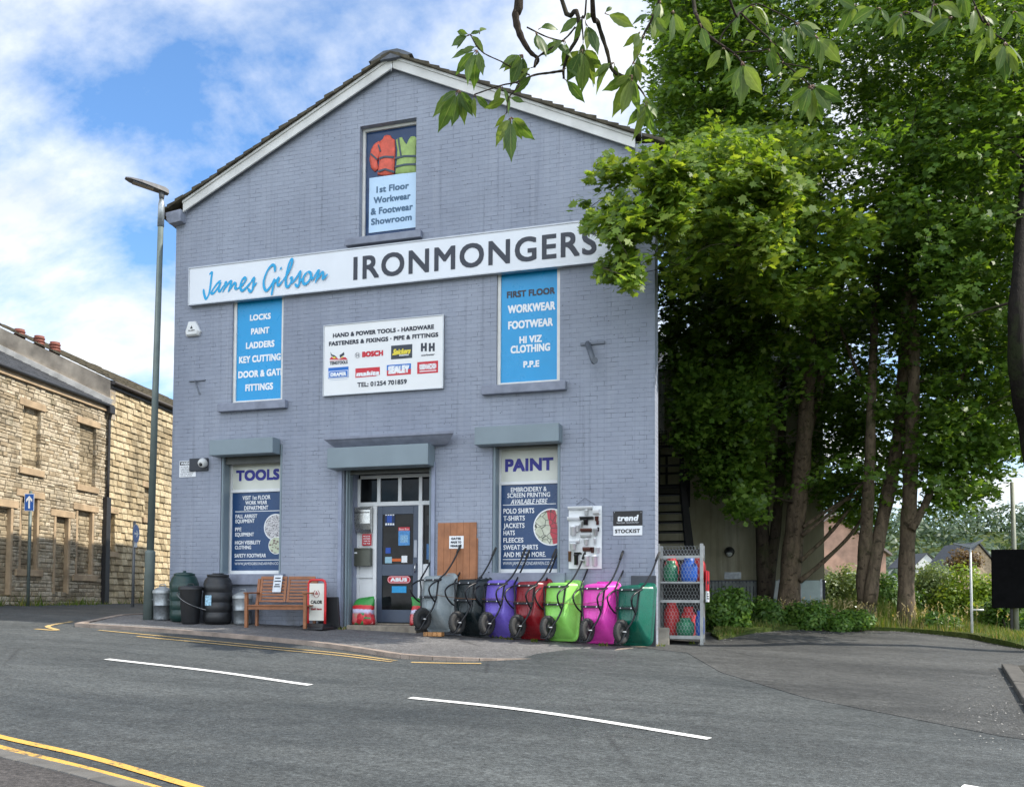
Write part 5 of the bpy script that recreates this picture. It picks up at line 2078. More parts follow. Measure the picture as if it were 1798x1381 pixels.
def make_barrow(label):
    t = thing('wheelbarrow', label, 'wheelbarrow', group='wheelbarrows stood on end along the shop wall')
    m = MB()
    Lb, Wb = .97, .288
    rings = [rrect(Wb + .026, -.006, Lb + .024, .10, .014), rrect(Wb + .030, -.010, Lb + .028, .10, .004), rrect(Wb + .028, -.008, Lb + .026, .10, -.012), rrect(Wb + .004, .016, Lb + .002, .085, -.014),
             rrect(Wb - .006, .035, Lb - .012, .09, -.05), rrect(Wb - .030, .10, Lb - .03, .075, -.12), rrect(Wb - .055, .20, Lb - .045, .065, -.20),
             rrect(Wb - .078, .30, Lb - .06, .055, -.272), rrect(Wb - .086, .325, Lb - .068, .05, -.286), rrect(Wb - .10, .345, Lb - .085, .045, -.292), rrect(Wb - .125, .37, Lb - .11, .04, -.293)]
    rings = [r[::-1] for r in rings]
    m.loft(rings, 0, True, False, True)
    inner = [rrect(Wb + .02, 0, Lb + .02, .10, .011)[::1], rrect(Wb - .015, .05, Lb - .02, .085, -.05)[::1], rrect(Wb - .10, .34, Lb - .08, .06, -.275)[::1]]
    m.loft(inner, 0, True, False, True)
    for k in range(6):      # pressed ribs
        z = .42 + .008 * k
    tray = m.build('tray', BLACKP, t)
    m = MB()
    for k in range(4):
        z = .50 + k * .028
        m.box(-.12, -.302, z, .12, -.292, z + .012)
    for s in (-1, 1): m.box(s * .07 - .008, -.30, .36, s * .07 + .008, -.285, .78)
    m.build('rib', BLACKP, t, .003)
    for s in (-1, 1):
        m = MB()
        pts = catmull([(s * .285, .02, 1.46), (s * .28, -.08, 1.22), (s * .265, -.23, .97), (s * .225, -.335, .84), (s * .20, -.33, .70), (s * .18, -.325, .50), (s * .13, -.345, .33), (s * .075, -.40, .19), (s * .07, -.425, .13), (s * .055, -.50, -.01), (0, -.505, -.02)], 5)
        m.tube(pts, .0145, 8)
        m.build('handle_tube', BLACKM, t)
        m = MB()
        m.tube([(s * .287, .045, 1.50), (s * .285, .015, 1.44), (s * .283, -.03, 1.345)], [.018, .021, .020], 10)
        m.build('grip', RUBBER, t)
        m = MB()
        pts = catmull([(s * .245, -.30, .845), (s * .24, -.40, .80), (s * .235, -.50, .735), (s * .225, -.545, .66), (s * .215, -.50, .57), (s * .20, -.40, .49), (s * .185, -.34, .46)], 5)
        m.tube(pts, .014, 8)
        m.build('leg', BLACKM, t)
    m = MB()
    m.bar((-.245, -.33, .835), (.245, -.33, .835), .02, .03, (0, 0, 1))
    m.bar((-.20, -.345, .545), (.20, -.345, .545), .012, .035, (0, 0, 1))
    m.build('cross_brace', BLACKM, t, .003)
    m = MB()
    for s in (-1, 1):
        for z in (.835, .545): m.tube([(s * .1, -.335, z), (s * .1, -.356, z)], .011, 8)
    m.build('bolt', pm('zinc bolt', (.6, .6, .6), .3, .9), t)
    wc = (0, -.42, .165)
    m = MB()
    prof = [(.10, -.030), (.135, -.038), (.165, -.040), (.180, -.03), (.186, -.012), (.186, .012), (.180, .03), (.165, .040), (.135, .038), (.10, .030)]
    m.lathe(prof, (0, 0, 0), 28, caps=False)
    for k in range(28):      # tread blocks
        a = 2 * math.pi * k / 28
        M = Matrix.Rotation(a, 4, 'Z')
        st = len(m.v)
        m.box(.181, -.008, -.026, .190, .008, -.004)
        m.box(.181, .006, .004, .190, .022, .026)
        m.xform(M, st)
    m.xform(Matrix.Translation(wc) @ Matrix.Rotation(math.pi / 2, 4, 'Y'))
    w = m.build('wheel', RUBBER, t)
    m = MB()
    m.lathe([(.104, -.026), (.095, -.018), (.060, -.01), (.035, -.03), (.02, -.034), (.02, .034), (.035, .03), (.06, .01), (.095, .018), (.104, .026)], (0, 0, 0), 20)
    m.xform(Matrix.Translation(wc) @ Matrix.Rotation(math.pi / 2, 4, 'Y'))
    m.build('rim', pm('rim black', (.02, .021, .023), .4, .3), w)
    m = MB()
    m.tube([(-.09, wc[1], wc[2]), (.09, wc[1], wc[2])], .011, 8)
    m.build('axle', pm('zinc bolt', (.6, .6, .6)), w)
    return t


TRAYS = [('silver grey', (.25, .29, .305), .22, 'silver grey wheelbarrow on end nearest the door'), ('black', (.006, .012, .014), .25, 'glossy black wheelbarrow on end between the silver and purple ones'),
         ('purple', (.16, .11, .52), .28, 'purple blue wheelbarrow on end under the PAINT window'), ('dark red', (.22, .008, .014), .25, 'dark red wheelbarrow on end between the purple and lime ones'),
         ('lime', (.28, .66, .12), .28, 'lime green wheelbarrow on end below the gutter samples'), ('pink', (.78, .06, .46), .28, 'bright pink wheelbarrow on end between the lime and dark green ones'),
         ('dark green', (.003, .11, .07), .25, 'dark green wheelbarrow on end nearest the cage')]
BX = [5.36, 5.98, 6.49, 7.02, 7.53, 8.18, 8.72]
DYB = [0, .0, .02, .0, -.02, -.04, -.05]
proto = make_barrow(TRAYS[0][3])
barrows = [proto] + [copy_tree(proto) for _ in range(6)]
for k, (o, (nm, col, rg, lab)) in enumerate(zip(barrows, TRAYS)):
    o['label'] = lab
    wx = BX[k]
    hd = math.radians(-22 + (k % 3 - 1) * 2.0)
    wy = -.50 + DYB[k]
    # wheel centre -> nose of the tray
    ox, oy = wx - math.sin(hd) * .42, wy + math.cos(hd) * .42
    o.location = (ox, oy, pz(ox, oy - .2) + .035 + (.035 if k == 0 else 0))
    o.rotation_euler = (math.radians(-7 - (k * 37 % 5) * .5), 0, hd)
    M = mat_tray(nm + ' tray plastic', col, rg)
    for ch in o.children:
        if ch.name.split('.')[0] in ('tray', 'rib'):
            ch.data = ch.data.copy()
            ch.data.materials[0] = M

m = MB()
WD = pm('sawn timber', (.42, .21, .08), .7, 0, .25, 9, .3, 40)
wx_, wy_ = 5.55, -.36
t = thing('timber_blocks', 'row of short orange timber blocks under the silver wheelbarrow', 'timber blocks', (wx_, wy_, pz(wx_, wy_)), (0, 0, math.radians(-6)))
for k in range(4): m.box(-.17 + k * .088, -.10, 0, -.17 + k * .088 + .08, .02, .07)
m.build('blocks', WD, t, .008)
m = MB()
rp = []
for k, o in enumerate(barrows[:6]):
    M = o.matrix_basis
    a, c = M @ Vector((-.23, -.36, .58)), M @ Vector((.23, -.36, .575))
    if k: rp += [a, c]
    else: rp += [c]
rp = [Vector(p) + Vector((0, 0, .012 * math.sin(i * 2.1))) for i, p in enumerate(rp)]
rp[-1].z += .05
m.tube(catmull(rp, 4), .0045, 5)
tag(m.build('rope', pm('brown cord', (.16, .07, .03), .9)), 'thin brown cord tied along the row of wheelbarrows', 'rope')

# ---- gutter sample board
t = thing('gutter_sample_board', 'white hanging board covered with white, black and brown gutter fittings', 'sample board')
m = MB()
prect(m, 998.5, 888, 1056.5, 998, -.03, -.005)
m.build('board', WHITE, t, .003)
m = MB()
c1, c2, c3 = on_y(1012, 886, -.02), on_y(1027, 874, -.02), on_y(1045, 886, -.02)
for a, c in ((c1, c2), (c2, c3)): m.tube([(a[0], -.02, a[1]), (c[0], -.02, c[1])], .004, 5)
m.build('hanging_wire', pm('wall grey wire', (.12, .13, .16), .6), t)
BRN = pm('brown plastic', (.085, .028, .02), .35)
GRW = pm('grey white plastic', (.45, .47, .47), .35)
def half_gutter(px0, py0, px1, py1, mat):
    pc = (py0 + py1) / 2
    x0, x1 = on_y(px0, pc, -.09)[0], on_y(px1, pc, -.09)[0]
    z1, z0 = on_y(px0, py0, -.09)[1], on_y(px0, py1, -.09)[1]
    m = MB()
    h = z1 - z0
    pf = [(-.03, z1), (-.03, z1 - h), (-.07, z1 - h * .95), (-.10, z1 - h * .7), (-.115, z1 - h * .3), (-.115, z1)]
    m.loft([[(x0, y, z) for y, z in pf], [(x1, y, z) for y, z in pf]], 0, False)
    m.build('gutter_piece', mat, t, .004)
def downtube(px0, py0, px1, py1, mat, rr=None):
    pc = (px0 + px1) / 2
    x0, x1 = on_y(px0, py0, -.07)[0], on_y(px1, py0, -.07)[0]
    z1, z0 = on_y(pc, py0, -.07)[1], on_y(pc, py1, -.07)[1]
    r = (x1 - x0) / 2
    m = MB()
    m.tube([((x0 + x1) / 2, -.035 - r, z0), ((x0 + x1) / 2, -.035 - r, z0 + (z1 - z0) * .82), ((x0 + x1) / 2, -.035 - r, z0 + (z1 - z0) * .83), ((x0 + x1) / 2, -.035 - r, z1)], [r * .85, r * .85, r, r], 12)
    m.build('pipe_fitting', mat, t)
half_gutter(997, 889, 1041, 894.5, WHITE); downtube(1026, 894, 1033, 904, WHITE)
half_gutter(996, 907, 1018, 913.5, WHITE); half_gutter(1017, 906.5, 1041, 912, BLACKP); downtube(1024, 911, 1033.5, 921, BLACKP)
downtube(1044, 906, 1051.5, 914, BRN); downtube(1046, 914, 1052, 921, BRN); downtube(1041.5, 927, 1050, 940, GRW); downtube(1048, 925, 1052, 932, BLACKP)
half_gutter(1019, 927, 1038.5, 933.5, BRN); downtube(1010, 921, 1018, 933, WHITE); downtube(1001, 923, 1012, 940, WHITE)
half_gutter(1019, 937, 1037, 943.5, GRW); downtube(1025, 945, 1034, 956, WHITE); downtube(1042, 944, 1047, 955, WHITE)
half_gutter(1000, 947, 1017, 953, WHITE); downtube(1000, 953, 1013, 965, WHITE); half_gutter(1023, 960, 1037, 967.5, BRN); downtube(1037, 960, 1043.5, 970, BRN)
downtube(997, 967, 1003, 985, pm('tan plastic', (.16, .07, .035), .4)); downtube(1007.5, 972, 1016, 991, BLACKP); downtube(1026, 974, 1034.5, 993, WHITE); downtube(1039, 974, 1050, 993, WHITE)
half_gutter(1018, 982, 1027, 986, GRW)
downtube(1046, 960, 1053, 970, WHITE); half_gutter(1008, 969, 1020, 972.5, BLACKP); downtube(1019, 915, 1023, 925, GRW); half_gutter(1041, 893, 1052, 903, WHITE)

# ---- gas bottle cage
cx0, cy0 = on_y(1156, 1128, .45)[0], .45
cw = on_y(1232, 1128, .45)[0] - cx0
cz0 = rz(cx0 + .3, .5)
t = thing('gas_cage', 'galvanised mesh cage on end with shelves of gas bottles beside the shop', 'cage', (cx0, cy0, cz0), (0, 0, math.radians(3)))
hC = on_y(1195, 954, .45)[1] - cz0
dC = .62
GF = pm('cage frame steel', (.30, .31, .305), .45, .5, .2, 9, .1, 30)
for x in (0, cw):
    for y in (0, dC):
        m = MB()
        m.box(x - .028, y - .028, 0, x + .028, y + .028, hC)
        m.build('post', GF, t, .004)
m = MB()
z_of = lambda py: on_y(1195, py, .45)[1] - cz0
for py, hh in ((977, .022), (1022, .012), (1055, .024), (1118, .028)):
    z = z_of(py)
    m.box(.03, -.02, z - hh, cw - .03, .015, z + hh)
    m.box(.03, dC - .015, z - hh, cw - .03, dC + .02, z + hh)
    for x in (0, cw): m.box(x - .02, .03, z - hh, x + .02, dC - .03, z + hh)
m.build('rail', GF, t)
for py in (1022, 1117):
    m = MB()
    z = z_of(py)
    m.box(.03, .03, z - .012, cw - .03, dC - .03, z + .004)
    m.build('shelf', GF, t)
m = MB()
cell = .052
def hexmesh(m, w, h0, h1, put):
    dx, dz = cell, cell * .866 * 1.25
    nx_, nz_ = int(w / dx), int((h1 - h0) / dz)
    for j in range(nz_):
        for i in range(nx_ + 1):
            x = (i + (.5 if j % 2 else 0)) * dx
            z = h0 + j * dz
            if x > w: continue
            segs = [((x, z), (x, z + dz * .45))]
            if x + dx / 2 <= w: segs.append(((x, z + dz * .45), (x + dx / 2, z + dz)))
            if x - dx / 2 >= 0: segs.append(((x, z + dz * .45), (x - dx / 2, z + dz)))
            for a, c in segs: m.tube([put(*a), put(*c)], .0021, 3, 0, False, False)
hexmesh(m, cw - .05, .10, hC - .01, lambda x, z: (x + .028, -.012, z))
m.build('wire_mesh', GALV_L, t)
m = MB()
hexmesh(m, dC - .05, .10, hC - .01, lambda x, z: (cw + .0, x + .028, z))
m.build('wire_mesh', GALV_L, t)
m = MB()
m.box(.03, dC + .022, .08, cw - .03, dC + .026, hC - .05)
m.build('shade_sheet', pm('dark cage shade', (.02, .021, .02), .7), t)  # added sheet; the shade inside the cage is put into its dark colour
BR = pm('red gas bottle paint', (.50, .02, .022), .4, 0, .15, 5)
BB = pm('blue gas bottle paint', (.012, .09, .42), .4, 0, .15, 5)
BG = pm('green gas bottle paint', (.008, .14, .065), .4, 0, .15, 5)


def bottle(lab, col, x, y, z, r, h, cut=None):
    t = thing('gas_bottle', lab, 'gas bottle', (cx0 + x, cy0 + y, cz0 + z), group='gas bottles in the cage')
    m = MB()
    m.lathe([(r * .8, 0), (r * .85, .03), (r * .95, .05), (r, .09), (r, h * .62), (r * .93, h * .72), (r * .7, h * .82), (r * .3, h * .87)], (0, 0, 0), 18)
    m.build('body', col, t)
    m = MB()
    m.lathe([(r * .62, h * .80), (r * .62, h), (r * .56, h), (r * .56, h * .80)], (0, 0, 0), 16, caps=False)
    m.tube([(0, 0, h * .85), (0, 0, h * .96)], .02, 8)
    m.build('collar', col, t)
    return t


zs = z_of(1022) + .004
zl = z_of(1117) + .004
bottle('red gas bottle at the left of the upper shelf of the cage', BR, .16, .45, zs, .12, .46)
bottle('green gas bottle at the front left of the upper cage shelf', BG, .18, .20, zs, .12, .36)
bottle('blue gas bottle at the front right of the upper cage shelf', BB, .48, .20, zs, .135, .40)
bottle('red gas bottle behind the blue one on the upper cage shelf', BR, .62, .47, zs, .11, .44)
bottle('tall red gas bottle at the left of the cage bottom', BR, .17, .36, zl, .13, .58)
bottle('squat green gas bottle at the front of the cage bottom', BG, .42, .18, zl, .15, .30)
bottle('red gas bottle behind the green one in the cage bottom', BR, .44, .46, zl, .13, .48)
bottle('narrow blue gas bottle at the right of the cage bottom', BB, .65, .22, zl, .075, .42)
t = thing('cage_sign', 'red and white warning board wired to the right side of the cage', 'sign', (cx0 + cw + .05, cy0 + .15, cz0), (0, 0, 0))
m = MB()
m.box(.0, .05, .88, .012, .60, 1.22, 0)
m.box(.0, .05, .70, .012, .60, .88, 1)
m.build('board', [RED, INKW], t)
m = MB()
for k in range(3): m.box(.0125, .10, .75 + .04 * k, .0135, .54 - .05 * k, .765 + .04 * k)
m.box(.0125, .15, 1.0, .0135, .5, 1.05)
m.build('lettering', [INK], t)
t = thing('stone_slab', 'small pale stone slab leaning against the foot of the cage', 'slab', (cx0 + .10, cy0 - .10, cz0 - .01), (math.radians(-12), 0, math.radians(4)))
m = MB(); m.box(-.11, 0, 0, .09, .05, .30); m.build('slab', pm('pale stone', (.24, .22, .18), .9, 0, .3, 6, .5, 30), t, .012)

# ================================================================= BEHIND AND BESIDE THE SHOP
RENDER_M = None
def mat_render():
    t = NT('stained olive render')
    v = t.coord()
    c = t.ramp(t.noise(t.map(v, (.7, .7, .35)), 1.0, 6, .62), [(.3, (.21, .195, .125)), (.5, (.34, .315, .215)), (.7, (.50, .47, .36))])
    st = t.ramp(t.noise(t.map(v, (5, 5, .3)), 1.0, 5, .65), [(.5, 0.0), (.75, 1.0)])
    c = t.mix(t.math('MULTIPLY', st, .55), c, (.07, .068, .045))
    t.bump(t.noise(v, 40, 5), .3, .01)
    return t.fin(c, .9, 0, .2)


EY = 9.4
ext = thing('rendered_building', 'stained olive rendered building standing behind the trees right of the shop', 'building')
ex0, ex1 = 6.6, on_y(1447, 950, EY)[0]
ezt = on_y(1250, 645, EY)[1]
m = MB()
m.box(ex0, EY, -1.2, ex1, EY + 8, ezt)
m.build('wall', mat_render(), ext)
m = MB()
m.box(ex0, EY - .03, -1.2, ex1 + .02, EY - .002, on_y(1300, 1018, EY)[1])
m.build('plinth', GREY_DK, ext)
m = MB()
rh = on_y(1250, 596, EY + 3)[1]
m.add([(ex0 - .3, EY - .25, ezt), (ex1 + .3, EY - .25, ezt), (ex1 + .3, EY + 4, rh + .5), (ex0 - .3, EY + 4, rh + .5), (ex1 + .3, EY + 8.3, ezt), (ex0 - .3, EY + 8.3, ezt)],
      [(0, 1, 2, 3), (3, 2, 4, 5), (0, 3, 5), (1, 4, 2)])
m.build('roof', SLATE, ext)
m = MB()
c_ = on_y(1281, 968, EY)
m.lathe([(.10, 0), (.13, .03), (.12, .10), (.07, .16), (.001, .18)], (0, 0, 0), 16, caps=False)
m.xform(Matrix.Translation((c_[0], EY, c_[1])) @ Matrix.Rotation(math.pi / 2, 4, 'X'))
lm_ = m.build('wall_lamp', pm('wall lamp black', (.02, .02, .02), .4), ext)
m = MB()
m.lathe([(.085, .0), (.08, -.05), (.04, -.09), (.001, -.10)], (c_[0], EY - .1, c_[1] - .03), 14, caps=False)
m.build('lens', pm('frosted lens', (.5, .52, .5), .3), lm_)
m = MB()
a, b_ = on_y(1272, 1004, EY - .035), on_y(1301, 1016, EY - .035)
m.box(a[0], EY - .05, b_[1], b_[0], EY - .0, a[1])
for k in range(5):
    z = b_[1] + (a[1] - b_[1]) * (k + .5) / 5
    m.box(a[0] + .02, EY - .065, z - .006, b_[0] - .02, EY - .05, z + .006)
m.build('vent', GALV, ext)

# fire escape
IRON = pm('black iron stair', (.014, .014, .013), .6, .2, .3, 8, .2, 40)
esc = thing('fire_escape', 'black iron fire escape stair with landing between shop and rendered building', 'fire escape')
xa_ = 7.9
LZ = on_y(1170, 850, 6.5)[1]
xr_top = on_y(1193, 850, 6.5)[0]
ny = 15
xb_top, xb_bot = xr_top, on_y(1203, 950, 4.3)[0]
xs_ = lambda y: xb_top + (xb_bot - xb_top) * (6.4 - y) / 2.1
m = MB()
for k in range(ny):
    u = k / (ny - 1)
    y = 6.4 - 4.3 * u
    z = LZ - .05 - (LZ + .05) * u
    x = xs_(y)
    m.box(x - 1.1, y - .13, z - .02, x, y + .13, z + .012)
    m.box(x - 1.1, y - .13, z - .05, x, y - .115, z + .012)
m.build('tread', IRON, esc)
for dx in (-1.13, .10):
    m = MB()
    a, c = xs_(2.1) + dx, xs_(6.5) + dx
    m.hexa([(a - .11, 2.1, -.35), (a + .08, 2.1, -.35), (c + .05, 6.5, LZ - .30), (c - .07, 6.5, LZ - .30), (a - .11, 2.1, .14), (a + .08, 2.1, .14), (c + .05, 6.5, LZ + .14), (c - .07, 6.5, LZ + .14)])
    m.build('stringer', IRON, esc)
m = MB()
m.box(xa_ - .05, 6.5, LZ - .10, xr_top + .06, 7.9, LZ)
m.build('landing', IRON, esc)
m = MB()
ZT = on_y(1170, 784, 6.55)[1]
xl_ = on_y(1157.5, 810, 6.55)[0]
for y in (6.55, 7.85):
    m.box(xr_top - .0, y - .04, LZ - .4, xr_top + .10, y + .04, ZT)
    m.box(xl_ - .025, y - .025, LZ, xl_ + .025, y + .025, ZT)
    for z in (ZT, (ZT + LZ) / 2): m.box(xa_ - .3, y - .022, z - .025, xr_top + .08, y + .022, z + .025)
for z in (ZT, (ZT + LZ) / 2): m.box(xr_top + .03, 6.6, z - .02, xr_top + .07, 7.8, z + .02)
m.build('handrail', IRON, esc)
t = thing('wire_basket', 'small dark wire basket fixed above the fire escape rail', 'basket')
m = MB()
a, b_ = on_y(1150, 757, 6.6), on_y(1171, 782, 6.6)
for k in range(6):
    u = k / 5
    m.tube([(a[0] + (b_[0] - a[0]) * u, 6.6, b_[1]), (a[0] + (b_[0] - a[0]) * u, 6.6, a[1])], .006, 4)
    m.tube([(a[0], 6.6, b_[1] + (a[1] - b_[1]) * u), (b_[0], 6.6, b_[1] + (a[1] - b_[1]) * u)], .006, 4)
    m.tube([(a[0] + (b_[0] - a[0]) * u, 6.85, b_[1]), (a[0] + (b_[0] - a[0]) * u, 6.85, a[1])], .006, 4)
m.box(a[0], 6.6, b_[1] - .01, b_[0], 6.85, b_[1] + .01)
m.build('basket', IRON, t)
t = thing('ladder', 'pale aluminium ladder seen edge on standing on the fire escape landing', 'ladder')
zA, zB = on_y(1160, 762, 6.7)[1], on_y(1160, 654, 6.7)[1]
xL = on_y(1159.5, 700, 6.7)[0]
LAD = pm('pale ladder aluminium', (.52, .52, .46), .4, .3, .15, 8)
for y in (6.7, 7.06):
    m = MB()
    m.box(xL - .045, y - .02, zA, xL + .045, y + .02, zB)
    m.build('stile', LAD, t, .006)
m = MB()
nr = int((zB - zA) / .4)
for k in range(nr + 1): m.tube([(xL, 6.68, zA + .12 + .4 * k), (xL, 7.08, zA + .12 + .4 * k)], .017, 8)
m.build('rung', pm('rung dark', (.04, .04, .04), .5), t)

# fences and glass panels below the rendered wall
FY_ = 8.3
t = thing('slat_fence', 'grey vertical slat fence at the foot of the rendered wall', 'fence')
a, b_ = on_y(1238, 1020, FY_), on_y(1330, 1020, FY_)
m = MB()
n_ = 15
for k in range(n_):
    x = a[0] + (b_[0] - a[0]) * k / n_
    m.box(x, FY_, -.9, x + (b_[0] - a[0]) / n_ * .72, FY_ + .03, a[1])
m.build('slat_panel', pm('weathered grey slats', (.17, .19, .185), .7, 0, .3, 5, .2, 30), t)
m = MB()
for z in (-.1, a[1] - .12): m.box(a[0], FY_ + .03, z, b_[0], FY_ + .07, z + .08)
m.build('rail', pm('weathered grey slats', (.17, .19, .185)), t)
t = thing('glass_screen', 'pale green glass screen in steel posts behind the tree trunks', 'glass screen')
x0_, x1_ = on_y(1333, 1020, FY_)[0], on_y(1442, 1020, FY_)[0]
m = MB()
m.box(x0_, FY_ + .02, -.9, x1_, FY_ + .03, a[1] + .02)
m.build('pane', pm('pale green glass', (.24, .34, .33), .08, 0, .25, 2), t)
for k in range(4):
    m = MB()
    x = x0_ + (x1_ - x0_) * k / 3
    m.box(x - .025, FY_, -.9, x + .025, FY_ + .06, a[1] + .05)
    m.build('post', GALV, t)
m = MB()
m.bar((x0_ + .05, FY_ - .0, -.55), (x0_ + .75, FY_ - .0, .15), .03, .05, (0, 1, 0))
m.build('brace', GALV, t)


# ---- far houses down the slope
def house(name, lab, c, w, d, eave, roof_h, rot, wall, roof, base=-6.0, wins=(), chimney=True):
    t = thing(name, lab, 'house', c, (0, 0, rot))
    m = MB()
    m.prism_y([(-w / 2, base), (w / 2, base), (w / 2, eave), (0, eave + roof_h), (-w / 2, eave)], 0, d)
    m.build('wall', wall, t)
    m = MB()
    for s in (-1, 1):
        p = [(0, eave + roof_h + .05), (s * (w / 2 + .25), eave - .05 * roof_h), (s * (w / 2 + .25), eave + .13 - .05 * roof_h), (0, eave + roof_h + .2)]
        if s > 0: p = p[::-1]
        m.prism_y(p, -.2, d + .2)
    m.build('roof', roof, t)
    for wx, wz, ww, wh in wins:
        m = MB()
        m.box(wx - ww / 2, -.05, wz, wx + ww / 2, .02, wz + wh)
        f = m.build('window', WHITE, t)
        m = MB()
        m.box(wx - ww / 2 + .08, -.07, wz + .08, wx + ww / 2 - .08, -.051, wz + wh - .08)
        m.build('pane', GLASS, f)
    if chimney:
        m = MB()
        m.box(-.45, d * .8, eave + roof_h * .6, .45, d * .8 + .8, eave + roof_h + 1.1)
        m.build('chimney', wall, t)
    return t


FSTONE = pm('far gritstone', (.36, .27, .18), .9, 0, .45, 3.5, .8, 6)
PINKB = pm('pinkish brick', (.46, .28, .21), .9, 0, .2, 3, .4, 10)
q = at_d(1717, 955, 80)
house('stone_cottage', 'stone cottage with slate roof down the slope beside the black board', (q.x, q.y, 0), 4.4, 5, q.z - 2.5, 2.5, math.radians(22), FSTONE, SLATE, wins=((.5, q.z - 5.3, .9, 1.2),), chimney=False)
q = at_d(1627, 972, 160)
house('white_house', 'small white gabled house just showing over the bushes', (q.x, q.y, 0), 5, 8, q.z - 2.3, 2.3, math.radians(25), pm('white render', (.6, .6, .58), .8), SLATE)
q = at_d(1462, 905, 48)
house('brick_house', 'pinkish brick house with grey roof glimpsed between the tree trunks', (q.x, q.y, 0), 5.6, 8, q.z - 2.0, 2.0, math.radians(18), PINKB, pm('grey pink tiles', (.24, .21, .20), .8, 0, .3, 5), wins=((-1.2, q.z - 4.2, 1.0, 1.2), (1.2, q.z - 4.2, 1.0, 1.2)))
t = thing('shed', 'pink timber shed with boarded double doors behind the left tree', 'shed')
q = at_d(1444, 1048, 30)
sd_ = MB(); sd_.box(-.62, 0, -1.6, .62, 1.6, .55); sd_.xform(Matrix.Translation(q)); sd_.build('wall', pm('pink boards', (.48, .27, .21), .8, 0, .2, 6), t)
sd_ = MB(); sd_.prism_y([(-.72, .55), (.72, .55), (0, 1.0)], -.1, 1.7); sd_.xform(Matrix.Translation(q)); sd_.build('roof', pm('shed felt', (.35, .3, .27), .9), t)
for s in (-1, 1):
    sd_ = MB(); sd_.box(min(s * .03, s * .5), -.03, -1.5, max(s * .03, s * .5), -.002, .45); sd_.xform(Matrix.Translation(q)); sd_.build('door', pm('pink door', (.55, .33, .27), .7), t)

# ================================================================= TREES
LEAF14 = np.array([(0, -.42), (.2, -.47), (.27, -.22), (.56, -.06), (.29, .08), (.36, .40), (.14, .26), (0, .62), (-.14, .26), (-.36, .40), (-.29, .08), (-.56, -.06), (-.27, -.22), (-.2, -.47)])
LEAF10 = np.array([(0, -.45), (.27, -.38), (.22, -.1), (.54, .06), (.2, .22), (0, .6), (-.2, .22), (-.54, .06), (-.22, -.1), (-.27, -.38)])
LEAF6 = np.array([(0, -.5), (.22, -.15), (.2, .2), (0, .55), (-.2, .2), (-.22, -.15)])


def leaves(name, cen, nor, size, shape, mat, parent, npr, fold=.18):
    N = len(cen)
    nor = nor / (np.linalg.norm(nor, axis=1, keepdims=True) + 1e-9)
    r = npr.normal(size=(N, 3))
    a = np.cross(nor, r); a /= (np.linalg.norm(a, axis=1, keepdims=True) + 1e-9)
    b = np.cross(nor, a)
    k = len(shape)
    x = shape[:, 0][None, :, None] * size[:, None, None]
    y = shape[:, 1][None, :, None] * size[:, None, None]
    z = (-fold * (shape[:, 0] ** 2 + .5 * shape[:, 1] ** 2))[None, :, None] * size[:, None, None]
    V = cen[:, None, :] + a[:, None, :] * x + b[:, None, :] * y + nor[:, None, :] * z
    return big_mesh(name, V.reshape(-1, 3), k, mat, parent)


def in_poly(x, y, poly):
    n, c = len(poly), False
    j = n - 1
    for i in range(n):
        xi, yi = poly[i]; xj, yj = poly[j]
        if (yi > y) != (yj > y) and x < (xj - xi) * (y - yi) / (yj - yi) + xi: c = not c
        j = i
    return c


LEAF_A = mat_leaf('sycamore leaf', (.052, .110, .014), (.080, .158, .021), (.140, .230, .034), .48)
LEAF_B = mat_leaf('sunlit young sycamore leaf', (.080, .148, .018), (.118, .202, .026), (.195, .268, .042), .5)  # younger, yellower leaf; sunlight on the front clump is put into its colour
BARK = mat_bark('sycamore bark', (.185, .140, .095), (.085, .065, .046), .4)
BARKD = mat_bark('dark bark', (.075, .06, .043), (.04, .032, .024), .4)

BARKK = mat_bark('silhouette black bark', (.016, .013, .010), (.009, .007, .006), .3)  # silhouette shade put into the bark colour of the right edge trunk
npr = np.random.default_rng(7)
rng = random.Random(21)
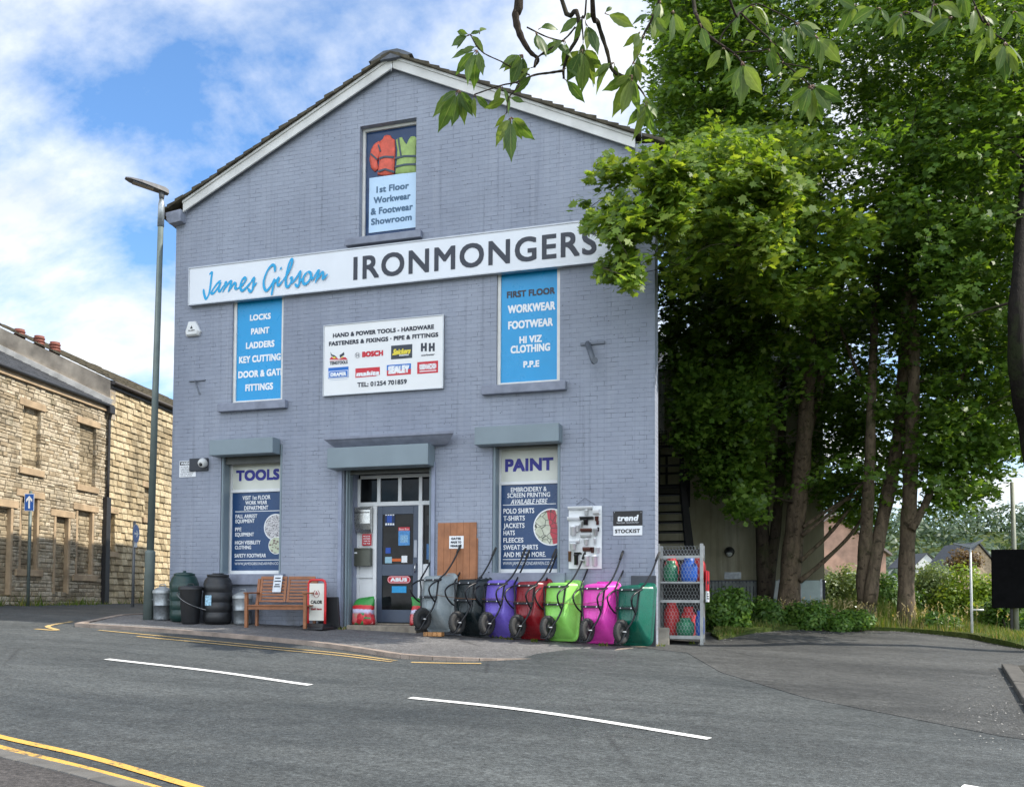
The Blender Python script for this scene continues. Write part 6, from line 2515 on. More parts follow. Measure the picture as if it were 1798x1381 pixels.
# stems: (px, py, radius in m) at a depth in m
TREES = {
    'ta': dict(depth=20.8, stems=[[(1386, 1096, .36), (1385, 1060, .30), (1392, 960, .265), (1403, 860, .24), (1412, 770, .21), (1420, 660, .17), (1426, 500, .13), (1430, 340, .09), (1432, 160, .05)],
                                 [(1404, 1020, .075), (1446, 985, .06), (1500, 930, .045), (1545, 850, .03)], [(1405, 985, .06), (1462, 930, .05), (1532, 840, .03)], [(1408, 940, .055), (1472, 888, .045), (1562, 800, .03)], [(1410, 925, .05), (1480, 880, .04), (1566, 852, .025)],
                                 [(1411, 775, .16), (1436, 690, .13), (1452, 600, .11), (1482, 470, .08), (1505, 330, .06)]], lab='grey barked sycamore with forked trunk nearest the rendered building'),
    'tb': dict(depth=21.8, stems=[[(1345, 1092, .27), (1342, 1000, .21), (1336, 860, .19), (1342, 700, .15), (1350, 500, .11), (1340, 300, .07)],
                                 [(1345, 1060, .17), (1362, 930, .14), (1372, 800, .12), (1375, 650, .10), (1390, 480, .07)], [(1338, 880, .09), (1310, 760, .07), (1295, 620, .05), (1270, 480, .03)]], lab='dark twin stemmed sycamore left of and behind the forked grey one'),
    'tc': dict(depth=19.4, stems=[[(1524, 1114, .30), (1522, 1075, .23), (1518, 1010, .20), (1521, 930, .155), (1527, 820, .125), (1530, 700, .11), (1536, 560, .09), (1545, 380, .06)],
                                 [(1527, 1060, .17), (1540, 960, .165), (1563, 850, .165), (1580, 750, .15), (1586, 630, .13), (1592, 500, .10), (1602, 330, .06)],
                                 [(1530, 700, .05), (1500, 640, .04), (1470, 560, .03)]], lab='sycamore split into two stems near its foot, third trunk from the shop'),
    'td': dict(depth=19.2, stems=[[(1590, 1118, .27), (1591, 1070, .21), (1592, 980, .19), (1597, 880, .18), (1601, 760, .16), (1605, 640, .13), (1602, 480, .10), (1606, 320, .06)],
                                 [(1600, 930, .10), (1627, 880, .09), (1646, 820, .08), (1668, 730, .06), (1695, 640, .04)]], lab='straight trunked sycamore with one side limb beside the split one'),
    'te': dict(depth=15.0, stems=[[(1846, 1150, .20), (1836, 1000, .16), (1824, 880, .15), (1804, 750, .14), (1788, 670, .13), (1784, 560, .12), (1794, 420, .10), (1805, 240, .09), (1815, 60, .06)]], lab='dark leaning sycamore at the right edge beside the black board'),
}
MAIN = [(1165, -120), (1150, -20), (1138, 50), (1112, 105), (1128, 165), (1100, 215), (1150, 250), (1130, 300), (1162, 420), (1150, 480), (1150, 590), (1180, 650), (1198, 760), (1225, 800), (1240, 850), (1285, 905), (1330, 880), (1420, 850), (1480, 900), (1560, 900),
        (1650, 900), (1690, 860), (1680, 790), (1740, 800), (1850, 760), (1950, 700), (1950, -120)]
FRONT = [(1040, 295), (1075, 272), (1120, 268), (1180, 252), (1260, 228), (1370, 222), (1470, 250), (1520, 330), (1540, 430), (1450, 490), (1330, 520), (1220, 470), (1175, 505), (1105, 492), (1058, 482), (1085, 430), (1062, 402), (1032, 392), (1012, 345)]
NEAR = [(1480, -100), (1500, 60), (1560, 170), (1500, 260), (1560, 330), (1620, 520), (1700, 640), (1950, 700), (1950, -100)]
acc = {k: [[], [], []] for k in TREES}
acc_b = [[], [], []]
sprays = {k: [] for k in TREES}


def spray(c, rad, n, out, dst, view):
    """one drooping fan of leaves"""
    tilt = Vector((rng.gauss(0, .30), rng.gauss(0, .30), 1)).normalized()
    tilt = np.array((tilt + Vector(out) * .35).normalized())
    e1 = np.cross(tilt, [1, .3, .1]); e1 /= np.linalg.norm(e1)
    e2 = np.cross(tilt, e1)
    r = rad * np.sqrt(npr.random(n)); th = npr.random(n) * 2 * np.pi
    cen = np.array(c)[None] + e1 * (r * np.cos(th))[:, None] + e2 * (r * np.sin(th))[:, None]
    cen[:, 2] -= .35 * r ** 2 / rad + npr.normal(0, .07, n)
    nor = tilt[None] * .75 + np.array(view)[None] * .40 + npr.normal(0, .36, (n, 3))
    dst[0].append(cen); dst[1].append(nor); dst[2].append(npr.uniform(.07, .165, n))


def noise3(p, s):
    return math.sin(p[0] * s + 1.3 * math.sin(p[2] * s * .9)) * math.sin(p[2] * s * 1.15 + 1.1 * math.sin(p[1] * s * .8)) + .4 * math.sin(p[1] * s * 1.7 + p[0] * s * 1.3)


VIEW = np.array([-.1, -1.0, -.05])


def fill(poly, n, d0, d1, key, dens, rad=(.35, .62), nl=26, thr=-.55):
    xs, ys = [p[0] for p in poly], [p[1] for p in poly]
    made = 0
    tries = 0
    while made < n and tries < n * 30:
        tries += 1
        px, py = rng.uniform(min(xs), max(xs)), rng.uniform(min(ys), max(ys))
        if not in_poly(px, py, poly) or rng.random() > dens(px, py): continue
        d = rng.uniform(d0, d1)
        p = at_d(px, py, d)
        if noise3(p, 1.5) < thr: continue
        if p.z < .9: continue
        if p.x < 9.45 + min(0, SLANT * p.y) and p.y > -.6 and p.y < 9.3: continue
        if 1325 < px < 1640 and 610 < py < 930 and d < 20.3 and rng.random() < .72: continue
        k = key(px, py, d)
        dst = acc_b if k == 'b' else acc[k]
        spray(p, rng.uniform(*rad), nl, (0, 0, 0), dst, VIEW)
        sprays['ta' if k == 'b' else k].append(p)
        made += 1


def key_main(px, py, d):
    if px < 1330: return 'tb' if rng.random() < .6 else 'ta'
    if px < 1450: return 'ta'
    if px < 1560: return 'tc'
    if px < 1680: return 'td'
    return 'te' if d < 18 else 'td'


def dens_main(px, py):
    k = 1.0
    if py > 560: k = .95
    if py > 720: k = .75 if px < 1460 else .62
    if py > 840: k = .32
    return k


fill(MAIN, 3700, 18.0, 23.5, key_main, dens_main, (.3, .58), 36)
fill([(1153, 480), (1157, 610), (1188, 650), (1200, 765), (1235, 808), (1245, 850), (1290, 905), (1335, 880), (1345, 480)], 420, 18.2, 20.3, key_main, lambda a, b: 1.0, (.25, .5), 34, -.5)
fill([(1140, -110), (1140, 40), (1114, 105), (1130, 165), (1102, 215), (1150, 250), (1320, 240), (1320, -110)], 420, 18.4, 22.5, key_main, lambda a, b: 1.0, (.3, .55), 36, -.8)
FR1 = [(1190, 255), (1260, 232), (1370, 222), (1470, 250), (1520, 330), (1540, 430), (1480, 500), (1400, 540), (1330, 520), (1240, 480), (1190, 400)]
FR2 = [(1150, 282), (1230, 240), (1330, 240), (1400, 330), (1350, 440), (1230, 460), (1185, 510), (1160, 440)]
FR3 = [(1110, 268), (1180, 256), (1220, 300), (1200, 380), (1150, 400), (1120, 330)]
FR4 = [(1045, 290), (1075, 276), (1110, 300), (1100, 345), (1130, 390), (1100, 440), (1135, 470), (1110, 494), (1068, 488), (1060, 470), (1085, 430), (1062, 400), (1030, 392), (1014, 345), (1042, 322)]
kb_ = lambda a, b, c: 'b'
one_ = lambda a, b: 1.0
fill([(1170, 215), (1300, 190), (1480, 205), (1600, 330), (1610, 470), (1520, 560), (1400, 600), (1280, 560), (1180, 560), (1150, 420)], 190, 16.8, 18.6, kb_, one_, (.25, .5), 26, -.2)
fill(FR1, 420, 15.2, 18.0, kb_, one_, (.25, .46), 36, -.45)
fill(FR2, 200, 13.4, 15.4, kb_, one_, (.2, .38), 34, -.3)
fill(FR3, 80, 12.8, 14.4, kb_, one_, (.18, .34), 28, -.5)
fill(FR4, 130, 12.4, 14.2, kb_, one_, (.12, .25), 17, -.35)
fill(NEAR, 760, 15.0, 18.0, lambda a, b, c: 'te', lambda a, b: 1.0 if b < 500 else .6, (.26, .5), 34, -.4)
fill([(1560, 150), (1850, 150), (1850, 750), (1745, 805), (1690, 800), (1660, 885), (1600, 860), (1560, 600)], 620, 17.6, 21.5, key_main, lambda a, b: 1.0, (.28, .55), 34, -.6)
fill([(1600, 700), (1700, 700), (1765, 790), (1740, 870), (1660, 900), (1610, 880)], 120, 17.4, 20.0, key_main, lambda a, b: 1.0, (.25, .5), 30, -.5)
fill([(1180, 640), (1340, 640), (1330, 900), (1280, 905), (1235, 850), (1205, 790)], 130, 18.0, 20.6, key_main, lambda a, b: 1.0, (.25, .48), 30, -.35)
fill([(1415, 520), (1540, 520), (1540, 930), (1470, 900), (1420, 840)], 300, 20.9, 23.5, key_main, lambda a, b: 1.0, (.28, .5), 32, -.5)
for k, T in TREES.items():
    d0 = T['depth']
    base = at_d(T['stems'][0][0][0], T['stems'][0][0][1], d0)
    t = thing('sycamore_tree', T['lab'], 'tree', (0, 0, 0), group='sycamores beside the shop')
    pts_all = []
    m = MB()
    for st in T['stems']:
        P = [at_d(px, py, d0 + .15 * i * math.sin(i)) for i, (px, py, r) in enumerate(st)]
        if st is T['stems'][0]: P[0].z -= .35
        C = catmull(P, 4)
        R = []
        for i in range(len(st) - 1):
            for j in range(4): R.append(st[i][2] + (st[i + 1][2] - st[i][2]) * j / 4)
        R.append(st[-1][2])
        R = [r * (.86 if k != 'te' else 1) * (1 + .07 * math.sin(i * 1.9)) for i, r in enumerate(R)]
        m.tube(C, R, 12)
        pts_all += list(zip(C, R))
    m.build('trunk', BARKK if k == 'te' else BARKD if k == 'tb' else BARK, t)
    # limbs and twigs reach out to a good share of the sprays
    m = MB()
    sp_ = [s for s in sprays[k] if rng.random() < .30]
    nodes = [(p, r) for p, r in pts_all if p.z > 2.5]
    sp_.sort(key=lambda s: min((s - p).length for p, r in nodes))
    for s in sp_:
        best = min(nodes, key=lambda n: (n[0] - s).length + (0 if n[0].z < s.z + .3 else 2.0))
        p, r = best
        L = (s - p).length
        if L < .3: continue
        mid = (p + s) / 2 + Vector((rng.gauss(0, .12), rng.gauss(0, .12), .10 * L + rng.gauss(0, .1)))
        r0 = min(r * .6, .012 + .012 * L)
        m.tube(catmull([p, mid, s], 3), [r0 + (.006 - r0) * i / 6 for i in range(7)], 5, 0, True, False)
        nodes.append((mid, r0 * .7)); nodes.append((s, .008))
    m.build('branches', BARKD, t)
    A = acc[k]
    if A[0]: leaves('crown', np.concatenate(A[0]), np.concatenate(A[1]), np.concatenate(A[2]), LEAF10, LEAF_A, t, npr)
    if k == 'ta':
        leaves('crown', np.concatenate(acc_b[0]), np.concatenate(acc_b[1]), np.concatenate(acc_b[2]), LEAF14, LEAF_B, t, npr)

# ---- overhanging cherry close to the camera
def rel(r, f, u): return Vector((CAM + CR * r + CF * f + CU * u).tolist())


ch = thing('cherry_tree', 'cherry tree close by with leafy twigs hanging into the top of the view', 'tree')
CBARK = mat_bark('cherry bark', (.05, .037, .027), (.02, .016, .013), .2)
m = MB()
foot = rel(6.6, 3.4, -1.2); foot.z = rz(foot.x, foot.y) - .2
tr_ = [foot, foot + Vector((.05, 0, 1.0)), foot + Vector((-.05, .05, 2.2)), rel(6.3, 3.2, 2.6)]
m.tube(catmull(tr_, 4), [.19, .17, .165, .16, .155, .15, .15, .145, .14, .135, .13, .12, .11], 12)
m.build('trunk', CBARK, ch)
limb = catmull([rel(6.3, 3.2, 2.5), rel(5.0, 2.9, 2.75), rel(3.7, 2.65, 2.65), rel(2.9, 2.5, 2.4), rel(1.9, 2.35, 2.2), rel(.9, 2.3, 2.05), rel(.2, 2.25, 1.95), rel(-.5, 2.2, 1.85)], 4)
m = MB()
m.tube(limb, [.085 + (.02 - .085) * i / (len(limb) - 1) for i in range(len(limb))], 9)
CD = 2.25
twigs = [  # (px, py, radius mm)
    [(905, -170, 17), (912, -20, 12), (905, 25, 10), (913, 60, 8.5), (930, 90, 6), (945, 104, 4), (938, 118, 3)],
    [(955, -170, 10), (985, -5, 6), (1012, 20, 6), (1016, 60, 5), (1000, 90, 4.5), (990, 120, 4), (990, 138, 3)],
    [(1055, -170, 11), (1040, -10, 6.5), (1050, 40, 6), (1066, 90, 5), (1076, 124, 4.5), (1108, 140, 4), (1130, 165, 2), (1137, 185, 1.6)],
    [(990, 124, 3.5), (965, 128, 3), (938, 132, 2.6), (905, 145, 2), (880, 150, 1.8), (833, 166, 1.6)],
    [(938, 118, 3), (945, 100, 2.5), (990, 70, 2.2), (1010, 48, 2.5)],
    [(905, 145, 2), (912, 150, 1.8), (893, 172, 1.7), (890, 198, 1.6)],
    [(880, 108, 1.5), (852, 95, 1.6), (838, 82, 1.6), (825, 60, 1.4)], [(880, 108, 1.8), (905, 122, 1.8), (930, 132, 2)],
    [(925, 48, 2), (960, 65, 1.8), (990, 73, 1.8)],
    [(1200, -170, 9), (1215, -20, 5), (1222, 25, 4.6), (1240, 58, 4), (1262, 76, 3), (1290, 95, 2.4), (1308, 118, 2)],
    [(1280, -170, 6), (1278, -10, 3), (1300, 22, 2.6), (1330, 50, 2.2), (1352, 70, 2), (1375, 108, 2), (1400, 130, 1.8), (1425, 152, 1.8)],
    [(1262, 76, 2), (1275, 50, 1.8), (1320, 8, 1.8), (1360, 20, 1.6), (1398, 40, 1.6), (1432, 62, 1.5)],
    [(1290, 92, 2), (1330, 90, 1.8), (1350, 86, 1.8)], [(1330, 78, 1.6), (1310, 70, 1.5), (1302, 80, 1.5)],
    [(1340, 118, 1.4), (1375, 112, 1.6), (1425, 120, 1.4)],
    [(1160, -170, 8), (1158, -20, 4), (1146, 30, 3.4), (1130, 62, 3), (1120, 95, 2.6), (1112, 110, 2)],
    [(1700, -170, 5), (1708, 0, 2.2), (1725, 28, 2), (1745, 58, 1.8), (1765, 72, 1.8)],
    [(1660, -170, 6), (1640, 0, 2.2), (1610, 20, 2), (1588, 26, 1.8)],
    [(1020, -170, 5), (1030, -10, 2.4), (1022, 30, 2.2), (1024, 70, 2)],
]
tdepth = {}
for i, tw in enumerate(twigs):
    dd = CD + .10 * math.sin(i * 2.3)
    if tw[0][1] > -100: dd = CD
    P = [at_d(px, py, dd if py < 0 else CD + .02 * math.sin(i)) for px, py, r in tw]
    if tw[0][1] < -100:
        q = min(limb, key=lambda l: (l - P[0]).length)
        P[0] = q
    C = catmull(P, 4)
    R = []
    for j in range(len(tw) - 1):
        for k in range(4): R.append((tw[j][2] + (tw[j + 1][2] - tw[j][2]) * k / 4) * .001 * .95)
    R.append(tw[-1][2] * .00095)
    R = [r * (1 + .12 * math.sin(j * 2.7)) for j, r in enumerate(R)]
    m.tube(C, R, 7)
m.build('branches', CBARK, ch)


def mat_cherry():
    t = NT('cherry leaf')
    i = t.island()
    uv = t.coord('UV')
    s = t.new('ShaderNodeSeparateXYZ'); t.l.new(uv, s.inputs[0])
    c = t.ramp(i, [(0.0, (.05, .10, .022)), (.5, (.08, .14, .03)), (1.0, (.16, .215, .045))])
    # midrib and side veins
    mid = t.math('ABSOLUTE', t.math('SUBTRACT', s.outputs[0], .5))
    rib = t.ramp(mid, [(.012, 1.0), (.035, 0.0)])
    vein = t.math('FRACT', t.math('ADD', t.math('MULTIPLY', s.outputs[1], 9.0), t.math('MULTIPLY', mid, -5.0)))
    vr = t.ramp(vein, [(.0, 1.0), (.12, 0.0), (.9, 0.0), (1.0, 1.0)])
    c = t.mix(t.math('MULTIPLY', vr, .30), c, (.17, .24, .08))
    c = t.mix(t.math('MULTIPLY', rib, .6), c, (.24, .28, .10))
    c = t.mix(1.0, c, t.ramp(t.noise(uv, 6, 4), [(.3, .8), (.7, 1.2)]), 'MULTIPLY')
    t.fin(c, .42, 0, .4)
    tr = t.new('ShaderNodeBsdfTranslucent')
    cc = t.mix(1.0, c, (1.7, 1.7, .7), 'MULTIPLY')
    t.l.new(cc, tr.inputs[0])
    mx = t.new('ShaderNodeMixShader')
    mx.inputs[0].default_value = .45
    t.l.new(t.b.outputs[0], mx.inputs[1]); t.l.new(tr.outputs[0], mx.inputs[2]); t.l.new(mx.outputs[0], t.out.inputs[0])
    return t.m


class UVB:
    def __init__(self): self.v, self.f, self.uv = [], [], []


LB = UVB()
cr_, cu_, cf_ = Vector(CR), Vector(CU), Vector(CF)


def cherry_leaf(base, ang, L, yaw, droop=.25, wr=.42):
    """base point, direction in the view plane (0 = down, + = to the right), length in m"""
    d = (cr_ * math.sin(ang) - cu_ * math.cos(ang) + cf_ * rng.uniform(-.35, .35)).normalized()
    n0 = (-cf_ * math.cos(yaw) + (d.cross(cf_)).normalized() * math.sin(yaw))
    n = (n0 - d * n0.dot(d)).normalized()
    s = d.cross(n)
    prof = [0.0, .34, .62, .83, .96, 1.0, .96, .82, .54, .2, .0]
    nb = len(LB.v)
    K_ = len(prof) - 1
    fold = rng.uniform(.05, .3)
    for i, p in enumerate(prof):
        u = i / K_
        w = p * L * wr / 2 * 1.0
        c = base + d * (L * u) - n * (droop * L * u * u * .6) + Vector((0, 0, -droop * L * u * u * .3))
        ser = 1.0 + (.05 if i % 2 else -.04)
        wav = .06 * L * math.sin(u * 7 + yaw * 3)
        for q, vv in ((-1, 0), (-.5, .25), (0, .5), (.5, .75), (1, 1)):
            ww = w * (ser if abs(q) == 1 else 1)
            LB.v.append(c + s * (ww * q) + n * (fold * w * abs(q) + wav * abs(q) * p * .4))
            LB.uv.append((vv, u))
    for i in range(K_):
        for q in range(4):
            a = nb + i * 5 + q
            LB.f.append((a, a + 1, a + 6, a + 5))


PETIOLES = MB()


def cluster(px, py, specs):
    for ang, lp in specs:
        base0 = at_d(px, py, CD + rng.uniform(-.03, .03))
        a = math.radians(ang)
        L = lp / FPX * CD * rng.uniform(.68, .92)
        st = L * .16
        b = base0 + (cr_ * math.sin(a * 1.15) - cu_ * math.cos(a * 1.15)) * st
        PETIOLES.tube([base0, b], .0011, 5)
        cherry_leaf(b, a + rng.uniform(-.08, .08), L, rng.uniform(-.85, .85), rng.uniform(.15, .8), rng.uniform(.36, .46))


# directions: 0 hangs straight down, negative to the left
cluster(838, 88, [(-75, 48), (-50, 62), (-8, 56), (12, 44), (-25, 60), (25, 34)])
cluster(824, 62, [(-110, 32), (-70, 38), (-60, 34), (110, 22)])
cluster(842, 60, [(150, 30), (-150, 18)])
cluster(806, 158, [(-48, 62), (-30, 78), (-8, 74), (14, 62), (28, 50), (-62, 44), (6, 34), (42, 44)])
cluster(897, 206, [(-38, 44), (-12, 58), (0, 72), (32, 40), (48, 50), (60, 30), (-20, 36)])
cluster(918, 96, [(-72, 52), (-48, 50), (-20, 56), (-5, 60), (-62, 48), (6, 40), (-34, 36)])
cluster(940, 56, [(32, 58), (20, 48), (12, 40)])
cluster(945, 52, [(105, 42)])
cluster(1022, 86, [(-52, 54), (-24, 62), (-4, 70), (8, 64), (24, 62), (36, 66), (48, 56), (62, 40)])
cluster(1028, 40, [(28, 52), (10, 44), (150, 30)])
cluster(1062, 24, [(62, 60), (130, 20)])
cluster(1110, 132, [(-55, 62), (-28, 62), (-14, 74), (8, 50), (24, 34), (-66, 38)])
cluster(1112, 108, [(-20, 42), (10, 48), (28, 38)])
cluster(1134, 178, [(-22, 46), (-8, 56), (8, 54), (34, 44), (-42, 34), (46, 36)])
cluster(1124, 56, [(-48, 36), (-20, 34), (-30, 28)])
cluster(1160, 2, [(0, 38), (-20, 34)])
cluster(1303, 108, [(-14, 56), (-2, 70), (10, 60), (24, 66), (38, 48)])
cluster(1424, 150, [(-58, 46), (-38, 58), (-10, 66), (6, 64), (22, 70), (44, 60), (62, 62), (88, 50), (-20, 50), (76, 36)])
cluster(1432, 62, [(-18, 40), (8, 46), (24, 56), (38, 58)])
cluster(1374, 50, [(12, 42), (30, 40), (80, 36), (-30, 30)])
cluster(1345, 42, [(70, 20), (10, 20)])
cluster(1582, 26, [(-22, 40), (-4, 44), (12, 40), (-50, 36), (60, 24)])
cluster(1765, 74, [(-14, 60), (-4, 66), (16, 48), (28, 64), (44, 66), (-40, 40)])
cluster(1712, 12, [(8, 50), (-12, 46), (40, 46), (26, 36)])
cluster(1690, -14, [(0, 40), (20, 42), (-24, 40)])
cluster(1425, -16, [(0, 40), (20, 34)])
for (px, py, nn) in ((1230, 42, 3), (1182, 18, 3), (1500, 8, 4), (1545, 14, 3), (1640, 8, 4), (1672, 30, 4), (1735, 40, 3), (1355, 78, 2), (962, 66, 2), (992, 72, 2), (1078, 110, 3), (1270, 84, 2), (1320, 10, 3), (1398, 40, 3), (1462, -6, 3), (1590, 20, 3), (1148, 26, 3), (1780, 20, 4)):
    cluster(px, py, [(rng.uniform(-80, 80), rng.uniform(34, 56)) for _ in range(nn)])
# small extra leaves along the twigs
for tw in twigs:
    for (px, py, r) in tw[2:]:
        if py > 6 and r < 5 and rng.random() < .75:
            cluster(px, py, [(rng.uniform(-75, 75), rng.uniform(30, 50)) for _ in range(rng.choice((1, 1, 2)))])
me = bpy.data.meshes.new('leaves')
me.from_pydata(LB.v, [], LB.f)
uvl = me.uv_layers.new(name='uv')
for lp in me.loops: uvl.data[lp.index].uv = LB.uv[lp.vertex_index]
me.polygons.foreach_set('use_smooth', [True] * len(me.polygons))
me.materials.append(mat_cherry())
o = bpy.data.objects.new('leaves', me)
COL.objects.link(o); o.parent = ch
PETIOLES.build('leaf_stalks', pm('reddish stalk', (.12, .06, .03), .5), ch)


# ---- bushes
def bush(name, lab, px, py, depth, rx, ry, n, size, mat, seed, rd=None, group=None):
    nr = np.random.default_rng(seed)
    c = np.array(at_d(px, py, depth))
    sx, szz = rx / FPX * depth, ry / FPX * depth
    sy = rd or sx * .8
    t = thing(name, lab, 'bush', (0, 0, 0), group=group)
    nl = 9
    lob = nr.normal(size=(nl, 3)); lob /= np.linalg.norm(lob, axis=1, keepdims=True)
    lob[:, 2] = lob[:, 2] * .75 - .05
    lc = lob * np.array([.55, .55, .5]); lr = nr.uniform(.38, .6, nl)
    which = nr.integers(0, nl, n)
    d = nr.normal(size=(n, 3)); d /= np.linalg.norm(d, axis=1, keepdims=True)
    r = lr[which] * nr.uniform(.55, 1.08, n)
    P = (lc[which] + d * r[:, None]) * np.array([sx, sy, szz]) + c
    nor = d * .8 + nr.normal(0, .45, (n, 3)) + np.array([0, -.2, .45])
    leaves('crown', P, nor, nr.uniform(.6, 1.2, n) * size, LEAF6, mat, t, nr, .1)
    m = MB()
    base = Vector((c[0], c[1], gz(c[0], c[1]) - .3))
    for k in range(5):
        e = Vector((c + lc[k] * np.array([sx, sy, szz])).tolist())
        m.tube(catmull([base + Vector((.08 * k - .2, 0, 0)), (base + e) / 2 + Vector((.1, 0, 0)), e], 3), [.035, .033, .03, .027, .024, .02, .012], 6)
    m.build('stems', BARKD, t)
    return t


B_WIL = mat_leaf('grey green shrub leaf', (.10, .15, .06), (.15, .215, .085), (.21, .28, .12), .4)
B_YEL = mat_leaf('yellow green shrub leaf', (.13, .22, .03), (.21, .32, .04), (.32, .40, .07), .45)
B_GRN = mat_leaf('green shrub leaf', (.05, .115, .02), (.08, .165, .03), (.13, .22, .04), .42)
B_RED = mat_leaf('reddish shrub leaf', (.10, .06, .03), (.14, .09, .04), (.18, .13, .05), .35)
bush('shrub', 'grey green willowy shrub between the grey sycamore and the split one', 1478, 1045, 26, 52, 72, 5200, .11, B_WIL, 1)
bush('shrub', 'large grey green rounded shrub just right of the straight trunked sycamore', 1642, 1050, 25, 58, 84, 7000, .10, B_WIL, 2)
bush('shrub', 'yellow green leafy shrub in the sun behind the thin white post', 1700, 1055, 24, 66, 84, 8000, .12, B_YEL, 3)
bush('shrub', 'small reddish shrub below the stone cottage roof', 1692, 985, 31, 34, 26, 1500, .12, B_RED, 4)
bush('shrub', 'green shrub between the split sycamore and the straight one', 1568, 1045, 24.5, 62, 70, 5600, .11, B_GRN, 5)
bush('nettle_clump', 'leafy nettle clump beside the gas bottle cage', 1282, 1076, 17.6, 50, 62, 4600, .10, B_GRN, 6)
bush('nettle_clump', 'dark nettle clump at the foot of the dark twin sycamore', 1352, 1080, 18.6, 50, 58, 4000, .10, B_GRN, 7)
bush('nettle_clump', 'low green nettle clump in front of the grey sycamore', 1424, 1084, 18.4, 52, 46, 3400, .09, B_GRN, 8)
bush('nettle_clump', 'green leafy clump at the foot of the split sycamore', 1490, 1092, 18.2, 44, 34, 2600, .09, B_GRN, 12)
bush('nettle_clump', 'green leafy clump between the straight sycamore and the yellow green shrub', 1645, 1098, 18.6, 46, 34, 2600, .09, B_GRN, 13)
bush('shrub', 'dark low shrub behind the black board and its post', 1762, 1075, 21, 60, 46, 3400, .10, B_GRN, 9)
bush('shrub', 'bright shrub at the foot of the yellow green one', 1730, 1075, 22, 36, 40, 2000, .11, B_YEL, 10)

# far wooded hillside: reads as one mass
nr = np.random.default_rng(9)
N = 70000
X = nr.uniform(-10, 260, N); Y = nr.uniform(110, 330, N)
ci = nr.integers(0, 420, N)
cxs, cys, crs = nr.uniform(-10, 250, 420), nr.uniform(115, 325, 420), nr.uniform(4, 8, 420)
d = nr.normal(size=(N, 3)); d /= np.linalg.norm(d, axis=1, keepdims=True)
P = np.stack([cxs[ci], cys[ci], np.array([gz(a, b) for a, b in zip(cxs, cys)])[ci] + 3.5], 1) + d * crs[ci][:, None] * np.array([1, 1, .85])
WOODM = mat_leaf('far woodland leaf', (.035, .065, .035), (.05, .085, .045), (.07, .11, .055), .25)
o = leaves('woodland', P, d + np.array([0, -.3, .5]) + nr.normal(0, .4, (N, 3)), nr.uniform(1.0, 1.8, N), LEAF6, WOODM, None, nr, .1)
tag(o, 'distant wooded hillside', None, None, 'stuff')

# ---- grass verge
edge = [on_g(*p) for p in edge_px]
vpoly = [(16.6, 2.1)] + edge + [(9.85, 2.4), (9.9, 9.3), (14, 9.3), (24, 9.3), (26, 3.0)]
sheet('verge', vpoly, lambda x, y: gz(x, y) + .055 + .05 * ss(.0, 1.2, y - 2.2), EARTH, .8, skirt=.2)
N = 42000
bx_ = nr.uniform(9.9, 19, N); by_ = nr.uniform(1.4, 9.2, N)
keep = np.array([in_poly(a, b, vpoly) for a, b in zip(bx_, by_)])
bx_, by_ = bx_[keep], by_[keep]
n_ = len(bx_)
tall = np.exp(-((bx_ - 12.8) / 1.9) ** 2)
edge_d = np.array([min(math.hypot(a - e[0], b - e[1]) for e in edge) for a, b in zip(bx_, by_)])
hgt = (.055 + .55 * tall * np.clip(edge_d - .15, 0, 1.0)) * nr.uniform(.5, 1.35, n_)
zb = np.array([gz(a, b) for a, b in zip(bx_, by_)]) + .05
th = nr.uniform(0, 2 * np.pi, n_); w = nr.uniform(.006, .014, n_)
b0 = np.stack([bx_, by_, zb], 1)
dx = np.stack([np.cos(th) * w, np.sin(th) * w, np.zeros(n_)], 1)
ln = nr.normal(0, .25, (n_, 3)) * hgt[:, None]; ln[:, 2] = hgt
V = np.stack([b0 - dx, b0 + dx, b0 + ln], 1).reshape(-1, 3)
GRASSM = mat_leaf('grass blade', (.06, .12, .012), (.10, .165, .02), (.26, .22, .09), .35, .6)
o = big_mesh('grass', V, 3, GRASSM)
tag(o, 'long dry grass along the verge', None, None, 'stuff')
N = 260
V = []
for _ in range(N):
    x, y = rng.gauss(12.7, 1.1), rng.uniform(4.6, 7.6)
    if not in_poly(x, y, vpoly): continue
    z = gz(x, y) + .05
    h = rng.uniform(.25, .6); a = rng.random() * 6.28; w = .0035
    lx_, ly_ = rng.gauss(0, .13) * h, rng.gauss(0, .13) * h
    V += [(x - w, y, z), (x + w, y, z), (x + lx_, y + ly_, z + h)]
    for k in range(5):
        u = .72 + .07 * k
        s_ = .022
        cx_, cy_, cz_ = x + lx_ * u, y + ly_ * u, z + h * u
        V += [(cx_, cy_, cz_), (cx_ + rng.gauss(0, s_), cy_ + rng.gauss(0, s_), cz_ + .05), (cx_ + rng.gauss(0, s_), cy_ + rng.gauss(0, s_), cz_ + .02)]
o = big_mesh('dry_grass', np.array(V), 3, mat_leaf('dry grass stalk', (.32, .26, .12), (.40, .33, .17), (.46, .38, .22), .3, .7))
tag(o, 'pale dry seeding grass among the tree trunks', None, None, 'stuff')
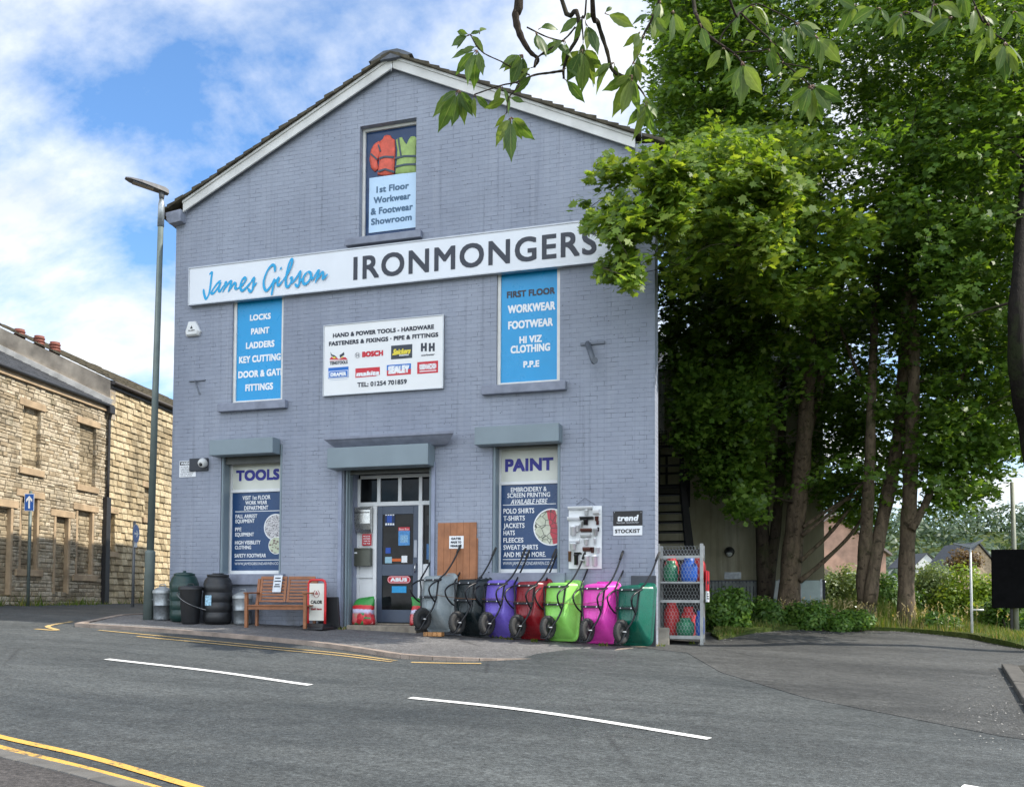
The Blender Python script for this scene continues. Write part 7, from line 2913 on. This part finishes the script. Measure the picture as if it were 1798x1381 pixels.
# weeds at the foot of the stone houses and on the pavement edge
V = []; 
def weeds(cx, cy, r, n, h, zf=gz):
    for _ in range(n):
        a, q = rng.random() * 6.28, r * math.sqrt(rng.random())
        x, y = cx + q * math.cos(a), cy + q * math.sin(a)
        z = zf(x, y)
        b = rng.random() * 6.28
        ww = rng.uniform(.008, .02)
        hh = h * rng.uniform(.4, 1.2)
        V.extend([(x - ww * math.cos(b), y - ww * math.sin(b), z), (x + ww * math.cos(b), y + ww * math.sin(b), z), (x + rng.gauss(0, .4) * hh, y + rng.gauss(0, .4) * hh, z + hh)])
for k in range(26):
    s = rng.uniform(-6, 5)
    p = P0 + AV * s + NV * rng.uniform(.05, .3)
    weeds(p[0], p[1], .3, 34, rng.uniform(.12, .4), lambda x, y: gz(x, y) - .1)
for (px, py) in ((600, 1104), (880, 1120), (895, 1122), (1060, 1133), (1160, 1134), (1215, 1130), (870, 1119), (940, 1126)):
    x, y = on_g(px, py)
    weeds(x, y, .07, 22, .06, pz)
o = big_mesh('weeds', np.array(V), 3, GRASSM)
tag(o, 'weeds along the wall feet', None, None, 'stuff')

# grit along the forecourt edge
V = []
for _ in range(1100):
    if rng.random() < .72:
        i = rng.randrange(len(edge) - 1); u = rng.random()
        x = edge[i][0] + (edge[i + 1][0] - edge[i][0]) * u + rng.gauss(0, .25); y = edge[i][1] + (edge[i + 1][1] - edge[i][1]) * u - abs(rng.gauss(0, .5))
    else:
        px, py = rng.gauss(1770, 45), rng.uniform(1150, 1320)
        x, y = on_g(px, py)
    if y > 6.2 or x < 9.9: continue
    z = rz(x, y) + .012 + .03 * ss(0, 3, y) * math.sin(x * 1.3) ** 2
    r = rng.uniform(.004, .013)
    a = rng.random() * 6
    for k in range(3):
        V.append((x + r * math.cos(a + 2.1 * k), y + r * math.sin(a + 2.1 * k), z + (r * .9 if k == 0 else .002)))
o = big_mesh('grit', np.array(V), 3, pm('pale grit', (.28, .27, .25), .9, 0, .3, 20))
tag(o, 'loose pale grit on the forecourt', None, None, 'stuff')

# ---- posts and board on the right
q = on_g(1779, 1114)
t = thing('back_of_board', 'large black board seen from behind on two posts at the right edge', 'board', (q[0], q[1], gz(*q)))
dq = float((np.array([q[0], q[1], gz(*q)]) - CAM) @ CF)
k_ = dq / FPX
m = MB()
m.box(-.05, -.04, -.3, .0, .04, 55 * k_)
m.build('post', pm('black post', (.012, .012, .012), .6), t)
m = MB()
m.tube([(.09, .12, -.3), (.05, .12, 275 * k_)], [.055, .04], 12)
m.build('post', pm('grey green pole', (.22, .23, .18), .6), t)
m = MB()
m.box(-34 * k_, -.10, 52 * k_, 19 * k_, -.045, 155 * k_)
m.build('panel', pm('black panel back', (.004, .004, .0045), .9, 0, .3, 6, 0, 60, .08), t, .01)
m = MB()
m.box(19 * k_, -.10, 52 * k_, 20.5 * k_, -.03, 155 * k_)
m.build('edge_trim', ALU, t)
q = on_g(1706, 1120)
t = thing('white_post', 'thin white post with a short side arm and flat lamp in front of the shrubs', 'post', (q[0], q[1], gz(*q)))
dq = float((np.array([q[0], q[1], gz(*q)]) - CAM) @ CF); k_ = dq / FPX
WP = pm('white post paint', (.55, .56, .54), .5, 0, .15, 6)
m = MB(); m.tube([(.01, 0, -.2), (0, 0, 160 * k_)], [.027, .02], 10); m.build('column', WP, t)
m = MB(); m.tube([(0, 0, 50 * k_), (20 * k_, 0, 50 * k_)], .018, 8); m.build('arm', WP, t)
m = MB(); m.loft([[(-.30, -.05, 166 * k_), (-.30, .05, 166 * k_), (-.30, .05, 168 * k_), (-.30, -.05, 168 * k_)], [(0, -.07, 158 * k_), (0, .07, 158 * k_), (0, .07, 165 * k_), (0, -.07, 165 * k_)], [(.22, -.05, 171 * k_), (.22, .05, 171 * k_), (.22, .05, 174 * k_), (.22, -.05, 174 * k_)]], 0, False)
m.build('lantern', pm('grey lantern', (.2, .22, .23), .5), t)
# stone edging where the forecourt meets the planting on the right
ed = [on_g(*p) for p in ((1758, 1172), (1778, 1205), (1796, 1236), (1830, 1290))]
m = MB()
for a, c in zip(ed[:-1], ed[1:]):
    d = Vector((c[0] - a[0], c[1] - a[1], 0)); n = Vector((-d.y, d.x, 0)).normalized() * .10
    if n.x < 0: n = -n
    A_, C_ = Vector((*a, 0)) + d * .02, Vector((*c, 0)) - d * .02
    vs = []
    for zo in (-.1, .07):
        for v in (A_, A_ + n * 2, C_ + n * 2, C_): vs.append((v.x, v.y, rz(v.x, v.y) + zo))
    m.hexa(vs)
m.build('stone_edging', pm('edging stone', (.075, .07, .062), .9, 0, .35, 5, .6, 25), kind='structure', bevel=.015)
sheet('planting_bed', [(e[0] + .2, e[1] + .02) for e in ed] + [(22, -7), (22, 0), (16, .9)], lambda x, y: rz(x, y) + .05, pm('dark soil', (.03, .027, .02), .95, 0, .5, 6, .8, 30), .8)

# ---- parked car glimpsed behind the grey sycamore
q = at_d(1428, 1068, 29)
t = thing('parked_car', 'silver parked car half hidden behind the grey sycamore trunk', 'car', (q.x, q.y, q.z - .55), (0, 0, math.radians(-55)))
sec = lambda x, w, h0, h1: [(x, -w, h0), (x, w, h0), (x, w * 1.02, (h0 + h1) / 2), (x, w * .9, h1), (x, -w * .9, h1), (x, -w * 1.02, (h0 + h1) / 2)]
m = MB(); m.loft([sec(-2.0, .68, .35, .75), sec(-1.85, .8, .22, .9), sec(-1, .84, .2, .95), (sec(1, .84, .2, .92)), sec(1.8, .8, .22, .78), sec(2.05, .66, .35, .6)], 0, True); m.build('body', pm('silver car paint', (.35, .37, .4), .25, .5, .05, 3), t)
m = MB(); m.loft([sec(-1.75, .7, .9, .92), sec(-1.1, .66, .9, 1.42), sec(.2, .66, .9, 1.45), sec(1.1, .72, .9, .93)], 0, True); m.build('cabin_glass', GLASS, t)
m = MB(); m.box(-1.05, -.58, 1.40, .2, .58, 1.47); m.build('roof', pm('silver car paint', (.35, .37, .4)), t, .03)
for x in (-1.25, 1.25):
    for s in (-1, 1):
        m = MB(); m.lathe([(.18, -.1), (.31, -.1), (.32, 0), (.31, .1), (.18, .1)], (0, 0, 0), 18); m.xform(Matrix.Translation((x, s * .74, .31)) @ Matrix.Rotation(math.pi / 2, 4, 'X')); m.build('wheel', RUBBER, t)
